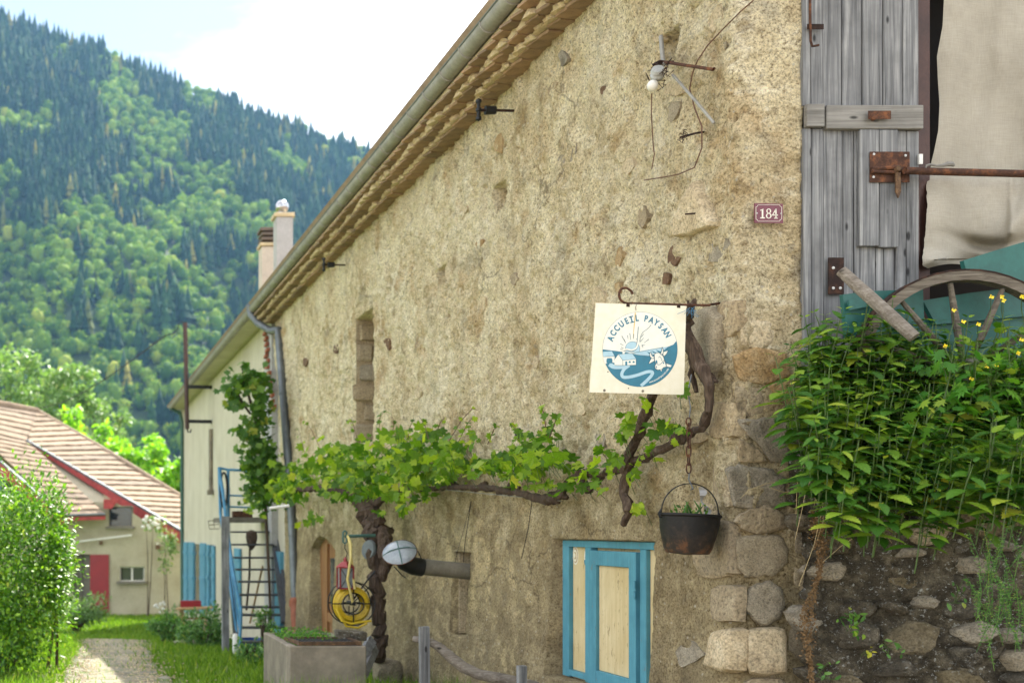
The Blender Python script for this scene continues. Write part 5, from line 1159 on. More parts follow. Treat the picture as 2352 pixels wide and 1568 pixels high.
# ------------------------------------------------------------------ vine
FOL = []     # (pos, dir, nrm, size, kind)
def vine():
    t = thing('grape_vine', 'old grape vine trained along the farmhouse wall with twisted bark and fresh leaves', 'vine', (3.0, 11.7, -1.5))
    V_ = lambda px, py, off=.3: WA(px, py, off)
    def limb(pts, rs, nm='branch', jit=.16, seg=12):
        P_ = [V_(*p) for p in pts]; q = []; r2 = []
        for i in range(len(P_) - 1):
            k = max(3, int((P_[i + 1] - P_[i]).length / .05)); k = min(k, 26)
            for j in range(k):
                s = j / k; v = P_[i].lerp(P_[i + 1], s); rr = rs[i] + (rs[i + 1] - rs[i]) * s
                q.append(v + Vector([random.uniform(-1, 1) * rr * .38 for _ in range(3)])); r2.append(rr * random.uniform(.80, 1.2))
        q.append(P_[-1]); r2.append(rs[-1]); mb = MB(); mb.tube(q, r2, seg, True, jit)
        # loose bark strands
        for _ in range(int(len(q) * .8)):
            i = random.randrange(0, max(1, len(q) - 4)); o = Vector([random.uniform(-1, 1) for _ in range(3)]).normalized()
            mb.tube([q[i + k] + o * r2[i + k] * 1.0 for k in range(min(4, len(q) - i))], r2[i] * .13, 4)
        return part(nm, mb, M['bark'], t)
    limb([(873, 1515, .40), (872, 1440, .40), (868, 1360, .40), (862, 1300, .40), (860, 1240, .40), (850, 1185, .38), (838, 1150, .35)], [.072, .062, .060, .066, .082, .09, .06], 'trunk')
    limb([(878, 1330, .36), (888, 1280, .33), (880, 1220, .3), (868, 1185, .36)], [.04, .08, .085, .05])
    limb([(842, 1165, .35), (800, 1135, .4), (740, 1120, .45), (680, 1125, .5), (640, 1150, .6)], [.05, .04, .035, .03, .02])
    limb([(850, 1170, .33), (900, 1125, .25), (980, 1122, .2), (1080, 1118, .18), (1160, 1125, .16), (1200, 1135, .16), (1260, 1145, .14), (1290, 1135, .14)], [.05, .022, .018, .022, .028, .022, .036, .028])
    limb([(1285, 1140, .14), (1300, 1110, .13), (1330, 1085, .12), (1380, 1090, .12), (1425, 1075, .12), (1470, 1055, .12), (1520, 1030, .12), (1570, 1000, .10), (1612, 985, .08)], [.034, .019, .017, .018, .024, .024, .021, .020, .016])
    limb([(1330, 1085, .12), (1350, 1125, .11), (1385, 1095, .11)], [.02, .018, .015])
    limb([(1445, 1075, .13), (1430, 1120, .14), (1447, 1170, .14), (1432, 1205, .14)], [.034, .026, .028, .016])
    limb([(1438, 1080, .14), (1455, 1020, .16), (1480, 960, .18), (1500, 905, .2), (1512, 880, .2)], [.036, .028, .022, .026, .018])
    limb([(1480, 965, .18), (1495, 945, .17), (1492, 925, .17)], [.02, .014, .008])
    limb([(1612, 988, .08), (1628, 940, .09), (1625, 890, .10), (1600, 830, .12), (1580, 760, .13), (1577, 735, .13), (1592, 700, .15), (1596, 688, .15)], [.022, .02, .026, .034, .030, .024, .016, .009])
    limb([(1612, 860, .10), (1632, 872, .07), (1648, 876, .06)], [.03, .02, .008]); limb([(1590, 815, .12), (1586, 860, .12), (1600, 900, .11)], [.02, .014, .01]); limb([(1588, 722, .14), (1582, 705, .16), (1580, 690, .16)], [.012, .008, .006])
    for px, py in ((1270, 1150), (1180, 1118), (1110, 1122), (1040, 1115), (1350, 1090), (1290, 1140), (1420, 1080), (1560, 1010)):
        limb([(px - 14, py + 2, .14), (px, py - 6, .16), (px + 14, py + 3, .14)], [.014, .032, .013], 'knot')
    # training wire
    mb = MB(); mb.tube([V_(700, 1128, .25), V_(1000, 1122, .2), V_(1290, 1150, .15)], .003, 5); part('wire', mb, M['zinc'], t)
    # leaf masses
    env = [(560, 1125, 45), (600, 1120, 62), (650, 1130, 72), (700, 1110, 88), (760, 1092, 92), (820, 1085, 95), (880, 1082, 92), (940, 1075, 88), (1000, 1060, 72), (1060, 1052, 66), (1110, 1058, 62), (1150, 1068, 52), (1200, 1055, 62), (1250, 1058, 74), (1285, 1088, 54), (1330, 1090, 36)]
    ex = [e[0] for e in env]; pos = []; siz = []
    def put(px, py, off, s): pos.append(WA(px, py, off)); siz.append(s)
    n = 0
    while n < 1500:
        px = random.uniform(560, 1315) if random.random() < .55 else 560 + 480 * random.random()
        cy = np.interp(px, ex, [e[1] for e in env]); h = np.interp(px, ex, [e[2] for e in env]); v = max(-1, min(1, random.gauss(.05, .5)))
        if fbm(np.array([px / 60.]), np.array([(cy + v * h) / 40.]), 0, 2, 77)[0] < -.10: continue
        if px > 990 and v > .55 and random.random() < .5: continue
        depth = abs(random.gauss(0, .18)) + .08 + (.25 if px < 700 else 0) * random.random() if px > 960 or random.random() < .4 else random.uniform(.3, .62)
        put(px, cy + v * h, min(depth, .75), random.uniform(.06, .165) if px < 1000 else random.uniform(.05, .14)); n += 1
    for cx_, cy_, r_, k in [(1392, 1040, 32, 16), (1385, 1108, 22, 9), (1450, 965, 30, 14), (1440, 1000, 30, 9), (1500, 985, 26, 9), (1478, 940, 16, 5), (1470, 1172, 17, 7), (1560, 985, 22, 8), (1535, 975, 20, 5), (1575, 895, 14, 4), (1420, 1060, 26, 13), (1370, 1080, 22, 10), (1490, 1040, 24, 9), (1460, 1075, 20, 7), (1310, 1110, 24, 10), (1545, 1000, 20, 5), (1260, 990, 24, 7), (1240, 1000, 22, 6), (1190, 1000, 22, 7), (1330, 1080, 18, 5), (1352, 1120, 14, 4), (1578, 885, 10, 2)]:
        for _ in range(k): put(cx_ + random.gauss(0, r_ * .55), cy_ + random.gauss(0, r_ * .55), random.uniform(.10, .24), random.uniform(.035, .11))
    # upright young shoots
    for pts in [[(1030, 1015), (1060, 965), (1085, 938), (1098, 942)], [(1050, 1020), (1075, 970), (1090, 955)], [(1255, 1000), (1250, 950), (1240, 925)], [(870, 1000), (872, 960), (880, 945)], [(935, 1020), (940, 985), (950, 960)], [(700, 1040), (690, 1000), (684, 982)], [(820, 1010), (812, 975), (806, 962)],
                [(740, 1040), (715, 985), (700, 968)], [(985, 1010), (975, 975), (962, 955)], [(1120, 1020), (1135, 985), (1150, 975)], [(1195, 1010), (1185, 985), (1170, 972)], [(900, 1010), (905, 968), (898, 950)], [(1000, 1000), (1012, 968), (1022, 958)], [(1262, 1005), (1275, 970), (1278, 950)], [(655, 1060), (640, 1030), (630, 1015)]]:
        q = [V_(x, y, .25) for x, y in pts]; mb = MB(); mb.tube(q, [.0035] * (len(q) - 1) + [.002], 5); part('shoot', mb, M['twig'], t)
        for i in range(7): s = random.random() * (len(pts) - 1); k = int(s); x = pts[k][0] + (pts[k + 1][0] - pts[k][0]) * (s - k); y = pts[k][1] + (pts[k + 1][1] - pts[k][1]) * (s - k); put(x + random.uniform(-6, 6), y + random.uniform(-4, 4), .25, random.uniform(.03, .075))
    pos_ = np.array([p[:] for p in pos]); siz_ = np.array(siz); N = len(pos)
    dirs = rng.normal(size=(N, 3)) * .8 + np.array([-.35, -.3, -.35]); nr = rng.normal(size=(N, 3)) * .55 + np.array([-.35, -.62, .62])
    order = np.argsort(-siz_ / pos_[:, 1]); Fm = frames(dirs, nr)
    for i in order[:290]:
        o = bpy.data.objects.new('leaf', L_vine); C.objects.link(o); o.parent = t
        o.matrix_local = Matrix.Translation(Vector(pos_[i]) - BASE[t.name]) @ Matrix(Fm[i].tolist()).to_4x4() @ Matrix.Diagonal((siz_[i], siz_[i] * random.uniform(.8, 1.1), siz_[i] * random.uniform(.5, 1.6), 1))
    r_ = order[290:]; scatter('foliage', L_vine, pos_[r_], dirs[r_], nr[r_], siz_[r_], M['vine_leaf'], t)
    # leaf stalks through the mass
    mb = MB()
    for i in order[:500:2]:
        p = Vector(pos_[i]); mb.tube([p, p + Vector((random.uniform(.0, .08), random.uniform(-.05, .05), random.uniform(-.14, -.05)))], .002, 3, False)
    o = part('leaf_stalks', mb, M['stem'], t); o['kind'] = 'stuff'
vine()
def climber():
    t = thing('wall_climber', 'dark leafy climber rising on a post beside the grey downpipe above the stair', 'climbing plant', (2.7, 17.6, -1.9))
    Yc = 17.4; pts = [(625, 1500), (618, 1330), (612, 1200), (608, 1120), (600, 1050), (590, 980), (572, 910), (560, 870)]
    q = [P(x, y, Yc + .1) for x, y in pts]; mb = MB(); mb.tube(q, [.022, .022, .024, .026, .026, .026, .022, .015], 7, True, .2); mb.tube([P(545, 900, Yc), P(556, 925, Yc), P(575, 950, Yc + .1)], .02, 6)
    mb.tube([P(560, 880, Yc), P(556, 850, Yc), P(560, 828, Yc)], .006, 4)
    part('stem', mb, M['bark'], t)
    pos = []; 
    for x, y, rx, ry, k in [(570, 872, 42, 26, 130), (535, 905, 26, 28, 80), (600, 900, 30, 40, 110), (545, 925, 24, 16, 40), (600, 960, 28, 45, 110), (568, 990, 24, 30, 80), (600, 1030, 32, 40, 140), (575, 1065, 26, 34, 100), (610, 1090, 34, 40, 130), (585, 1120, 28, 30, 90), (560, 835, 10, 10, 7), (640, 1120, 40, 30, 130), (660, 1085, 30, 26, 60), (605, 1150, 32, 22, 80), (620, 1060, 24, 30, 60)]:
        for _ in range(int(k * .8)): pos.append(P(x + random.gauss(0, rx * .5), y + random.gauss(0, ry * .5), Yc + random.uniform(-.25, .25))[:])
    pos = np.array(pos); N = len(pos); s = rng.uniform(.09, .18, N)
    scatter('foliage', L_vine, pos, rng.normal(size=(N, 3)) * .7 + np.array([-.3, -.3, -.4]), rng.normal(size=(N, 3)) * .5 + np.array([-.4, -.6, .6]), s, M['vine_leaf_dark'], t)
climber()

# ------------------------------------------------------------------ concrete trough
def trough():
    Yf, Yk = 9.3, 10.55; xl, xr = P(665, 0, Yf).x, P(842, 0, Yf).x; zt = -.972; zb = gz(9.3) - .12
    t = thing('concrete_trough', 'stained grey concrete trough planted with bright green cress', 'trough', ((xl + xr) / 2, 9.9, zb)); w = .07
    mb = MB(); zc = (zt + zb) / 2; h = zt - zb
    mb.box(((xl + xr) / 2, Yf + w / 2, zc), (xr - xl, w, h), None, .008, .003); mb.box(((xl + xr) / 2, Yk - w / 2, zc), (xr - xl, w, h), None, .008, .003)
    mb.box((xl + w / 2, (Yf + Yk) / 2, zc - .001), (w, Yk - Yf - 2 * w + .004, h), None, .008, .003); mb.box((xr - w / 2, (Yf + Yk) / 2, zc - .001), (w, Yk - Yf - 2 * w + .004, h), None, .008, .003)
    part('basin', mb, M['concrete'], t)
    mb = MB(); mb.box(((xl + xr) / 2, (Yf + Yk) / 2, zt - .14), (xr - xl - 2 * w, Yk - Yf - 2 * w, .1)); part('soil', mb, M['bank'], t)
    # cress
    N = 1800; X = rng.uniform(xl + w * .5, xr - .12, N); Y = rng.uniform(Yf + .28, Yk + .02, N); Z = zt - .08 + rng.uniform(0, .13, N)
    scatter('cress', L_oval, np.stack([X, Y, Z], 1), rand_dirs(N, (0, 0, .6)), rand_dirs(N, (0, -.3, 1.2), .5), rng.uniform(.015, .035, N), M['celandine'], t)
    # rusty grille tray lying on the front
    g_ = thing('rusty_grille_tray', 'rusty framed grille lying on the front of the trough', 'grille', (xl + .33, Yf + .22, zt + .012))
    mb = MB(); a, b, c_, d = Vector((xl + .09, Yf + .02, zt + .02)), Vector((xr - .04, Yf + .04, zt + .02)), Vector((xr - .06, Yf + .42, zt + .02)), Vector((xl + .05, Yf + .46, zt + .02))
    for p, q in ((a, b), (b, c_), (c_, d), (d, a)): mb.beam(p, q, .02, .03)
    part('frame', mb, M['metal_grille'], g_); mb = MB()
    for k in range(1, 16): s = k / 16; mb.tube([a.lerp(b, s), d.lerp(c_, s)], .004, 4)
    for k in range(1, 6): s = k / 6; mb.tube([a.lerp(d, s), b.lerp(c_, s)], .004, 4)
    o = part('mesh_bars', mb, M['iron'], g_)
    mb = MB(); a = P(772, 1458, 9.75); mb.box((a.x + .10, 9.75, zt + .05), (.20, .14, .08), None, .01, .006); mb.box((a.x + .19, 9.7, zt + .045), (.10, .12, .075), None, .01, .006); 
    solo('dark_stone_block', mb, M['rubble'], 'small dark block resting on the back corner of the trough', 'stone')
trough()
mb = MB(); mb.beam(P(805, 1560, 9.7), P(852, 1470, 10.3), .09, .05, (0, 1, 0), jit=.006); solo('leaning_plank', mb, M['wood'], 'grey plank leaning between the trough and the vine trunk', 'plank')
mb = MB(); mb.beam(P(828, 1562, 9.5), P(862, 1488, 10.4), .07, .04, (0, 1, 0), jit=.006); solo('leaning_plank', mb, M['wood'], 'shorter weathered plank leaning nearest the vine trunk', 'plank')
def foot_stone():
    bm = bmesh.new(); bmesh.ops.create_icosphere(bm, subdivisions=3, radius=1); mb = MB(); c = P(890, 1552, 11.0)
    for v in bm.verts:
        q = v.co; s = 1 / max(abs(q.x), abs(q.y), abs(q.z)) ** .75; k = 1 + float(fbm(np.array([q.x * 2]), np.array([q.y * 2]), q.z * 2, 3, 81)[0]) * .35
        mb.v.append((c.x + q.x * s * k * .13, c.y + q.y * s * k * .13, c.z + q.z * s * k * .17))
    mb.f = [tuple(v.index for v in f.verts) for f in bm.faces]; bm.free()
    solo('foot_stone', mb, M['stone_block'], 'squared pale stone block at the foot of the vine trunk', 'stone')
foot_stone()

# ------------------------------------------------------------------ hose reel, lantern and bracket on the vine trunk
def reel():
    Y = 10.9
    c0 = P(856, 1228, Y)
    t = thing('hanging_bracket', 'green iron bracket arm fixed to the vine trunk', 'bracket', c0)
    mb = MB(); mb.tube([P(862, 1229, Y), P(792, 1231, Y)], .016, 8); mb.tube([P(792, 1218, Y), P(796, 1222, Y), P(796, 1244, Y), P(792, 1248, Y), P(788, 1244, Y), P(788, 1222, Y), P(792, 1218, Y)], .010, 6); part('arm', mb, M['green_iron'], t, True)
    mb = MB(); mb.tube([P(793, 1244, Y), P(792, 1258, Y), P(798, 1270, Y), P(794, 1284, Y), P(793, 1300, Y)], .005, 5); part('hook_chain', mb, M['iron'], t)
    # red lantern
    x0, x1, y0, y1 = 778, 808, 1302, 1350; Yl = Y - .02; s = Y / F
    t = thing('red_lantern', 'small red metal lantern with crossed wire panes hanging beside the hose', 'lantern', P(793, 1352, Yl)); dx = (x1 - x0) * s; cz = P(793, 1326, Yl)
    hx, hz, hy = dx / 2, (y1 - y0) * s / 2, dx / 2
    fr = MB()
    for sx in (-1, 1):
        for sy in (-1, 1): fr.beam(cz + Vector((sx * hx, sy * hy, -hz)), cz + Vector((sx * hx, sy * hy, hz)), .014, .014)
    for sz in (-1, 1):
        for sx in (-1, 1): fr.beam(cz + Vector((sx * hx, -hy, sz * hz)), cz + Vector((sx * hx, hy, sz * hz)), .014, .014); fr.beam(cz + Vector((-hx, sx * hy, sz * hz)), cz + Vector((hx, sx * hy, sz * hz)), .014, .014)
    part('frame', fr, M['red'], t); mb = MB(); mb.lathe([(hx * 1.5, hz), (hx * .6, hz + .05), (hx * .3, hz + .055), (hx * .3, hz + .08), (.004, hz + .10)], cz, 4); part('roof', mb, M['red'], t)
    mb = MB()
    for sy in (-1, 1): mb.tube([cz + Vector((-hx, sy * hy, -hz)), cz + Vector((hx, sy * hy, hz))], .003, 4); mb.tube([cz + Vector((-hx, sy * hy, hz)), cz + Vector((hx, sy * hy, -hz))], .003, 4)
    part('cross_wire', mb, M['iron'], t); mb = MB(); mb.box(cz, (dx * .9, dx * .9, (y1 - y0) * s * .95)); part('pane', mb, M['enamel'], t)
    # reel
    c = P(806, 1384, Y + .03); t = thing('hose_reel', 'black wire wall reel wound with bright yellow garden hose', 'hose reel', c)
    def ringpts(r_, dy, n=40, ex=0, ez=0): return [c + Vector((ex + r_ * math.cos(a), dy, ez + r_ * math.sin(a))) for a in np.linspace(0, 2 * math.pi, n)]
    mb = MB()
    for r_, dy in ((.205, -.10), (.205, .07), (.10, -.1), (.10, .07)): mb.tube(ringpts(r_, dy), .0065, 6, False)
    for a in np.linspace(0, 2 * math.pi, 5)[:-1]:
        for dy in (-.10, .07): mb.tube([c + Vector((.03 * math.cos(a), dy, .03 * math.sin(a))), c + Vector((.205 * math.cos(a), dy, .205 * math.sin(a)))], .006, 5)
        mb.tube([c + Vector((.1 * math.cos(a), -.1, .1 * math.sin(a))), c + Vector((.1 * math.cos(a), .07, .1 * math.sin(a)))], .006, 5)
    mb.tube([c + Vector((0, -.12, 0)), c + Vector((0, .1, 0))], .02, 8); mb.tube([c, P(845, 1330, Y + .1), P(862, 1310, Y + .1)], .008, 5); mb.tube([c + Vector((.02, 0, 0)), P(850, 1345, Y + .1), P(862, 1332, Y + .1)], .006, 5)
    mb.tube([c + Vector((.17, 0, .1)), P(846, 1360, Y), P(856, 1400, Y)], .006, 5)
    part('wire_frame', mb, M['iron'], t)
    mb = MB(); pts = []
    for k in range(15):
        r_ = .118 + .010 * (k % 6) + random.uniform(-.004, .004); dy = -.075 + .022 * (k // 2 % 7)
        for j in range(20): a = 2 * math.pi * j / 20; pts.append(c + Vector(((r_ + .0005 * j) * math.cos(a), dy + random.uniform(-.002, .002), -.012 + (r_ + .0005 * j) * math.sin(a))))
    mb.tube(pts, .0115, 6); hs = part('hose', mb, M['hose'], t, True)
    mb = MB(); mb.tube([c + Vector((.0, -.1, -.02)), P(798, 1330, Y - .12), P(806, 1280, Y - .1), P(806, 1250, Y - .06), P(800, 1234, Y - .02), P(796, 1228, Y), P(801, 1236, Y + .04), P(808, 1290, Y + .02), P(812, 1330, Y - .08), P(815, 1352, Y - .1)], .0125, 8); part('hose_lead', mb, M['hose_pale'], t, True)
    mb = MB(); mb.tube([P(772, 1395, Y - .08), P(785, 1425, Y - .12), P(805, 1432, Y - .12), P(835, 1427, Y - .1), P(853, 1425, Y - .1)], .011, 7); mb.tube([P(778, 1405, Y - .08), P(795, 1437, Y - .1), P(822, 1441, Y - .1), P(843, 1430, Y - .1)], .011, 7); part('hose_tail', mb, M['hose'], t, True)
    mb = MB(); mb.lathe([(.09, -.02), (.10, 0), (.09, .02)], P(848, 1262, 11.1), 18, (-.9, -.4, .1)); mb.f = mb.f
    solo('blue_grey_pan', mb, M['zinc_dark'], 'blue grey metal pan lid wedged against the vine trunk', 'pan', smooth=True)
reel()
# flue pipe leaving the slit, with its tilted cap
def flue():
    t = thing('flue_pipe', 'grey fibre cement flue pipe leaving the wall slit with a black elbow', 'flue', WA(1066, 1330, .0))
    Y = 9.62; mb = MB(); a = Vector((3.6, Y - .02, P(0, 1318, Y).z)); b = P(960, 1300, Y)
    mb.tube([a, b], .068, 16); part('pipe', mb, M['fibre'], t, True)
    mb = MB(); mb.tube([P(972, 1303, Y), P(950, 1299, Y), P(930, 1290, Y - .03), P(922, 1272, Y - .06)], [.075, .078, .076, .07], 16); part('elbow', mb, M['iron'], t, True)
    mb = MB(); mb.tube([P(968, 1283, Y - .08), P(960, 1265, Y - .1)], .005, 5); mb.tube([P(905, 1300, Y - .08), P(925, 1322, Y - .08), P(932, 1326, Y)], .005, 5)
    q = Vector((P(1058, 1316, Y).x, Y, P(0, 1316, Y).z)); mb.tube([q + Vector((.0 + .01 * k, .071 * math.cos(x), .071 * math.sin(x))) for k, x in enumerate(np.linspace(0, 6.28, 16))], .003, 4); mb.tube([q + Vector((-.06, -.02, .07)), q + Vector((-.04, -.02, .16)), WA(1083, 1150, .05)], .002, 4)
    part('tie_wire', mb, M['iron'], t)
    c = P(917, 1266, Y - .14); mb = MB(); ax = Vector((-.30, -.55, .62)); mb.lathe([(.004, .034), (.05, .03), (.10, .016), (.138, -.006), (.142, -.012), (.136, -.012), (.09, .006), (.004, .018)], c, 32, ax); cp = part('cap', mb, M['enamel'], t, True, label='shallow enamelled dish lid tilted over the pipe end')
    axn = ax.normalized(); u = axn.cross(Vector((0, 0, 1))).normalized(); v = axn.cross(u); mb = MB()
    for d_ in (u * .9 + v * .3, -u * .3 + v * .9):
        d_ = d_.normalized(); mb.tube([c + d_ * .143 - axn * .01, c + d_ * .07 + axn * .033, c + axn * .04, c - d_ * .07 + axn * .033, c - d_ * .143 - axn * .01], .005, 5)
    part('strap', mb, M['green_iron'], cp)
    mb = MB(); n = 28; u_ = u; mb.tube([c + (u * math.cos(a) + v * math.sin(a)) * .142 - axn * .01 for a in np.linspace(0, 2 * math.pi, n)], .004, 5, False); part('rim', mb, M['rust'], cp)
flue()
# yoke on two stakes in front of the wall
def yoke():
    Y = 8.3
    mb = MB(); mb.beam(P(974, 1438, Y), P(976, 1600, Y), .066, .04, (0, 1, 0), jit=.003); solo('wooden_stake', mb, M['wood'], 'flat grey wooden stake crossing the bleached pole near its left end', 'stake')
    mb = MB(); mb.beam(P(1198, 1528, Y - .4), P(1198, 1600, Y - .4), .055, .04, (0, 1, 0), jit=.003); solo('wooden_stake', mb, M['wood'], 'short grey stake at the right end of the bleached pole', 'stake')
    pts = [(948, 1466), (962, 1468), (985, 1472), (1008, 1484), (1035, 1508), (1065, 1532), (1100, 1548), (1140, 1556), (1180, 1562), (1215, 1570), (1260, 1580)]
    mb = MB(); mb.tube([P(x, y, Y + .07 - .0012 * (x - 948)) for x, y in pts], [.020, .026, .028, .034, .040, .042, .040, .042, .036, .034, .03], 12, True, .04)
    solo('curved_pole', mb, M['log'], 'bleached curved wooden pole resting low in front of the wall', 'pole', smooth=True)
yoke()
# ------------------------------------------------------------------ hanging sign
def sign():
    YS = 5.86; t = thing('hanging_sign', 'square cream sign with blue round farm logo hanging from an iron bracket', 'sign', P(1467, 905, YS))
    def Q(x, y, layer=0.0): # crop units
        return P(1332.8 + x * .18, 658.56 + y * .18, YS - .0006 * layer - .0001)
    def flat(poly, mat, layer, nm='print', par=None, th=.0004):
        mb = MB(); mb.prism([Q(x, y, layer) for x, y in poly], (0, th, 0)); return part(nm, mb, M[mat], par or pl)
    mb = MB(); mb.prism([Q(x, y, 0) for x, y in ((200, 205), (1352, 245), (1322, 1376), (118, 1345))], (0, .004, 0)); pl = part('plate', mb, M['sign'], t)
    cx_, cy_, RR = 763, 797, 476
    def arc(r_, a0, a1, n): return [(cx_ + r_ * math.cos(R(a0 + (a1 - a0) * k / n)), cy_ - r_ * math.sin(R(a0 + (a1 - a0) * k / n))) for k in range(n + 1)]
    flat(arc(RR + 3, 0, 354, 60), 'sign_line', .5, 'outline'); flat(arc(RR, 0, 354, 60), 'sign_white', 1, 'disc')
    flat(arc(RR, -180, 13, 50) + [(1190, 735), (1110, 768), (1050, 790), (980, 850), (870, 880), (740, 868), (600, 838), (440, 815)], 'sign_teal', 2)
    flat([(670, 850), (760, 822), (900, 795), (1060, 772), (1120, 762), (1080, 800), (1000, 830), (930, 856), (870, 878), (760, 868)], 'sign_light', 3)
    for k in range(5): x = 850 + k * 58; y = 826 - k * 11; flat([(x, y), (x + 40, y + 14), (x + 78, y + 34), (x + 30, y + 30)], 'sign_teal', 4)
    def stroke(pts, w, mat, layer):
        mb = MB(); n = len(pts); L_ = []; Rr = []
        for i, (x, y) in enumerate(pts):
            x0, y0 = pts[max(0, i - 1)]; x1, y1 = pts[min(n - 1, i + 1)]; d = math.hypot(x1 - x0, y1 - y0) or 1; nx_, ny_ = -(y1 - y0) / d, (x1 - x0) / d; ww = w[i] if isinstance(w, list) else w
            L_.append((x + nx_ * ww / 2, y + ny_ * ww / 2)); Rr.append((x - nx_ * ww / 2, y - ny_ * ww / 2))
        for i in range(n - 1): mb.add([Q(*L_[i], layer), Q(*L_[i + 1], layer), Q(*Rr[i + 1], layer), Q(*Rr[i], layer)], [(0, 1, 2, 3)])
        return part('print', mb, M[mat], pl)
    def smooth(pts, n=8):
        o = []
        for i in range(len(pts) - 1):
            p0, p1, p2, p3 = pts[max(0, i - 1)], pts[i], pts[i + 1], pts[min(len(pts) - 1, i + 2)]
            for k in range(n):
                s = k / n; o.append(tuple(.5 * ((2 * p1[c]) + (-p0[c] + p2[c]) * s + (2 * p0[c] - 5 * p1[c] + 4 * p2[c] - p3[c]) * s * s + (-p0[c] + 3 * p1[c] - 3 * p2[c] + p3[c]) * s ** 3) for c in (0, 1)))
        return o + [pts[-1]]
    # road
    stroke(smooth([(370, 985), (430, 1018), (540, 1018), (600, 1010)]), 56, 'sign_light', 3.2); stroke(smooth([(625, 1000), (560, 1050), (530, 1110), (548, 1150), (620, 1150), (730, 1125), (850, 1085), (915, 1085), (915, 1120), (860, 1185), (775, 1262)]), 40, 'sign_light', 3.5)
    flat([(335, 940), (345, 910), (400, 908), (410, 930), (410, 975), (345, 975)], 'sign_teal', 4)
    # buildings
    flat([(292, 884), (300, 892), (438, 884), (440, 965), (340, 975), (318, 985), (296, 930)], 'sign_white', 3.1); flat([(290, 828), (405, 820), (442, 885), (296, 892), (289, 860)], 'sign_light', 4.2)
    flat([(335, 970), (335, 925), (350, 912), (395, 910), (410, 925), (412, 968)], 'sign_teal', 4.4)
    flat([(440, 1000), (430, 935), (487, 858), (542, 937), (542, 1000)], 'sign_white', 4.5); flat([(542, 937), (712, 922), (712, 995), (542, 1000)], 'sign_white', 4.5); flat([(480, 856), (662, 846), (718, 922), (540, 940)], 'sign_light', 4.8)
    flat([(538, 822), (567, 822), (567, 862), (540, 862)], 'sign_white', 5.2); flat([(574, 1000), (574, 955), (588, 948), (600, 955), (600, 999)], 'sign_teal', 5)
    for x in (618, 668): flat([(x, 970), (x, 952), (x + 12, 945), (x + 26, 952), (x + 26, 969)], 'sign_teal', 5)
    for a, b in (((430, 935), (487, 858)), ((487, 858), (542, 937)), ((542, 937), (718, 922)), ((662, 846), (718, 922)), ((542, 937), (542, 1000)), ((440, 1000), (542, 1002)), ((542, 1002), (712, 996)), ((712, 922), (712, 996)), ((487, 858), (662, 846)), ((296, 892), (442, 885)), ((405, 820), (442, 885)), ((640, 850), (1060, 770))): stroke([a, b], 4, 'sign_line', 5.4)
    # sun with rays and swoosh
    sc = (668, 790); c_ = [(sc[0] + 90 * math.cos(R(a)), sc[1] - 90 * math.sin(R(a))) for a in range(-28, 209, 6)]
    flat([(sc[0] + 94 * math.cos(R(a)), sc[1] - 94 * math.sin(R(a))) for a in range(-28, 209, 6)], 'sign_line', 1.6); flat(c_ , 'sign_light', 1.9)
    stroke(smooth([(750, 510), (742, 620), (735, 700), (715, 780), (660, 812), (590, 800), (550, 812)]), 26, 'sign_line', 2.2); stroke(smooth([(756, 505), (746, 620), (738, 700), (716, 776), (660, 806), (596, 796), (545, 806)]), 20, 'sign_white', 2.5)
    stroke(smooth([(905, 485), (860, 535), (800, 580), (770, 640), (760, 700)]), 5, 'sign_line', 2.7)
    for (a, b) in (((530, 625), (580, 716)), ((552, 660), (583, 716)), ((632, 592), (645, 678)), ((603, 618), (610, 665)), ((683, 600), (679, 665)), ((510, 726), (555, 748)), ((520, 770), (556, 785)), ((512, 795), (545, 802)), ((718, 672), (720, 660)), ((765, 700), (812, 650)), ((875, 668), (815, 715)), ((780, 640), (812, 598)), ((790, 740), (800, 775)), ((785, 750), (830, 735))): stroke([a, b], [7, 3], 'sign_line', 2.8)
    # cow head
    head = [(945, 868), (960, 846), (1000, 838), (1040, 860), (1062, 895), (1078, 950), (1100, 985), (1098, 1018), (1060, 1030), (1042, 1052), (985, 1060), (955, 1040), (952, 1010), (965, 985), (950, 940)]
    horn1 = [(905, 826), (886, 850), (890, 890), (915, 915), (945, 908), (940, 890), (915, 880), (905, 855)]; horn2 = [(1044, 768), (1060, 800), (1058, 845), (1040, 870), (1016, 860), (1030, 840), (1042, 805)]
    ear1 = [(945, 915), (905, 912), (872, 980), (905, 968), (945, 945)]; ear2 = [(1055, 870), (1060, 830), (1118, 812), (1100, 858), (1070, 885)]; neck = [(1075, 930), (1100, 975), (1170, 1000), (1150, 1028), (1098, 1015)]
    for pl_ in (horn1, horn2, ear1, ear2, neck, head):
        flat(pl_, 'sign_white', 5.0 if pl_ is not head else 5.3); stroke(pl_ + pl_[:1], 6, 'sign_line', 5.6 if pl_ is not head else 5.8)
    flat([(962, 940), (972, 932), (984, 950), (986, 975), (972, 980), (962, 962)], 'sign_teal', 6); flat([(1030, 935), (1045, 932), (1042, 945)], 'sign_line', 6); stroke(smooth([(1000, 905), (1012, 888), (1028, 905), (1045, 930)]), 5, 'sign_line', 6)
    for x, y in ((970, 1022), (1062, 970)): flat([(x + 8 * math.cos(a), y + 12 * math.sin(a)) for a in np.linspace(0, 6.28, 10)[:-1]], 'sign_teal', 6)
    stroke(smooth([(975, 985), (1010, 992), (1045, 965), (1060, 940), (1080, 950)]), 6, 'sign_line', 6); flat([(1020, 1056), (1040, 1050), (1036, 1078)], 'sign_white', 5.2)
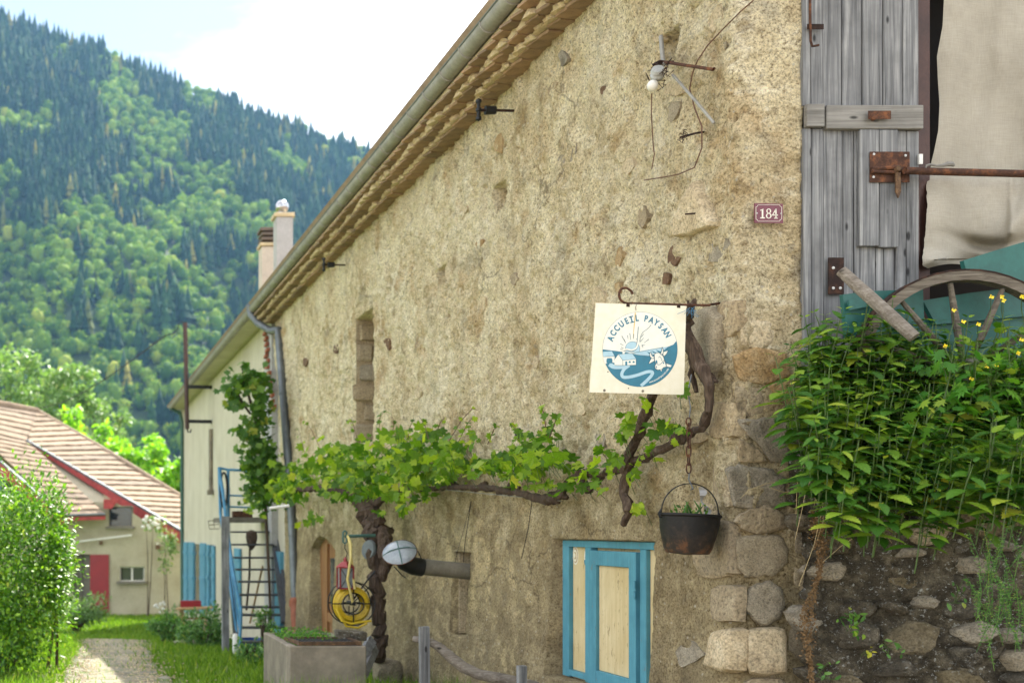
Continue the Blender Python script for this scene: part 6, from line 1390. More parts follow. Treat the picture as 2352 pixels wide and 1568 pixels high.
    # lettering
    def letter(ch, a, r_, size, mat, layer, up, bold=.0, sx=1.0):
        cu = bpy.data.curves.new('letter', 'FONT'); cu.body = ch; cu.align_x = 'CENTER'; cu.align_y = 'CENTER'; cu.size = 1; cu.offset = bold; cu.resolution_u = 4
        o = bpy.data.objects.new('letter', cu); C.objects.link(o); bpy.context.view_layer.update(); me = bpy.data.meshes.new_from_object(o.evaluated_get(bpy.context.evaluated_depsgraph_get())); bpy.data.objects.remove(o); bpy.data.curves.remove(cu)
        x0, y0 = cx_ + r_ * math.cos(R(a)), cy_ - r_ * math.sin(R(a)); th = R(a - 90) if up else R(a + 90); s = size
        for v in me.vertices:
            lx, ly = v.co.x * s * sx, v.co.y * s; X_ = x0 + lx * math.cos(th) - ly * math.sin(th); Y_ = y0 - (lx * math.sin(th) + ly * math.cos(th)); q = Q(X_, Y_, layer) - BASE[pl.name]; v.co = q
        me.update(); ob = link_mesh('letter', me, M[mat], pl)
    for ch, a in zip('ACCUEIL', [159.5, 149, 138, 126.5, 115.8, 105.6, 95.5]): letter(ch, a + random.uniform(-.6, .6), 396, 108 if ch != 'I' else 104, 'sign_teal', 2.4, True, .035, .78 if ch != 'I' else .95)
    for s_ in (-1, 1):
        a = 105.6; r0 = 396 + s_ * 36; c0 = (cx_ + r0 * math.cos(R(a)), cy_ - r0 * math.sin(R(a))); d = (math.cos(R(a - 90)), -math.sin(R(a - 90))); stroke([(c0[0] - d[0] * 27, c0[1] - d[1] * 27), (c0[0] + d[0] * 27, c0[1] + d[1] * 27)], 13, 'sign_teal', 2.4)
    for ch, a in zip('PAYSAN', [79.5, 69, 59, 48.5, 38, 27.5]): letter(ch, a + random.uniform(-.6, .6), 396, 108, 'sign_teal', 2.4, True, .035, .78)
    txt = 'www.accueil-paysan.com'; wd = {'w': 1.25, 'm': 1.45, 'i': .5, 'l': .5, '.': .5, '-': .6}; tot = sum(wd.get(c, 1) for c in txt); acc = 0
    for ch in txt:
        w = wd.get(ch, 1); a = -74.5 + (74.5 - 34) * (acc + w / 2) / tot; acc += w; letter(ch, a, 436, 34, 'sign_white', 2.6, False, .02, .85)
    # rust run and bolts
    stroke([(703, 330), (690, 480), (678, 600), (676, 660)], [14, 12, 8, 4], 'sign_stain', 1.3)
    for x, y in ((308, 1320), (798, 1328), (615, 1293), (353, 1083)):
        mb = MB(); mb.lathe([(.007 if y > 1300 else .003, 0), (.005 if y > 1300 else .002, .003)], Q(x, y, 1), 10, (0, -1, 0)); part('bolt', mb, M['fibre' if y > 1300 else 'iron'], pl)
    for x, y in ((612, 232), (1258, 246)):
        mb = MB(); mb.prism([Q(x - 22, y - 14, 3), Q(x + 20, y - 14, 3), Q(x + 20, y + 24, 3), Q(x - 22, y + 20, 3)], (0, .012, 0)); part('clip', mb, M['rust_dark'], t)
    # bracket with its scroll
    pts = [(668, 95), (655, 62), (625, 35), (585, 15), (545, 18), (512, 42), (497, 85), (500, 130), (515, 165), (550, 195), (610, 210), (800, 216), (1100, 224), (1400, 232), (1650, 236)]
    mb = MB(); q = [Q(x, y, -8) for x, y in smooth(pts, 4)]; q.append(q[-1] + Vector((.02, .03, .01))); q.append(Vector((XW + .06, q[-1].y + .05, q[-1].z + .02))); mb.tube(q, .0062, 8); part('bracket', mb, M['rust'], t, True)
    mb = MB()
    for x in (645, 655, 715): mb.tube([Q(x, 200, -3), Q(x + 4, 216, 14), Q(x + 2, 232, -3), Q(x + 2, 216, -22), Q(x, 200, -3)], .0012, 4)
    mb.tube([Q(716, 230, 4), Q(708, 260, 4), Q(712, 300, 4)], .0012, 4); part('tie_wire', mb, M['rust_dark'], t)
    mb = MB()
    for _ in range(7):
        x, y = random.uniform(1390, 1500), random.uniform(250, 310); mb.tube([Q(x, y, 25), Q(x - 20 + random.uniform(-60, 60), y + random.uniform(20, 60), 32), Q(x + random.uniform(-70, 40), y + random.uniform(40, 110), 20)], .0012, 4)
    mb.tube([Q(1400, 268, 30), Q(1330, 310, 34), Q(1240, 345, 30)], .0012, 4)
    solo('blue_twine', mb, M['stair_blue'], 'frayed pale blue twine tying the vine stump to the sign bracket', 'twine')
sign()

# ------------------------------------------------------------------ cauldron on its chain
def cauldron():
    Y = 5.82; c = P(1584, 1182, Y); s = Y / F
    t = thing('hanging_cauldron', 'black iron cauldron with rusty base hanging on a chain as a planter', 'cauldron', P(1582, 1275, Y))
    tilt = Matrix.Rotation(R(3.5), 3, 'Y')
    def L(mb):
        mb.v = [tuple(c + tilt @ (Vector(v) - c)) for v in mb.v]; return mb
    r0, r1 = 63 * s, 46 * s; hgt = 90 * s
    prof = [(r0 - .008, .0), (r0 + .004, .004), (r0 + .006, -.006), (r0 - .003, -.014), (r0 * .95, -hgt * .35), (r0 * .87, -hgt * .62)]
    mb = MB(); mb.lathe(prof, c, 36, cap=False); part('pot', L(mb), M['pot'], t, True)
    mb = MB(); mb.lathe([(r0 * .87, -hgt * .62), (r0 * .85, -hgt * .66), (r0 * .79, -hgt * .85), (r0 * .70, -hgt * .98), (.01, -hgt * 1.02)], c, 36); part('base', L(mb), M['pot'], t, True)
    mb = MB(); mb.lathe([(r0 - .008, 0), (r0 - .014, -.02), (.01, -.022)], c, 30, cap=False); part('soil', L(mb), M['bank'], t)
    mb = MB(); n = 30; hp = [c + Vector((-(r0 + .006) * math.cos(math.pi * k / n) , 0, 72 * s * math.sin(math.pi * k / n) ** .9)) for k in range(n + 1)]; mb.tube(hp, .0032, 6); mb.tube([hp[0] + Vector((0, 0, .02)), hp[0] + Vector((-.012, 0, 0)), hp[0] + Vector((-.006, 0, -.02)), hp[0] + Vector((.004, 0, -.02))], .005, 6); mb.tube([hp[-1] + Vector((0, 0, .02)), hp[-1] + Vector((.012, 0, 0)), hp[-1] + Vector((.004, 0, -.022))], .005, 6); part('handle', L(mb), M['iron'], t, True)
    top = P(1583, 1108, Y)
    # chain
    def link(cz, h, w, th, rot):
        mb = MB(); pts = []
        for k in range(16): a = 2 * math.pi * k / 15; x = w * math.cos(a); z = h * (math.sin(a)); z = max(-h * .93, min(h * .93, z * 1.1)); pts.append(cz + Vector((x * math.cos(rot), x * math.sin(rot), z)))
        mb.tube(pts, th, 6, False); return mb
    ch = thing('hanging_chain', 'rusty chain of long iron links holding the cauldron', 'chain', P(1583, 960, Y)); y = 962
    k = 0
    for y0, h in ((968, 9), (981, 10), (997, 12), (1016, 13), (1036, 13), (1056, 13), (1075, 12)):
        m_ = link(P(1583 + random.uniform(-1.5, 1.5), y0, Y), h * s, 6.0 * s, .0036, (k % 2) * 1.2 + .2); part('link', m_, M['rust'], ch, True); k += 1
    mb = MB(); mb.tube([P(1583, 1086, Y), P(1582, 1100, Y), P(1588, 1114, Y), P(1592, 1122, Y - .01), P(1586, 1124, Y - .01)], .0036, 6); mb.tube([P(1583, 960, Y), P(1586, 935, Y + .02), P(1580, 900, Y + .03), P(1588, 860, Y + .06)], .003, 5); part('hook', mb, M['zinc_dark'], ch, True)
    # succulent sprigs
    pl = thing('pot_plant', 'sparse grey green sprigs growing in the hanging cauldron', 'plant', c)
    mb = MB()
    for k in range(11):
        a = random.uniform(0, 6.28); b = c + Vector((random.uniform(-.06, .06), random.uniform(-.04, .04), -.02)); e = b + Vector((random.uniform(-.06, .06), random.uniform(-.04, .03), random.uniform(.03, .10))); mb.tube([b, b.lerp(e, .5) + Vector((0, 0, .01)), e], [.003, .006, .0015], 5)
    part('stem', mb, M['herb'], pl)
    N = 40; pos = np.array([(c + Vector((random.uniform(-.07, .07), random.uniform(-.05, .05), random.uniform(-.01, .05))))[:] for _ in range(N)])
    scatter('foliage', L_oval, pos, rand_dirs(N, (0, 0, .8), .7), rand_dirs(N, (0, -.8, .4), .6), rng.uniform(.012, .03, N), M['vine_leaf_dark'], pl)
    # grey plastic strip caught on the handle
    mb = MB(); n = 10; vs = []
    for k in range(n + 1):
        q = P(1608 + 16 * (k / n) + 4 * math.sin(k), 1118 + 66 * (k / n), Y - .03 + .01 * math.sin(k * 1.7)); w = .012 + .008 * math.sin(k * .9); vs += [q - Vector((w, .004, 0)), q + Vector((w, -.004 * math.sin(k), 0)), q + Vector((0, .012, 0))]
    for k in range(n): mb.f += [(3 * k, 3 * k + 1, 3 * k + 4, 3 * k + 3), (3 * k + 1, 3 * k + 2, 3 * k + 5, 3 * k + 4), (3 * k + 2, 3 * k, 3 * k + 3, 3 * k + 5)]
    mb.v = vs; solo('plastic_strip', mb, M['chimney_grey'], 'crumpled pale grey plastic strip hanging inside the cauldron handle', 'plastic')
cauldron()

# ------------------------------------------------------------------ ironwork high on the wall
def upper_iron():
    A = WA
    t = thing('insulator_fitting', 'old wiring fitting with white porcelain knobs in the upper wall hole', 'insulator', A(1530, 160, .05))
    mb = MB(); mb.tube([A(1518, 84, .03), A(1521, 120, .05), A(1524, 150, .10)], .012, 8); part('conduit', mb, M['zinc'], t, True)
    mb = MB(); mb.lathe([(.012, -.035), (.032, -.028), (.036, -.005), (.026, .008), (.036, .018), (.03, .034), (.012, .036)], A(1510, 170, .14), 18, (-.3, -.7, .5)); part('insulator', mb, M['porcelain'], t, True)
    mb = MB(); mb.lathe([(.004, -.03)] + [(.029 * math.cos(a), .031 * math.sin(a)) for a in np.linspace(-1.3, 1.5, 9)], A(1499, 197, .16), 18, (0, 0, 1)); part('insulator', mb, M['white'], t, True)
    mb = MB(); mb.beam(A(1508, 148, .14), A(1545, 143, .03), .02, .012); mb.tube([A(1545, 146, .04), A(1515, 141, .12), A(1500, 150, .15)], .008, 6)
    for _ in range(16):
        c = A(random.uniform(1490, 1530), random.uniform(150, 200), random.uniform(.08, .16)); mb.tube([c, c + Vector([random.uniform(-.04, .04) for _ in range(3)]), c + Vector([random.uniform(-.05, .05) for _ in range(3)])], .002, 4)
    part('twisted_wire', mb, M['rust_dark'], t)
    def rod(pts, r_, mat, nm, label, cat, off=.05):
        mb = MB(); q = [A(p[0], p[1], p[2] if len(p) > 2 else off) for p in pts]; mb.tube(q, r_, 7); return solo(nm, mb, M[mat], label, cat, smooth=True)
    rod([(1528, 143, .12), (1560, 148, .10), (1638, 160, .06), (1640, 158, .02)], .0085, 'rust', 'iron_rod', 'rusty horizontal rod sticking out beside the porcelain insulators', 'rod')
    rod([(1545, 172, .08), (1600, 235, .07), (1640, 283, .03)], .0075, 'zinc', 'pale_rod', 'pale grey rod running diagonally down from the insulators', 'rod')
    rod([(1730, 2, .03), (1700, 28, .03), (1660, 68, .04), (1625, 105, .04), (1602, 140, .05), (1590, 170, .06), (1584, 205, .05), (1596, 250, .06), (1612, 290, .06), (1612, 340, .06), (1595, 385, .06), (1560, 400, .06), (1520, 408, .05), (1480, 414, .04)], .0035, 'twig', 'bent_wire', 'long rusty brown wire curving down the upper wall past the insulators', 'wire')
    rod([(1497, 215, .12), (1496, 260, .10), (1500, 330, .07), (1503, 355, .06), (1497, 388, .05)], .003, 'twig', 'hanging_wire', 'thin rusty wire dangling below the white insulator', 'wire')
    rod([(1562, 316, .10), (1600, 306, .06), (1620, 303, -.02)], .006, 'rust_dark', 'hook_spike', 'small rusty wall spike with curled wire inside the wire loop', 'spike')
    rod([(1574, 492, .09), (1600, 490, .06), (1632, 491, -.03)], .0045, 'rust_dark', 'long_nail', 'long rusty nail projecting from the pale triangular stone', 'nail')
    mb = MB()
    for k in range(6):
        c = A(1568 + random.uniform(-6, 8), 312 + random.uniform(-12, 12), .1); mb.tube([c + Vector((.015 * math.cos(a + k), random.uniform(-.01, .01), .015 * math.sin(a + k))) for a in np.linspace(0, 4.5, 8)], .0018, 4)
    solo('curled_wire', mb, M['rust_dark'], 'curled thin wire wrapped on the small wall spike', 'wire')
    for px, py, k, lab in ((1157, 252, 1.0, 'black iron peg with knobbed head nearest the gutter top'), (782, 606, .95, 'black iron peg with knobbed head lower on the far eave line')):
        t = thing('iron_peg', lab, 'iron peg', A(px, py)); 
        t['group'] = 'iron pegs under the eave'
        e = A(px + 33 * (.55 if px < 900 else 1), py + 3, -.03); h = e + Vector((-.36, 0, .0)); Ye = e.y
        h = Vector((e.x - .30, Ye, e.z + .008)); mb = MB(); mb.tube([e, h], .010, 6); part('shank', mb, M['rust_dark'], t, True)
        mb = MB(); m_ = Vector((e.x - .20, Ye, e.z + .005)); mb.tube([m_ + Vector((.03, 0, 0)), m_ - Vector((.05, 0, 0))], [.03, .034], 10); mb.tube([h + Vector((0, 0, -.065)), h + Vector((0, 0, .065))], .014, 8)
        for z in (-.065, -.0, .065): mb.lathe([(.004, -.022), (.022, -.01), (.022, .01), (.004, .022)], h + Vector((0, 0, z)), 10)
        part('head', mb, M['iron'], t, True)
    mb = MB(); c = A(1190, 996, .14); mb.lathe([(.005, -.04), (.022, -.03), (.024, .0), (.016, .01), (.024, .02), (.018, .04), (.004, .044)], c, 12); mb.tube([c, A(1192, 1010, -.02)], .006, 6)
    solo('black_insulator', mb, M['iron'], 'small black insulator standing among the vine shoots on the wall', 'insulator', smooth=True)
    mb = MB(); mb.tube([A(1082, 1150, .06), A(1075, 1200, .05), A(1068, 1245, .06), A(1064, 1290, .10)], .003, 5); solo('dangling_cord', mb, M['dark'], 'thin dark cord hanging from the vine to the flue pipe', 'cord')
    mb = MB(); mb.tube([A(1222, 1150, .05), A(1214, 1210, .04), A(1198, 1282, .05)], .003, 5); solo('dangling_cord', mb, M['dark'], 'thin dark cord hanging on the blotchy wall left of the blue window', 'cord')
    mb = MB(); mb.tube([P(619, 1167, 11.8), P(664, 1161, 11.8)], .016, 8); solo('white_tube', mb, M['white'], 'short white tube poking out of the vine leaves', 'tube', smooth=True)
    mb = MB(); mb.tube([A(795, 965, .06), A(818, 968, -.02)], .008, 6); solo('long_nail', mb, M['rust_dark'], 'rusty nail beside the tall slit opening above the vine', 'nail')
upper_iron()

# ------------------------------------------------------------------ bank, retaining wall and its plants
def bank():
    t = thing('retaining_wall', 'dark rubble stone retaining wall with lichen holding up the nettle bank', 'retaining wall', (4.2, 5.2, -1.4))
    xs = np.linspace(3.60, 6.2, 300)
    def front(x): return 5.62 - .62 * np.clip((x - 3.70) / 1.2, 0, 2) ** .9
    def topz(x): return .13 - .05 * (x - 3.7) + .04 * np.sin(x * 6)
    zs = np.concatenate([np.linspace(-1.5, 0, 120), ]); V = []
    rows = []
    for j, z in enumerate(np.linspace(0, 1, 190)):
        Z = -1.5 + (topz(xs) + 1.5) * z; D = fbm(xs * 5, Z * 5, 0, 4, 141) * .12 + fbm(xs * 19, Z * 19, 0, 3, 145) * .075 + fbm(xs * 60, Z * 60, 0, 2, 149) * .02
        rows.append(np.stack([xs, front(xs) - .0 - D + .10 * (z > .97) - (1 - z) * .08, Z], 1))
    for j, s in enumerate(np.linspace(0, 1, 50)[1:]):     # the bank rising behind
        yb_ = front(xs) + .08 + (5.74 - front(xs) - .08) * s; Z = topz(xs) + (.62 - topz(xs)) * s ** .8 + fbm(xs * 4, yb_ * 4, 0, 3, 147) * .09
        rows.append(np.stack([xs, yb_, Z], 1))
    G_ = np.array(rows); n, m = G_.shape[:2]; i = np.arange(n * m).reshape(n, m); Q = np.stack([i[:-1, :-1], i[:-1, 1:], i[1:, 1:], i[1:, :-1]], -1).reshape(-1, 4)
    o = link_mesh('rubble_core', np_mesh('rubble_core', G_.reshape(-1, 3) - np.array(BASE[t.name]), Q, True), M['rubble_mortar'], t)
    def plane(px, py, off=0.0):   # px,py here are X and Z in metres times 1000
        X = px / 1000; Z = -py / 1000; z01 = (Z + 1.5) / 1.6
        return Vector((X, float(front(np.array([X]))[0]) - off - (1 - z01) * .08, Z))
    # rubble of many sizes, bedded nearly flush
    placed = []
    for _ in range(3000):
        if len(placed) > 170: break
        w = random.choice([.11, .14, .18, .22, .28]) * random.uniform(.85, 1.15); h = w * random.uniform(.5, .95); x = random.uniform(3.62, 5.3); z = random.uniform(-1.1, .05)
        if any(abs(x - a) < (w + c) * .43 and abs(z - b) < (h + d) * .43 for a, b, c, d in placed): continue
        placed.append((x, z, w, h)); n_ = random.choice([5, 6, 7]); poly = []; ro = random.uniform(-.5, .5)
        for q in range(n_):
            a = 2 * math.pi * q / n_ + random.uniform(-.3, .3); rx, rz = w * .5 * random.uniform(.75, 1.12), h * .5 * random.uniform(.75, 1.12); u_, v_ = rx * math.cos(a), rz * math.sin(a)
            poly.append(((x + u_ * math.cos(ro) - v_ * math.sin(ro)) * 1000, -(z + u_ * math.sin(ro) + v_ * math.cos(ro)) * 1000))
        r0 = random.random() + (.25 if x < 4.1 else 0) + (.2 if z > -.15 else 0)
        blob_stone('rubble_stone', poly, plane, random.uniform(.012, .06), M['rubble'] if r0 < .72 else M['quoin_grey'] if r0 < .95 else M['rubble_tan'], t, .5, rough=.013)
bank()
def cart():
    t = thing('old_cart', 'old teal green farm cart with wooden spoked wheel half buried in nettles', 'cart', P(2150, 800, 5.5))
    Yc = 5.52
    def board(pts, Y, th=.025, mat='teal', nm='side_board'):
        mb = MB(); mb.prism([P(x, y, Y) for x, y in pts], (0, th, 0)); return part(nm, mb, M[mat], t)
    board([(1936, 676), (2005, 668), (2120, 664), (2125, 790), (1945, 775)], Yc); board([(2120, 690), (2230, 672), (2420, 650), (2420, 720), (2150, 745)], Yc + .02)
    board([(2100, 735), (2420, 715), (2420, 860), (2110, 850)], Yc + .05); board([(2213, 598), (2290, 574), (2420, 535), (2420, 660), (2225, 645)], Yc - .04)
    board([(1950, 690), (2010, 684), (2012, 700), (1952, 712)], Yc - .03, .01)
    # wheel
    c = P(2215, 862, 5.40); r_ = 240 * 5.4 / F; ax = Vector((-.12, -1, .05)).normalized(); u = Vector((1, 0, 0)) - ax * ax.x; u.normalize(); v = ax.cross(u) * -1
    w = thing  # wheel part with sub-parts
    def ring(r0, r1, d0, d1, nseg=48):
        mb = MB(); vs = []; fs = []
        for k in range(nseg):
            a = 2 * math.pi * k / nseg; e = u * math.cos(a) + v * math.sin(a)
            for rr, dd in ((r0, d0), (r1, d0), (r1, d1), (r0, d1)): vs.append(c + e * rr + ax * dd)
        for k in range(nseg):
            for j in range(4): a = 4 * k + j; b = 4 * k + (j + 1) % 4; a2 = 4 * ((k + 1) % nseg) + j; b2 = 4 * ((k + 1) % nseg) + (j + 1) % 4; fs.append((a, b, b2, a2))
        mb.add(vs, fs); return mb
    wh = part('wheel', ring(r_ - .044, r_, -.025, .03), M['wheel_wood'], t); part('iron_tyre', ring(r_, r_ + .008, -.027, .032), M['rust_dark'], wh)
    mb = MB(); mb.lathe([(.075, -.08), (.085, 0), (.07, .09), (.04, .10)], c, 16, ax); part('hub', mb, M['wood_x'], wh)
    for k in range(12):
        a = R(88 + 30 * k + (-4)); e = u * math.cos(a) + v * math.sin(a); mb = MB(); mb.tube([c + e * .07, c + e * (r_ * .5), c + e * (r_ - .05)], [.012, .016, .011], 8); part('spoke', mb, M['wheel_wood'], wh)
    mb = MB(); a, b = P(1932, 622, 5.33), P(2100, 775, 5.12); mb.tube([a, a.lerp(b, .3), a.lerp(b, .7), b], [.024, .027, .028, .026], 12, True, .05); part('shaft', mb, M['log'], t, label='bleached round cart shaft sticking up at the left')
cart()

def nettles():
    protos = []
    for v in range(5):
        H = [.34, .40, .46, .52, .30][v]; r_ = bpy.data.objects.new('nettle_plant', None); r_.empty_display_size = .05
        pr = {'H': H, 'leaves': []}; ln = random.uniform(-.05, .05)
        npair = int(H / .046); mb = MB(); pts = [(ln * (s / 8) ** 2, .003 * math.sin(s), H * s / 8) for s in range(9)]; mb.tube(pts, [.0026] * 8 + [.0012], 5)
        sm = mb.mesh('stem'); sm.materials.append(M['stem']); pr['stem'] = sm
        for k in range(2, npair + 1):
            s = k / npair; z = H * s; sz = .108 * (1 - .55 * max(0, s - .55) / .45) * (.75 + .4 * min(1, s * 1.6)); 
            if s > .97: sz = .035
            for side in (0, 1):
                a = (k % 2) * math.pi / 2 + side * math.pi + random.uniform(-.35, .35); el = random.uniform(-.25, .28) + (.5 if s > .9 else 0)
                d = Vector((math.cos(a) * math.cos(el), math.sin(a) * math.cos(el), math.sin(el))); n_ = Vector((-math.cos(a) * math.sin(el), -math.sin(a) * math.sin(el), math.cos(el))) + Vector([random.uniform(-.2, .2) for _ in range(3)])
                x = d; y = n_.cross(x).normalized(); zz = x.cross(y); rot = Matrix((x, y, zz)).transposed().to_4x4()
                p = Vector((ln * s ** 2, 0, z)) + d * .012; pr['leaves'].append(Matrix.Translation(p) @ rot @ Matrix.Diagonal((sz, sz * random.uniform(.8, 1.05), sz, 1)))
        protos.append(pr)
    spots = []
    def topb(x): return np.interp(x, [1790, 1850, 1900, 2000, 2100, 2200, 2300, 2352, 2450], [770, 700, 690, 715, 740, 770, 800, 830, 850])
    # (px of tip, py of tip, Y) in loose rows from the back to the front
    rows = [(5.50, 1840, 2130, 735, 18), (5.40, 1815, 2180, 765, 20), (5.30, 1800, 2200, 805, 21), (5.2, 1800, 2230, 860, 22), (5.12, 1815, 2230, 915, 22), (5.05, 1830, 2210, 970, 18), (5.0, 1850, 2190, 1020, 16), (4.96, 1900, 2200, 1075, 16), (4.93, 1920, 2200, 1110, 12), (4.75, 2210, 2420, 1060, 9), (5.28, 2080, 2420, 745, 13), (5.22, 2160, 2420, 790, 12), (5.1, 2200, 2420, 850, 9), (4.8, 2270, 2420, 970, 9), (4.75, 2300, 2430, 1030, 7), (5.35, 1885, 2080, 700, 6)]
    for Y, x0, x1, py, n in rows:
        for k in range(n):
            px = x0 + (x1 - x0) * (k + random.uniform(.1, .9)) / n; yy = py + random.uniform(-22, 26) + (12 if px < 1850 else 0)
            spots.append((px, yy, Y + random.uniform(-.07, .07)))
    where = lambda px, py: ('tall' if py < 760 else 'leafy')
    for i, (px, py, Y) in enumerate(spots):
        pr = random.choice(protos[:4]) if py < 1000 else protos[4]
        tip = P(px, py, Y); lean_x = (.10 if px > 1900 else -.32) * random.uniform(.2, 1.0) - .05; lean_y = -.25 * random.random() - .10
        sc_ = random.uniform(.72, 1.18); rot = Matrix.Rotation(random.uniform(0, 6.28), 4, 'Z'); tl = Vector((lean_x, lean_y, 1)).normalized(); q = Vector((0, 0, 1)).rotation_difference(tl).to_matrix().to_4x4()
        base = tip - tl * pr['H'] * sc_
        r_ = bpy.data.objects.new('nettle_plant', None); C.objects.link(r_); r_.empty_display_size = .05
        r_.matrix_world = Matrix.Translation(base) @ q @ rot @ Matrix.Scale(sc_, 4)
        r_['category'] = 'nettle'; r_['group'] = 'stinging nettles on the bank'; r_['label'] = 'green stinging nettle in the thick patch on the bank before the barn door'
        s_ = bpy.data.objects.new('stem', pr['stem']); C.objects.link(s_); s_.parent = r_
        for mtx in pr['leaves']:
            l = bpy.data.objects.new('leaf', L_net); C.objects.link(l); l.parent = r_; l.matrix_local = mtx
    # dense lower growth hiding the soil
    N = 2000; px = rng.uniform(1830, 2420, N); Y = rng.uniform(5.08, 5.6, N); py = 1200 - (Y - 5.0) * 430 + rng.normal(0, 42, N) - 60
    lim = np.interp(px, [1800, 1850, 1900, 2000, 2100, 2200, 2300, 2450], [980, 1080, 1150, 1185, 1200, 1150, 1120, 1150]); ok = (py < lim) & (py > 760 + 0 * px) & (px > 1840 + (py > 900) * 40)
    pos = np.stack([(px - CX) * Y / F, Y, (CY - py) * Y / F], 1)[ok]; n = len(pos)
    o = scatter('nettle_undergrowth', L_net, pos, rand_dirs(n, (-.1, -.5, -.3), .6), rand_dirs(n, (0, -.35, .8), .4), rng.uniform(.06, .10, n), M['nettle'], None, 'dense low nettle leaves filling the bank between the taller stems', 'nettles')
nettles()
def bank_extras():
    # celandine with yellow flowers, upper right
    for i in range(15):
        px = random.uniform(2120, 2420) if i > 3 else random.uniform(2290, 2400); Y = random.uniform(5.0, 5.3); tipy = random.uniform(740, 880) + (30 if px < 2200 else 0); tip = P(px, tipy, Y); b = tip + Vector((random.uniform(-.08, .08), .05, -random.uniform(.25, .42)))
        t = thing('celandine_plant', 'lobed leaved celandine growing right of the nettles below the cart wheel', 'flower', b, 'yellow flowered celandines on the bank')
        mb = MB(); N = 9; br = []
        mb.tube([b, b.lerp(tip, .5) + Vector((.01, 0, 0)), tip], [.004, .003, .0018], 5)
        for k in range(7):
            s = b.lerp(tip, random.uniform(.35, .95)); e = s + Vector((random.uniform(-.08, .08), random.uniform(-.08, .03), random.uniform(.02, .09))); mb.tube([s, e], .0016, 4); br.append(e)
        part('stem', mb, M['stem'], t)
        pos = []; 
        for k in range(30): pos.append((b.lerp(tip, random.uniform(.0, .85)) + Vector((random.uniform(-.09, .09), random.uniform(-.09, .05), random.uniform(-.04, .04))))[:])
        n = len(pos); scatter('foliage', L_cel, np.array(pos), rand_dirs(n, (0, -.4, .1), .7), rand_dirs(n, (0, -.4, .9), .35), rng.uniform(.05, .10, n), M['celandine'], t)
        for e in br[:1] if i % 3 == 0 else []:
            mb = MB()
            for q in range(4):
                a = q * math.pi / 2 + .3; u = Vector((math.cos(a), -.35, math.sin(a))).normalized(); w = Vector((-math.sin(a), 0, math.cos(a))); mb.add([e, e + u * .007 + w * .005, e + u * .012, e + u * .007 - w * .005], [(0, 1, 2, 3)])
            mb.lathe([(.003, 0), (.004, .005), (.001, .008)], e, 6, (0, -1, .2)); part('flower', mb, M['petal'], t)
    # flowers placed where the photograph shows them
    t = thing('celandine_plant', 'taller celandine flowering in a row over the cart wheel at the right edge', 'flower', P(2290, 820, 5.1)); mb = MB(); fl = [(2276, 682), (2304, 690), (2300, 682), (2190, 712), (2212, 738), (2346, 682), (2265, 842), (2246, 745), (2345, 780), (2288, 838), (2230, 870)]
    for x, y in fl: mb.tube([P(x + random.uniform(-20, 20), y + 90, 5.15), P(x, y + 30, 5.12), P(x, y, 5.05)], .0016, 4)
    part('stem', mb, M['stem'], t)
    for x, y in fl:
        mb = MB(); e = P(x, y, 5.04)
        for q in range(4):
            a = q * math.pi / 2 + random.uniform(0, 1); u = Vector((math.cos(a), -.35, math.sin(a) * .8)).normalized(); w = Vector((-math.sin(a), 0, math.cos(a))); mb.add([e, e + u * .007 + w * .005, e + u * .013, e + u * .007 - w * .005], [(0, 1, 2, 3)])
        part('flower', mb, M['petal'], t)
    # arching grass tuft
    N = 1500; base = np.stack([rng.normal(4.38, .20, N), rng.normal(5.02, .10, N), rng.normal(.24, .07, N)], 1); a = rng.uniform(-2.9, .2, N); L_ = rng.uniform(.16, .36, N)
    V = []; Fc = []; k = 6
    for s in np.linspace(0, 1, k):
        x = base[:, 0] + np.cos(a) * L_ * s ** 1.3 * .9; y = base[:, 1] + np.sin(a) * .35 * L_ * s ** 1.3; z = base[:, 2] + L_ * (.75 * s - .95 * s * s * rng.uniform(.6, 1.1, 1)); w = .0022 * (1 - s * .9)
        V.append(np.stack([x - w, y, z], 1)); V.append(np.stack([x + w, y, z + w * .5], 1))
    V = np.stack(V, 1); q = np.array([(2 * j, 2 * j + 1, 2 * j + 3, 2 * j + 2) for j in range(k - 1)]); Fc = q[None] + (np.arange(N) * 2 * k)[:, None, None]
    o = link_mesh('grass_tuft', np_mesh('grass_tuft', V.reshape(-1, 3), Fc.reshape(-1, 4)), M['grass']); tag(o, 'fine arching grass growing at the right of the nettles', 'grass', kind='stuff')
    # wispy green bedstraw over the stones, lower right
    for (x0, y0, x1, y1, n) in [(2240, 1160, 2352, 1500, 26), (2260, 1230, 2420, 1560, 16)]:
        for i in range(n):
            px, py = random.uniform(x0, x1), random.uniform(y0 + 60, y1); Y = 4.82 + random.uniform(-.04, .04) ; b = P(px, py, Y); L_ = random.uniform(.12, .3); tip = b + Vector((random.uniform(-.12, .08), -.03, L_))
            t = thing('bedstraw_stem', 'wispy green stem growing over the dark stones at the right edge', 'weed', b, 'wispy weeds on the retaining wall'); mb = MB(); mb.tube([b, b.lerp(tip, .5) + Vector((.015, 0, 0)), tip], .0013, 4); 
            for q in range(14):
                s = b.lerp(tip, .12 + .85 * q / 14)
                for _ in range(4): d_ = Vector((random.uniform(-1, 1), random.uniform(-1, .2), random.uniform(-.1, .8))).normalized() * .014; mb.add([s, s + d_ * .5 + Vector((0, 0, .002)), s + d_, s + d_ * .5 - Vector((0, 0, .002))], [(0, 1, 2, 3)])
            part('stem', mb, M['herb'], t)
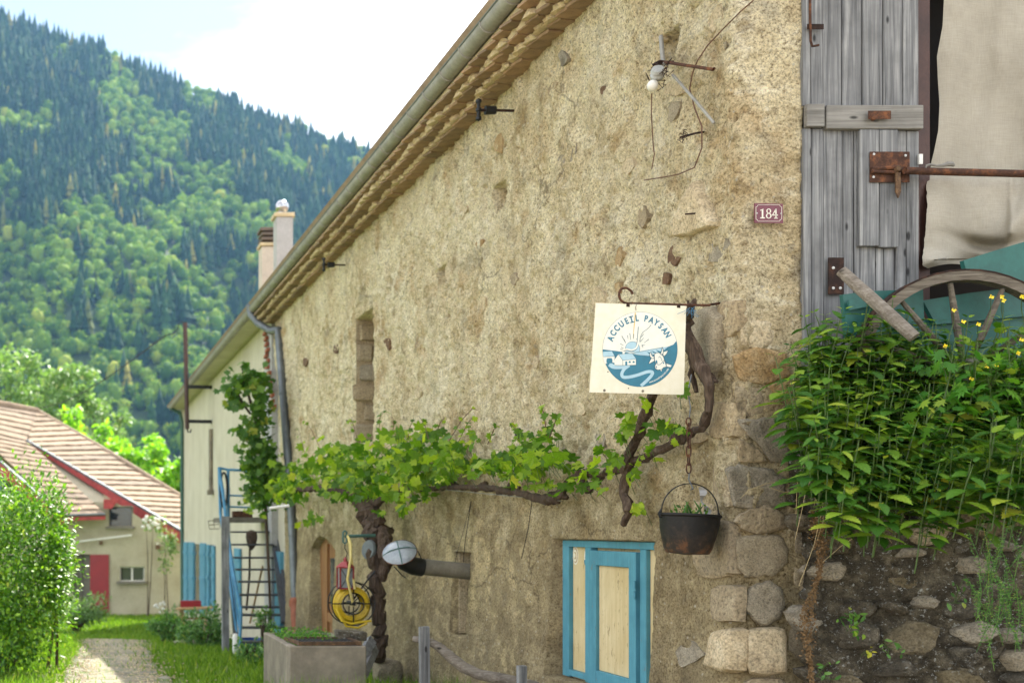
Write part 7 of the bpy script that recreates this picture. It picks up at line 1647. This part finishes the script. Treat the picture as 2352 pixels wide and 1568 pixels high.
    # yellow leaves below the nettles, small tufts between the stones
    def tuft(name, label, cat, px, py, Y, n, s, mat, me, spread=.04, grp=None):
        b = P(px, py, Y); pos = np.array([(b + Vector((random.gauss(0, spread), random.gauss(0, .015), random.gauss(0, spread))))[:] for _ in range(n)]); t = thing(name, label, cat, b, grp)
        scatter('foliage', me, pos, rand_dirs(n, (0, -.4, -.3), .6), rand_dirs(n, (0, -.9, .4), .35), rng.uniform(s * .6, s * 1.2, n), mat, t); mb = MB()
        for k in range(5): mb.tube([b + Vector((random.uniform(-.02, .02), .04, -.02)), Vector(pos[k % n])], .0015, 4)
        part('stem', mb, M['stem'], t)
    tuft('yellow_nettle', 'fading yellow leaves hanging below the nettle patch', 'leaves', 2142, 1140, 4.98, 16, .07, M['yellow_leaf'], L_net, .035); tuft('yellow_nettle', 'small yellow leaf tip lowest under the nettles', 'leaves', 2118, 1165, 4.97, 4, .07, M['yellow_leaf'], L_net, .012)
    for px, py, n, m_ in ((2140, 1210, 10, 'nettle'), (1950, 1410, 14, 'herb'), (1965, 1440, 12, 'nettle'), (2050, 1480, 8, 'herb'), (1895, 1545, 10, 'herb'), (2210, 1375, 9, 'herb'), (2270, 1140, 14, 'nettle'), (2200, 1040, 20, 'nettle')): tuft('wall_weed', 'small green weed rooted between the dark rubble stones', 'weed', px, py, 5.2 if px < 2100 else 4.98, n, .035, M[m_], L_oval if m_ == 'herb' else L_net, .03, 'small weeds between the rubble stones')
    tuft('wall_weed', 'tiny yellowish weed low on the rubble wall', 'weed', 2000, 1498, 5.22, 8, .03, M['yellow_leaf'], L_oval, .012)
    # dry brown growth trailing down the joint, pale straw stalks
    pts = []
    for _ in range(1500):
        s = random.random(); py = 1170 + 400 * s; px = np.interp(py, [1170, 1250, 1320, 1400, 1480, 1570], [1872, 1888, 1880, 1852, 1856, 1864]) + random.gauss(0, 6 + 4 * math.sin(s * 12)); pts.append(P(px, py, 5.50 + random.gauss(0, .012))[:])
    pts = np.array(pts); n = len(pts); o = scatter('dry_growth', L_dia, pts, rand_dirs(n, (0, -.3, -.6), .6), rand_dirs(n, (0, -1, .2), .6), rng.uniform(.008, .02, n), M['dry_moss'], None, 'trailing dry brown growth down the joint between house corner and rubble wall', 'dry plant')
    mb = MB()
    for p in [[(1700, 1145), (1720, 1125), (1760, 1110), (1830, 1102), (1875, 1100)], [(1862, 1100), (1848, 1140), (1840, 1180), (1826, 1240)], [(1770, 1120), (1800, 1130), (1850, 1128)], [(1890, 1290), (1930, 1255), (1960, 1235)], [(1900, 1100), (1888, 1170), (1870, 1250), (1835, 1345)], [(1828, 1180), (1832, 1100), (1850, 1060)]]:
        mb.tube([P(x, y, 5.44) for x, y in p], .0016, 4)
    for _ in range(45):
        x, y = random.uniform(1860, 2260), random.gauss(1150, 30); x2 = x + random.uniform(-60, 60); mb.tube([P(x, y, 5.14), P((x + x2) / 2 + random.uniform(-15, 15), y + random.uniform(5, 35), 5.10), P(x2, y + random.uniform(20, 75), 5.12)], .0009, 3, False)
    solo('dry_stalks', mb, M['dry'], 'pale dry straw stalks hanging under the nettle patch', 'dry grass', kind='stuff')
bank_extras()

# ------------------------------------------------------------------ garden planting on the left
def shrub(name, label, c, rx, ry, rz, n, s, mat, me, clumps=26, stems=8):
    c = Vector(c); t = thing(name, label, 'shrub', (c.x, c.y, gz(c.y) - .05)); mb = MB(); base = Vector((c.x, c.y, gz(c.y) - .05)); cc = []
    for k in range(clumps):
        d = Vector((random.gauss(0, 1), random.gauss(0, 1), random.gauss(0, 1))).normalized() * random.uniform(.5, 1.02); p = c + Vector((d.x * rx, d.y * ry, d.z * rz)); cc.append(p[:])
        if k < stems * 2: mb.tube([base + Vector((random.uniform(-.1, .1), random.uniform(-.1, .1), 0)), base.lerp(p, .6) + Vector((0, 0, .1)), p], [.02, .014, .005], 5)
    part('stem', mb, M['bark'], t); cc = np.array(cc); k = rng.integers(0, clumps, n); d = rng.normal(size=(n, 3)); d /= np.linalg.norm(d, axis=1, keepdims=True)
    pos = cc[k] + d * (rng.random(n) ** .5)[:, None] * np.array([rx, ry, rz]) * .42
    pos = pos[(pos[:, 2] > gz(c.y))]; n = len(pos)
    out = (pos - np.array(c)) / np.array([rx, ry, rz]); scatter('foliage', me, pos, rand_dirs(n, (0, 0, .1), .6) + out * .6, rand_dirs(n, (0, 0, 1.0), .45) + out * .7, rng.uniform(s * .6, s * 1.25, n), mat, t)
shrub('glossy_shrub', 'large glossy bright green shrub at the left edge beside the path', P(20, 1310, 12.0), .64, .6, 1.04, 16000, .055, M['shrub'], L_oval, 150, 2)
shrub('glossy_shrub', 'lower lobe of bright glossy leaves beside the path, in front of the large shrub', P(110, 1260, 12.4), .28, .35, .62, 3000, .058, M['shrub'], L_oval, 40, 1)
shrub('herb_clump', 'pale flowering herb clump on the grass before the red door', P(175, 1400, 30), .85, .5, .38, 1800, .11, M['pale_tree'], L_oval, 22)
shrub('herb_clump', 'low green clump under the small bench', P(385, 1440, 22.5), .38, .4, .28, 1300, .07, M['herb'], L_oval, 18)
shrub('herb_clump', 'bushy herb clump between the bench and the timber post', P(468, 1450, 20), .42, .5, .42, 2200, .07, M['herb'], L_oval, 22)
shrub('herb_clump', 'leafy nettle like clump growing between stair foot and trough', P(577, 1505, 14.5), .22, .4, .30, 1300, .06, M['herb'], L_oval, 18)
shrub('herb_clump', 'small weeds at the right side of the stair foot', P(610, 1430, 16.2), .2, .2, .18, 400, .05, M['herb'], L_oval, 10)
shrub('herb_clump', 'low weeds against the base of the far cream wall', P(440, 1425, 27), .7, .4, .3, 900, .1, M['herb'], L_oval, 16)
shrub('climbing_rose', 'climbing rose with pale blooms on the far house wall', P(385, 1255, 37.0), .35, .15, .85, 420, .13, M['pale_tree'], L_oval, 14, 1)
shrub('climbing_rose', 'rose branch with white blooms under the red bargeboard', P(345, 1203, 37.0), .38, .12, .18, 160, .12, M['pale_tree'], L_oval, 8, 1)
mb = MB()
for _ in range(18): p = P(random.uniform(328, 372), random.uniform(1185, 1215), 36.8); mb.lathe([(.01, -.05), (.055, -.02), (.06, .02), (.02, .05)], p, 7)
solo('rose_blooms', mb, M['white'], 'white rose blooms under the red bargeboard of the far house', 'flowers', kind='stuff')
mb = MB()
for _ in range(14): p = P(random.uniform(355, 380), random.uniform(1380, 1405), 26); mb.lathe([(.01, -.03), (.03, -.01), (.03, .01), (.01, .03)], p, 6)
solo('pale_flowers', mb, M['white'], 'pale flowers at the foot of the far downpipe', 'flowers', kind='stuff')
shrub('hedge_shrub', 'dark shrub mass at the far left behind the glossy shrub', P(-60, 1330, 17), 1.0, .8, 1.3, 3000, .08, M['shrub'], L_oval, 40)
mb = MB(); mb.lathe([(.30, 0), (.30, .03), (.27, .04)], P(430, 1477, 21.5) , 14); solo('path_slab', mb, M['concrete'], 'pale round stepping slab in the grass under the bench', 'slab')
# clumps of taller grass along the trough and stake feet
N = 900; X = rng.uniform(1.6, 3.2, N); Y = rng.uniform(8.6, 9.25, N); Z = gza(Y) + 0.0; h = rng.uniform(.08, .30, N); a = rng.normal(0, .3, (N, 2)) * h[:, None]; w = .004
V = np.stack([np.stack([X - w, Y, Z], 1), np.stack([X + w, Y, Z], 1), np.stack([X + a[:, 0], Y + a[:, 1], Z + h], 1)], 1).reshape(-1, 3)
o = link_mesh('tall_grass', np_mesh('tall_grass', V, np.arange(N * 3).reshape(-1, 3)), M['grass']); tag(o, 'taller grass blades in front of the trough and stakes', 'grass', kind='stuff')

# ------------------------------------------------------------------ air
def haze():
    mb = MB(); mb.box((200, 480, 205), (2600, 1100, 430)); hm = bpy.data.materials.new('haze'); hm.use_nodes = True; nt = hm.node_tree; nt.nodes.clear()
    out = nt.nodes.new('ShaderNodeOutputMaterial'); pv = nt.nodes.new('ShaderNodeVolumePrincipled'); pv.inputs['Density'].default_value = .00016; pv.inputs['Color'].default_value = (.30, .60, 1.0, 1); pv.inputs['Anisotropy'].default_value = .2
    nt.links.new(pv.outputs[0], out.inputs['Volume']); o = solo('haze', mb, hm, None, None, kind='stuff')
haze()
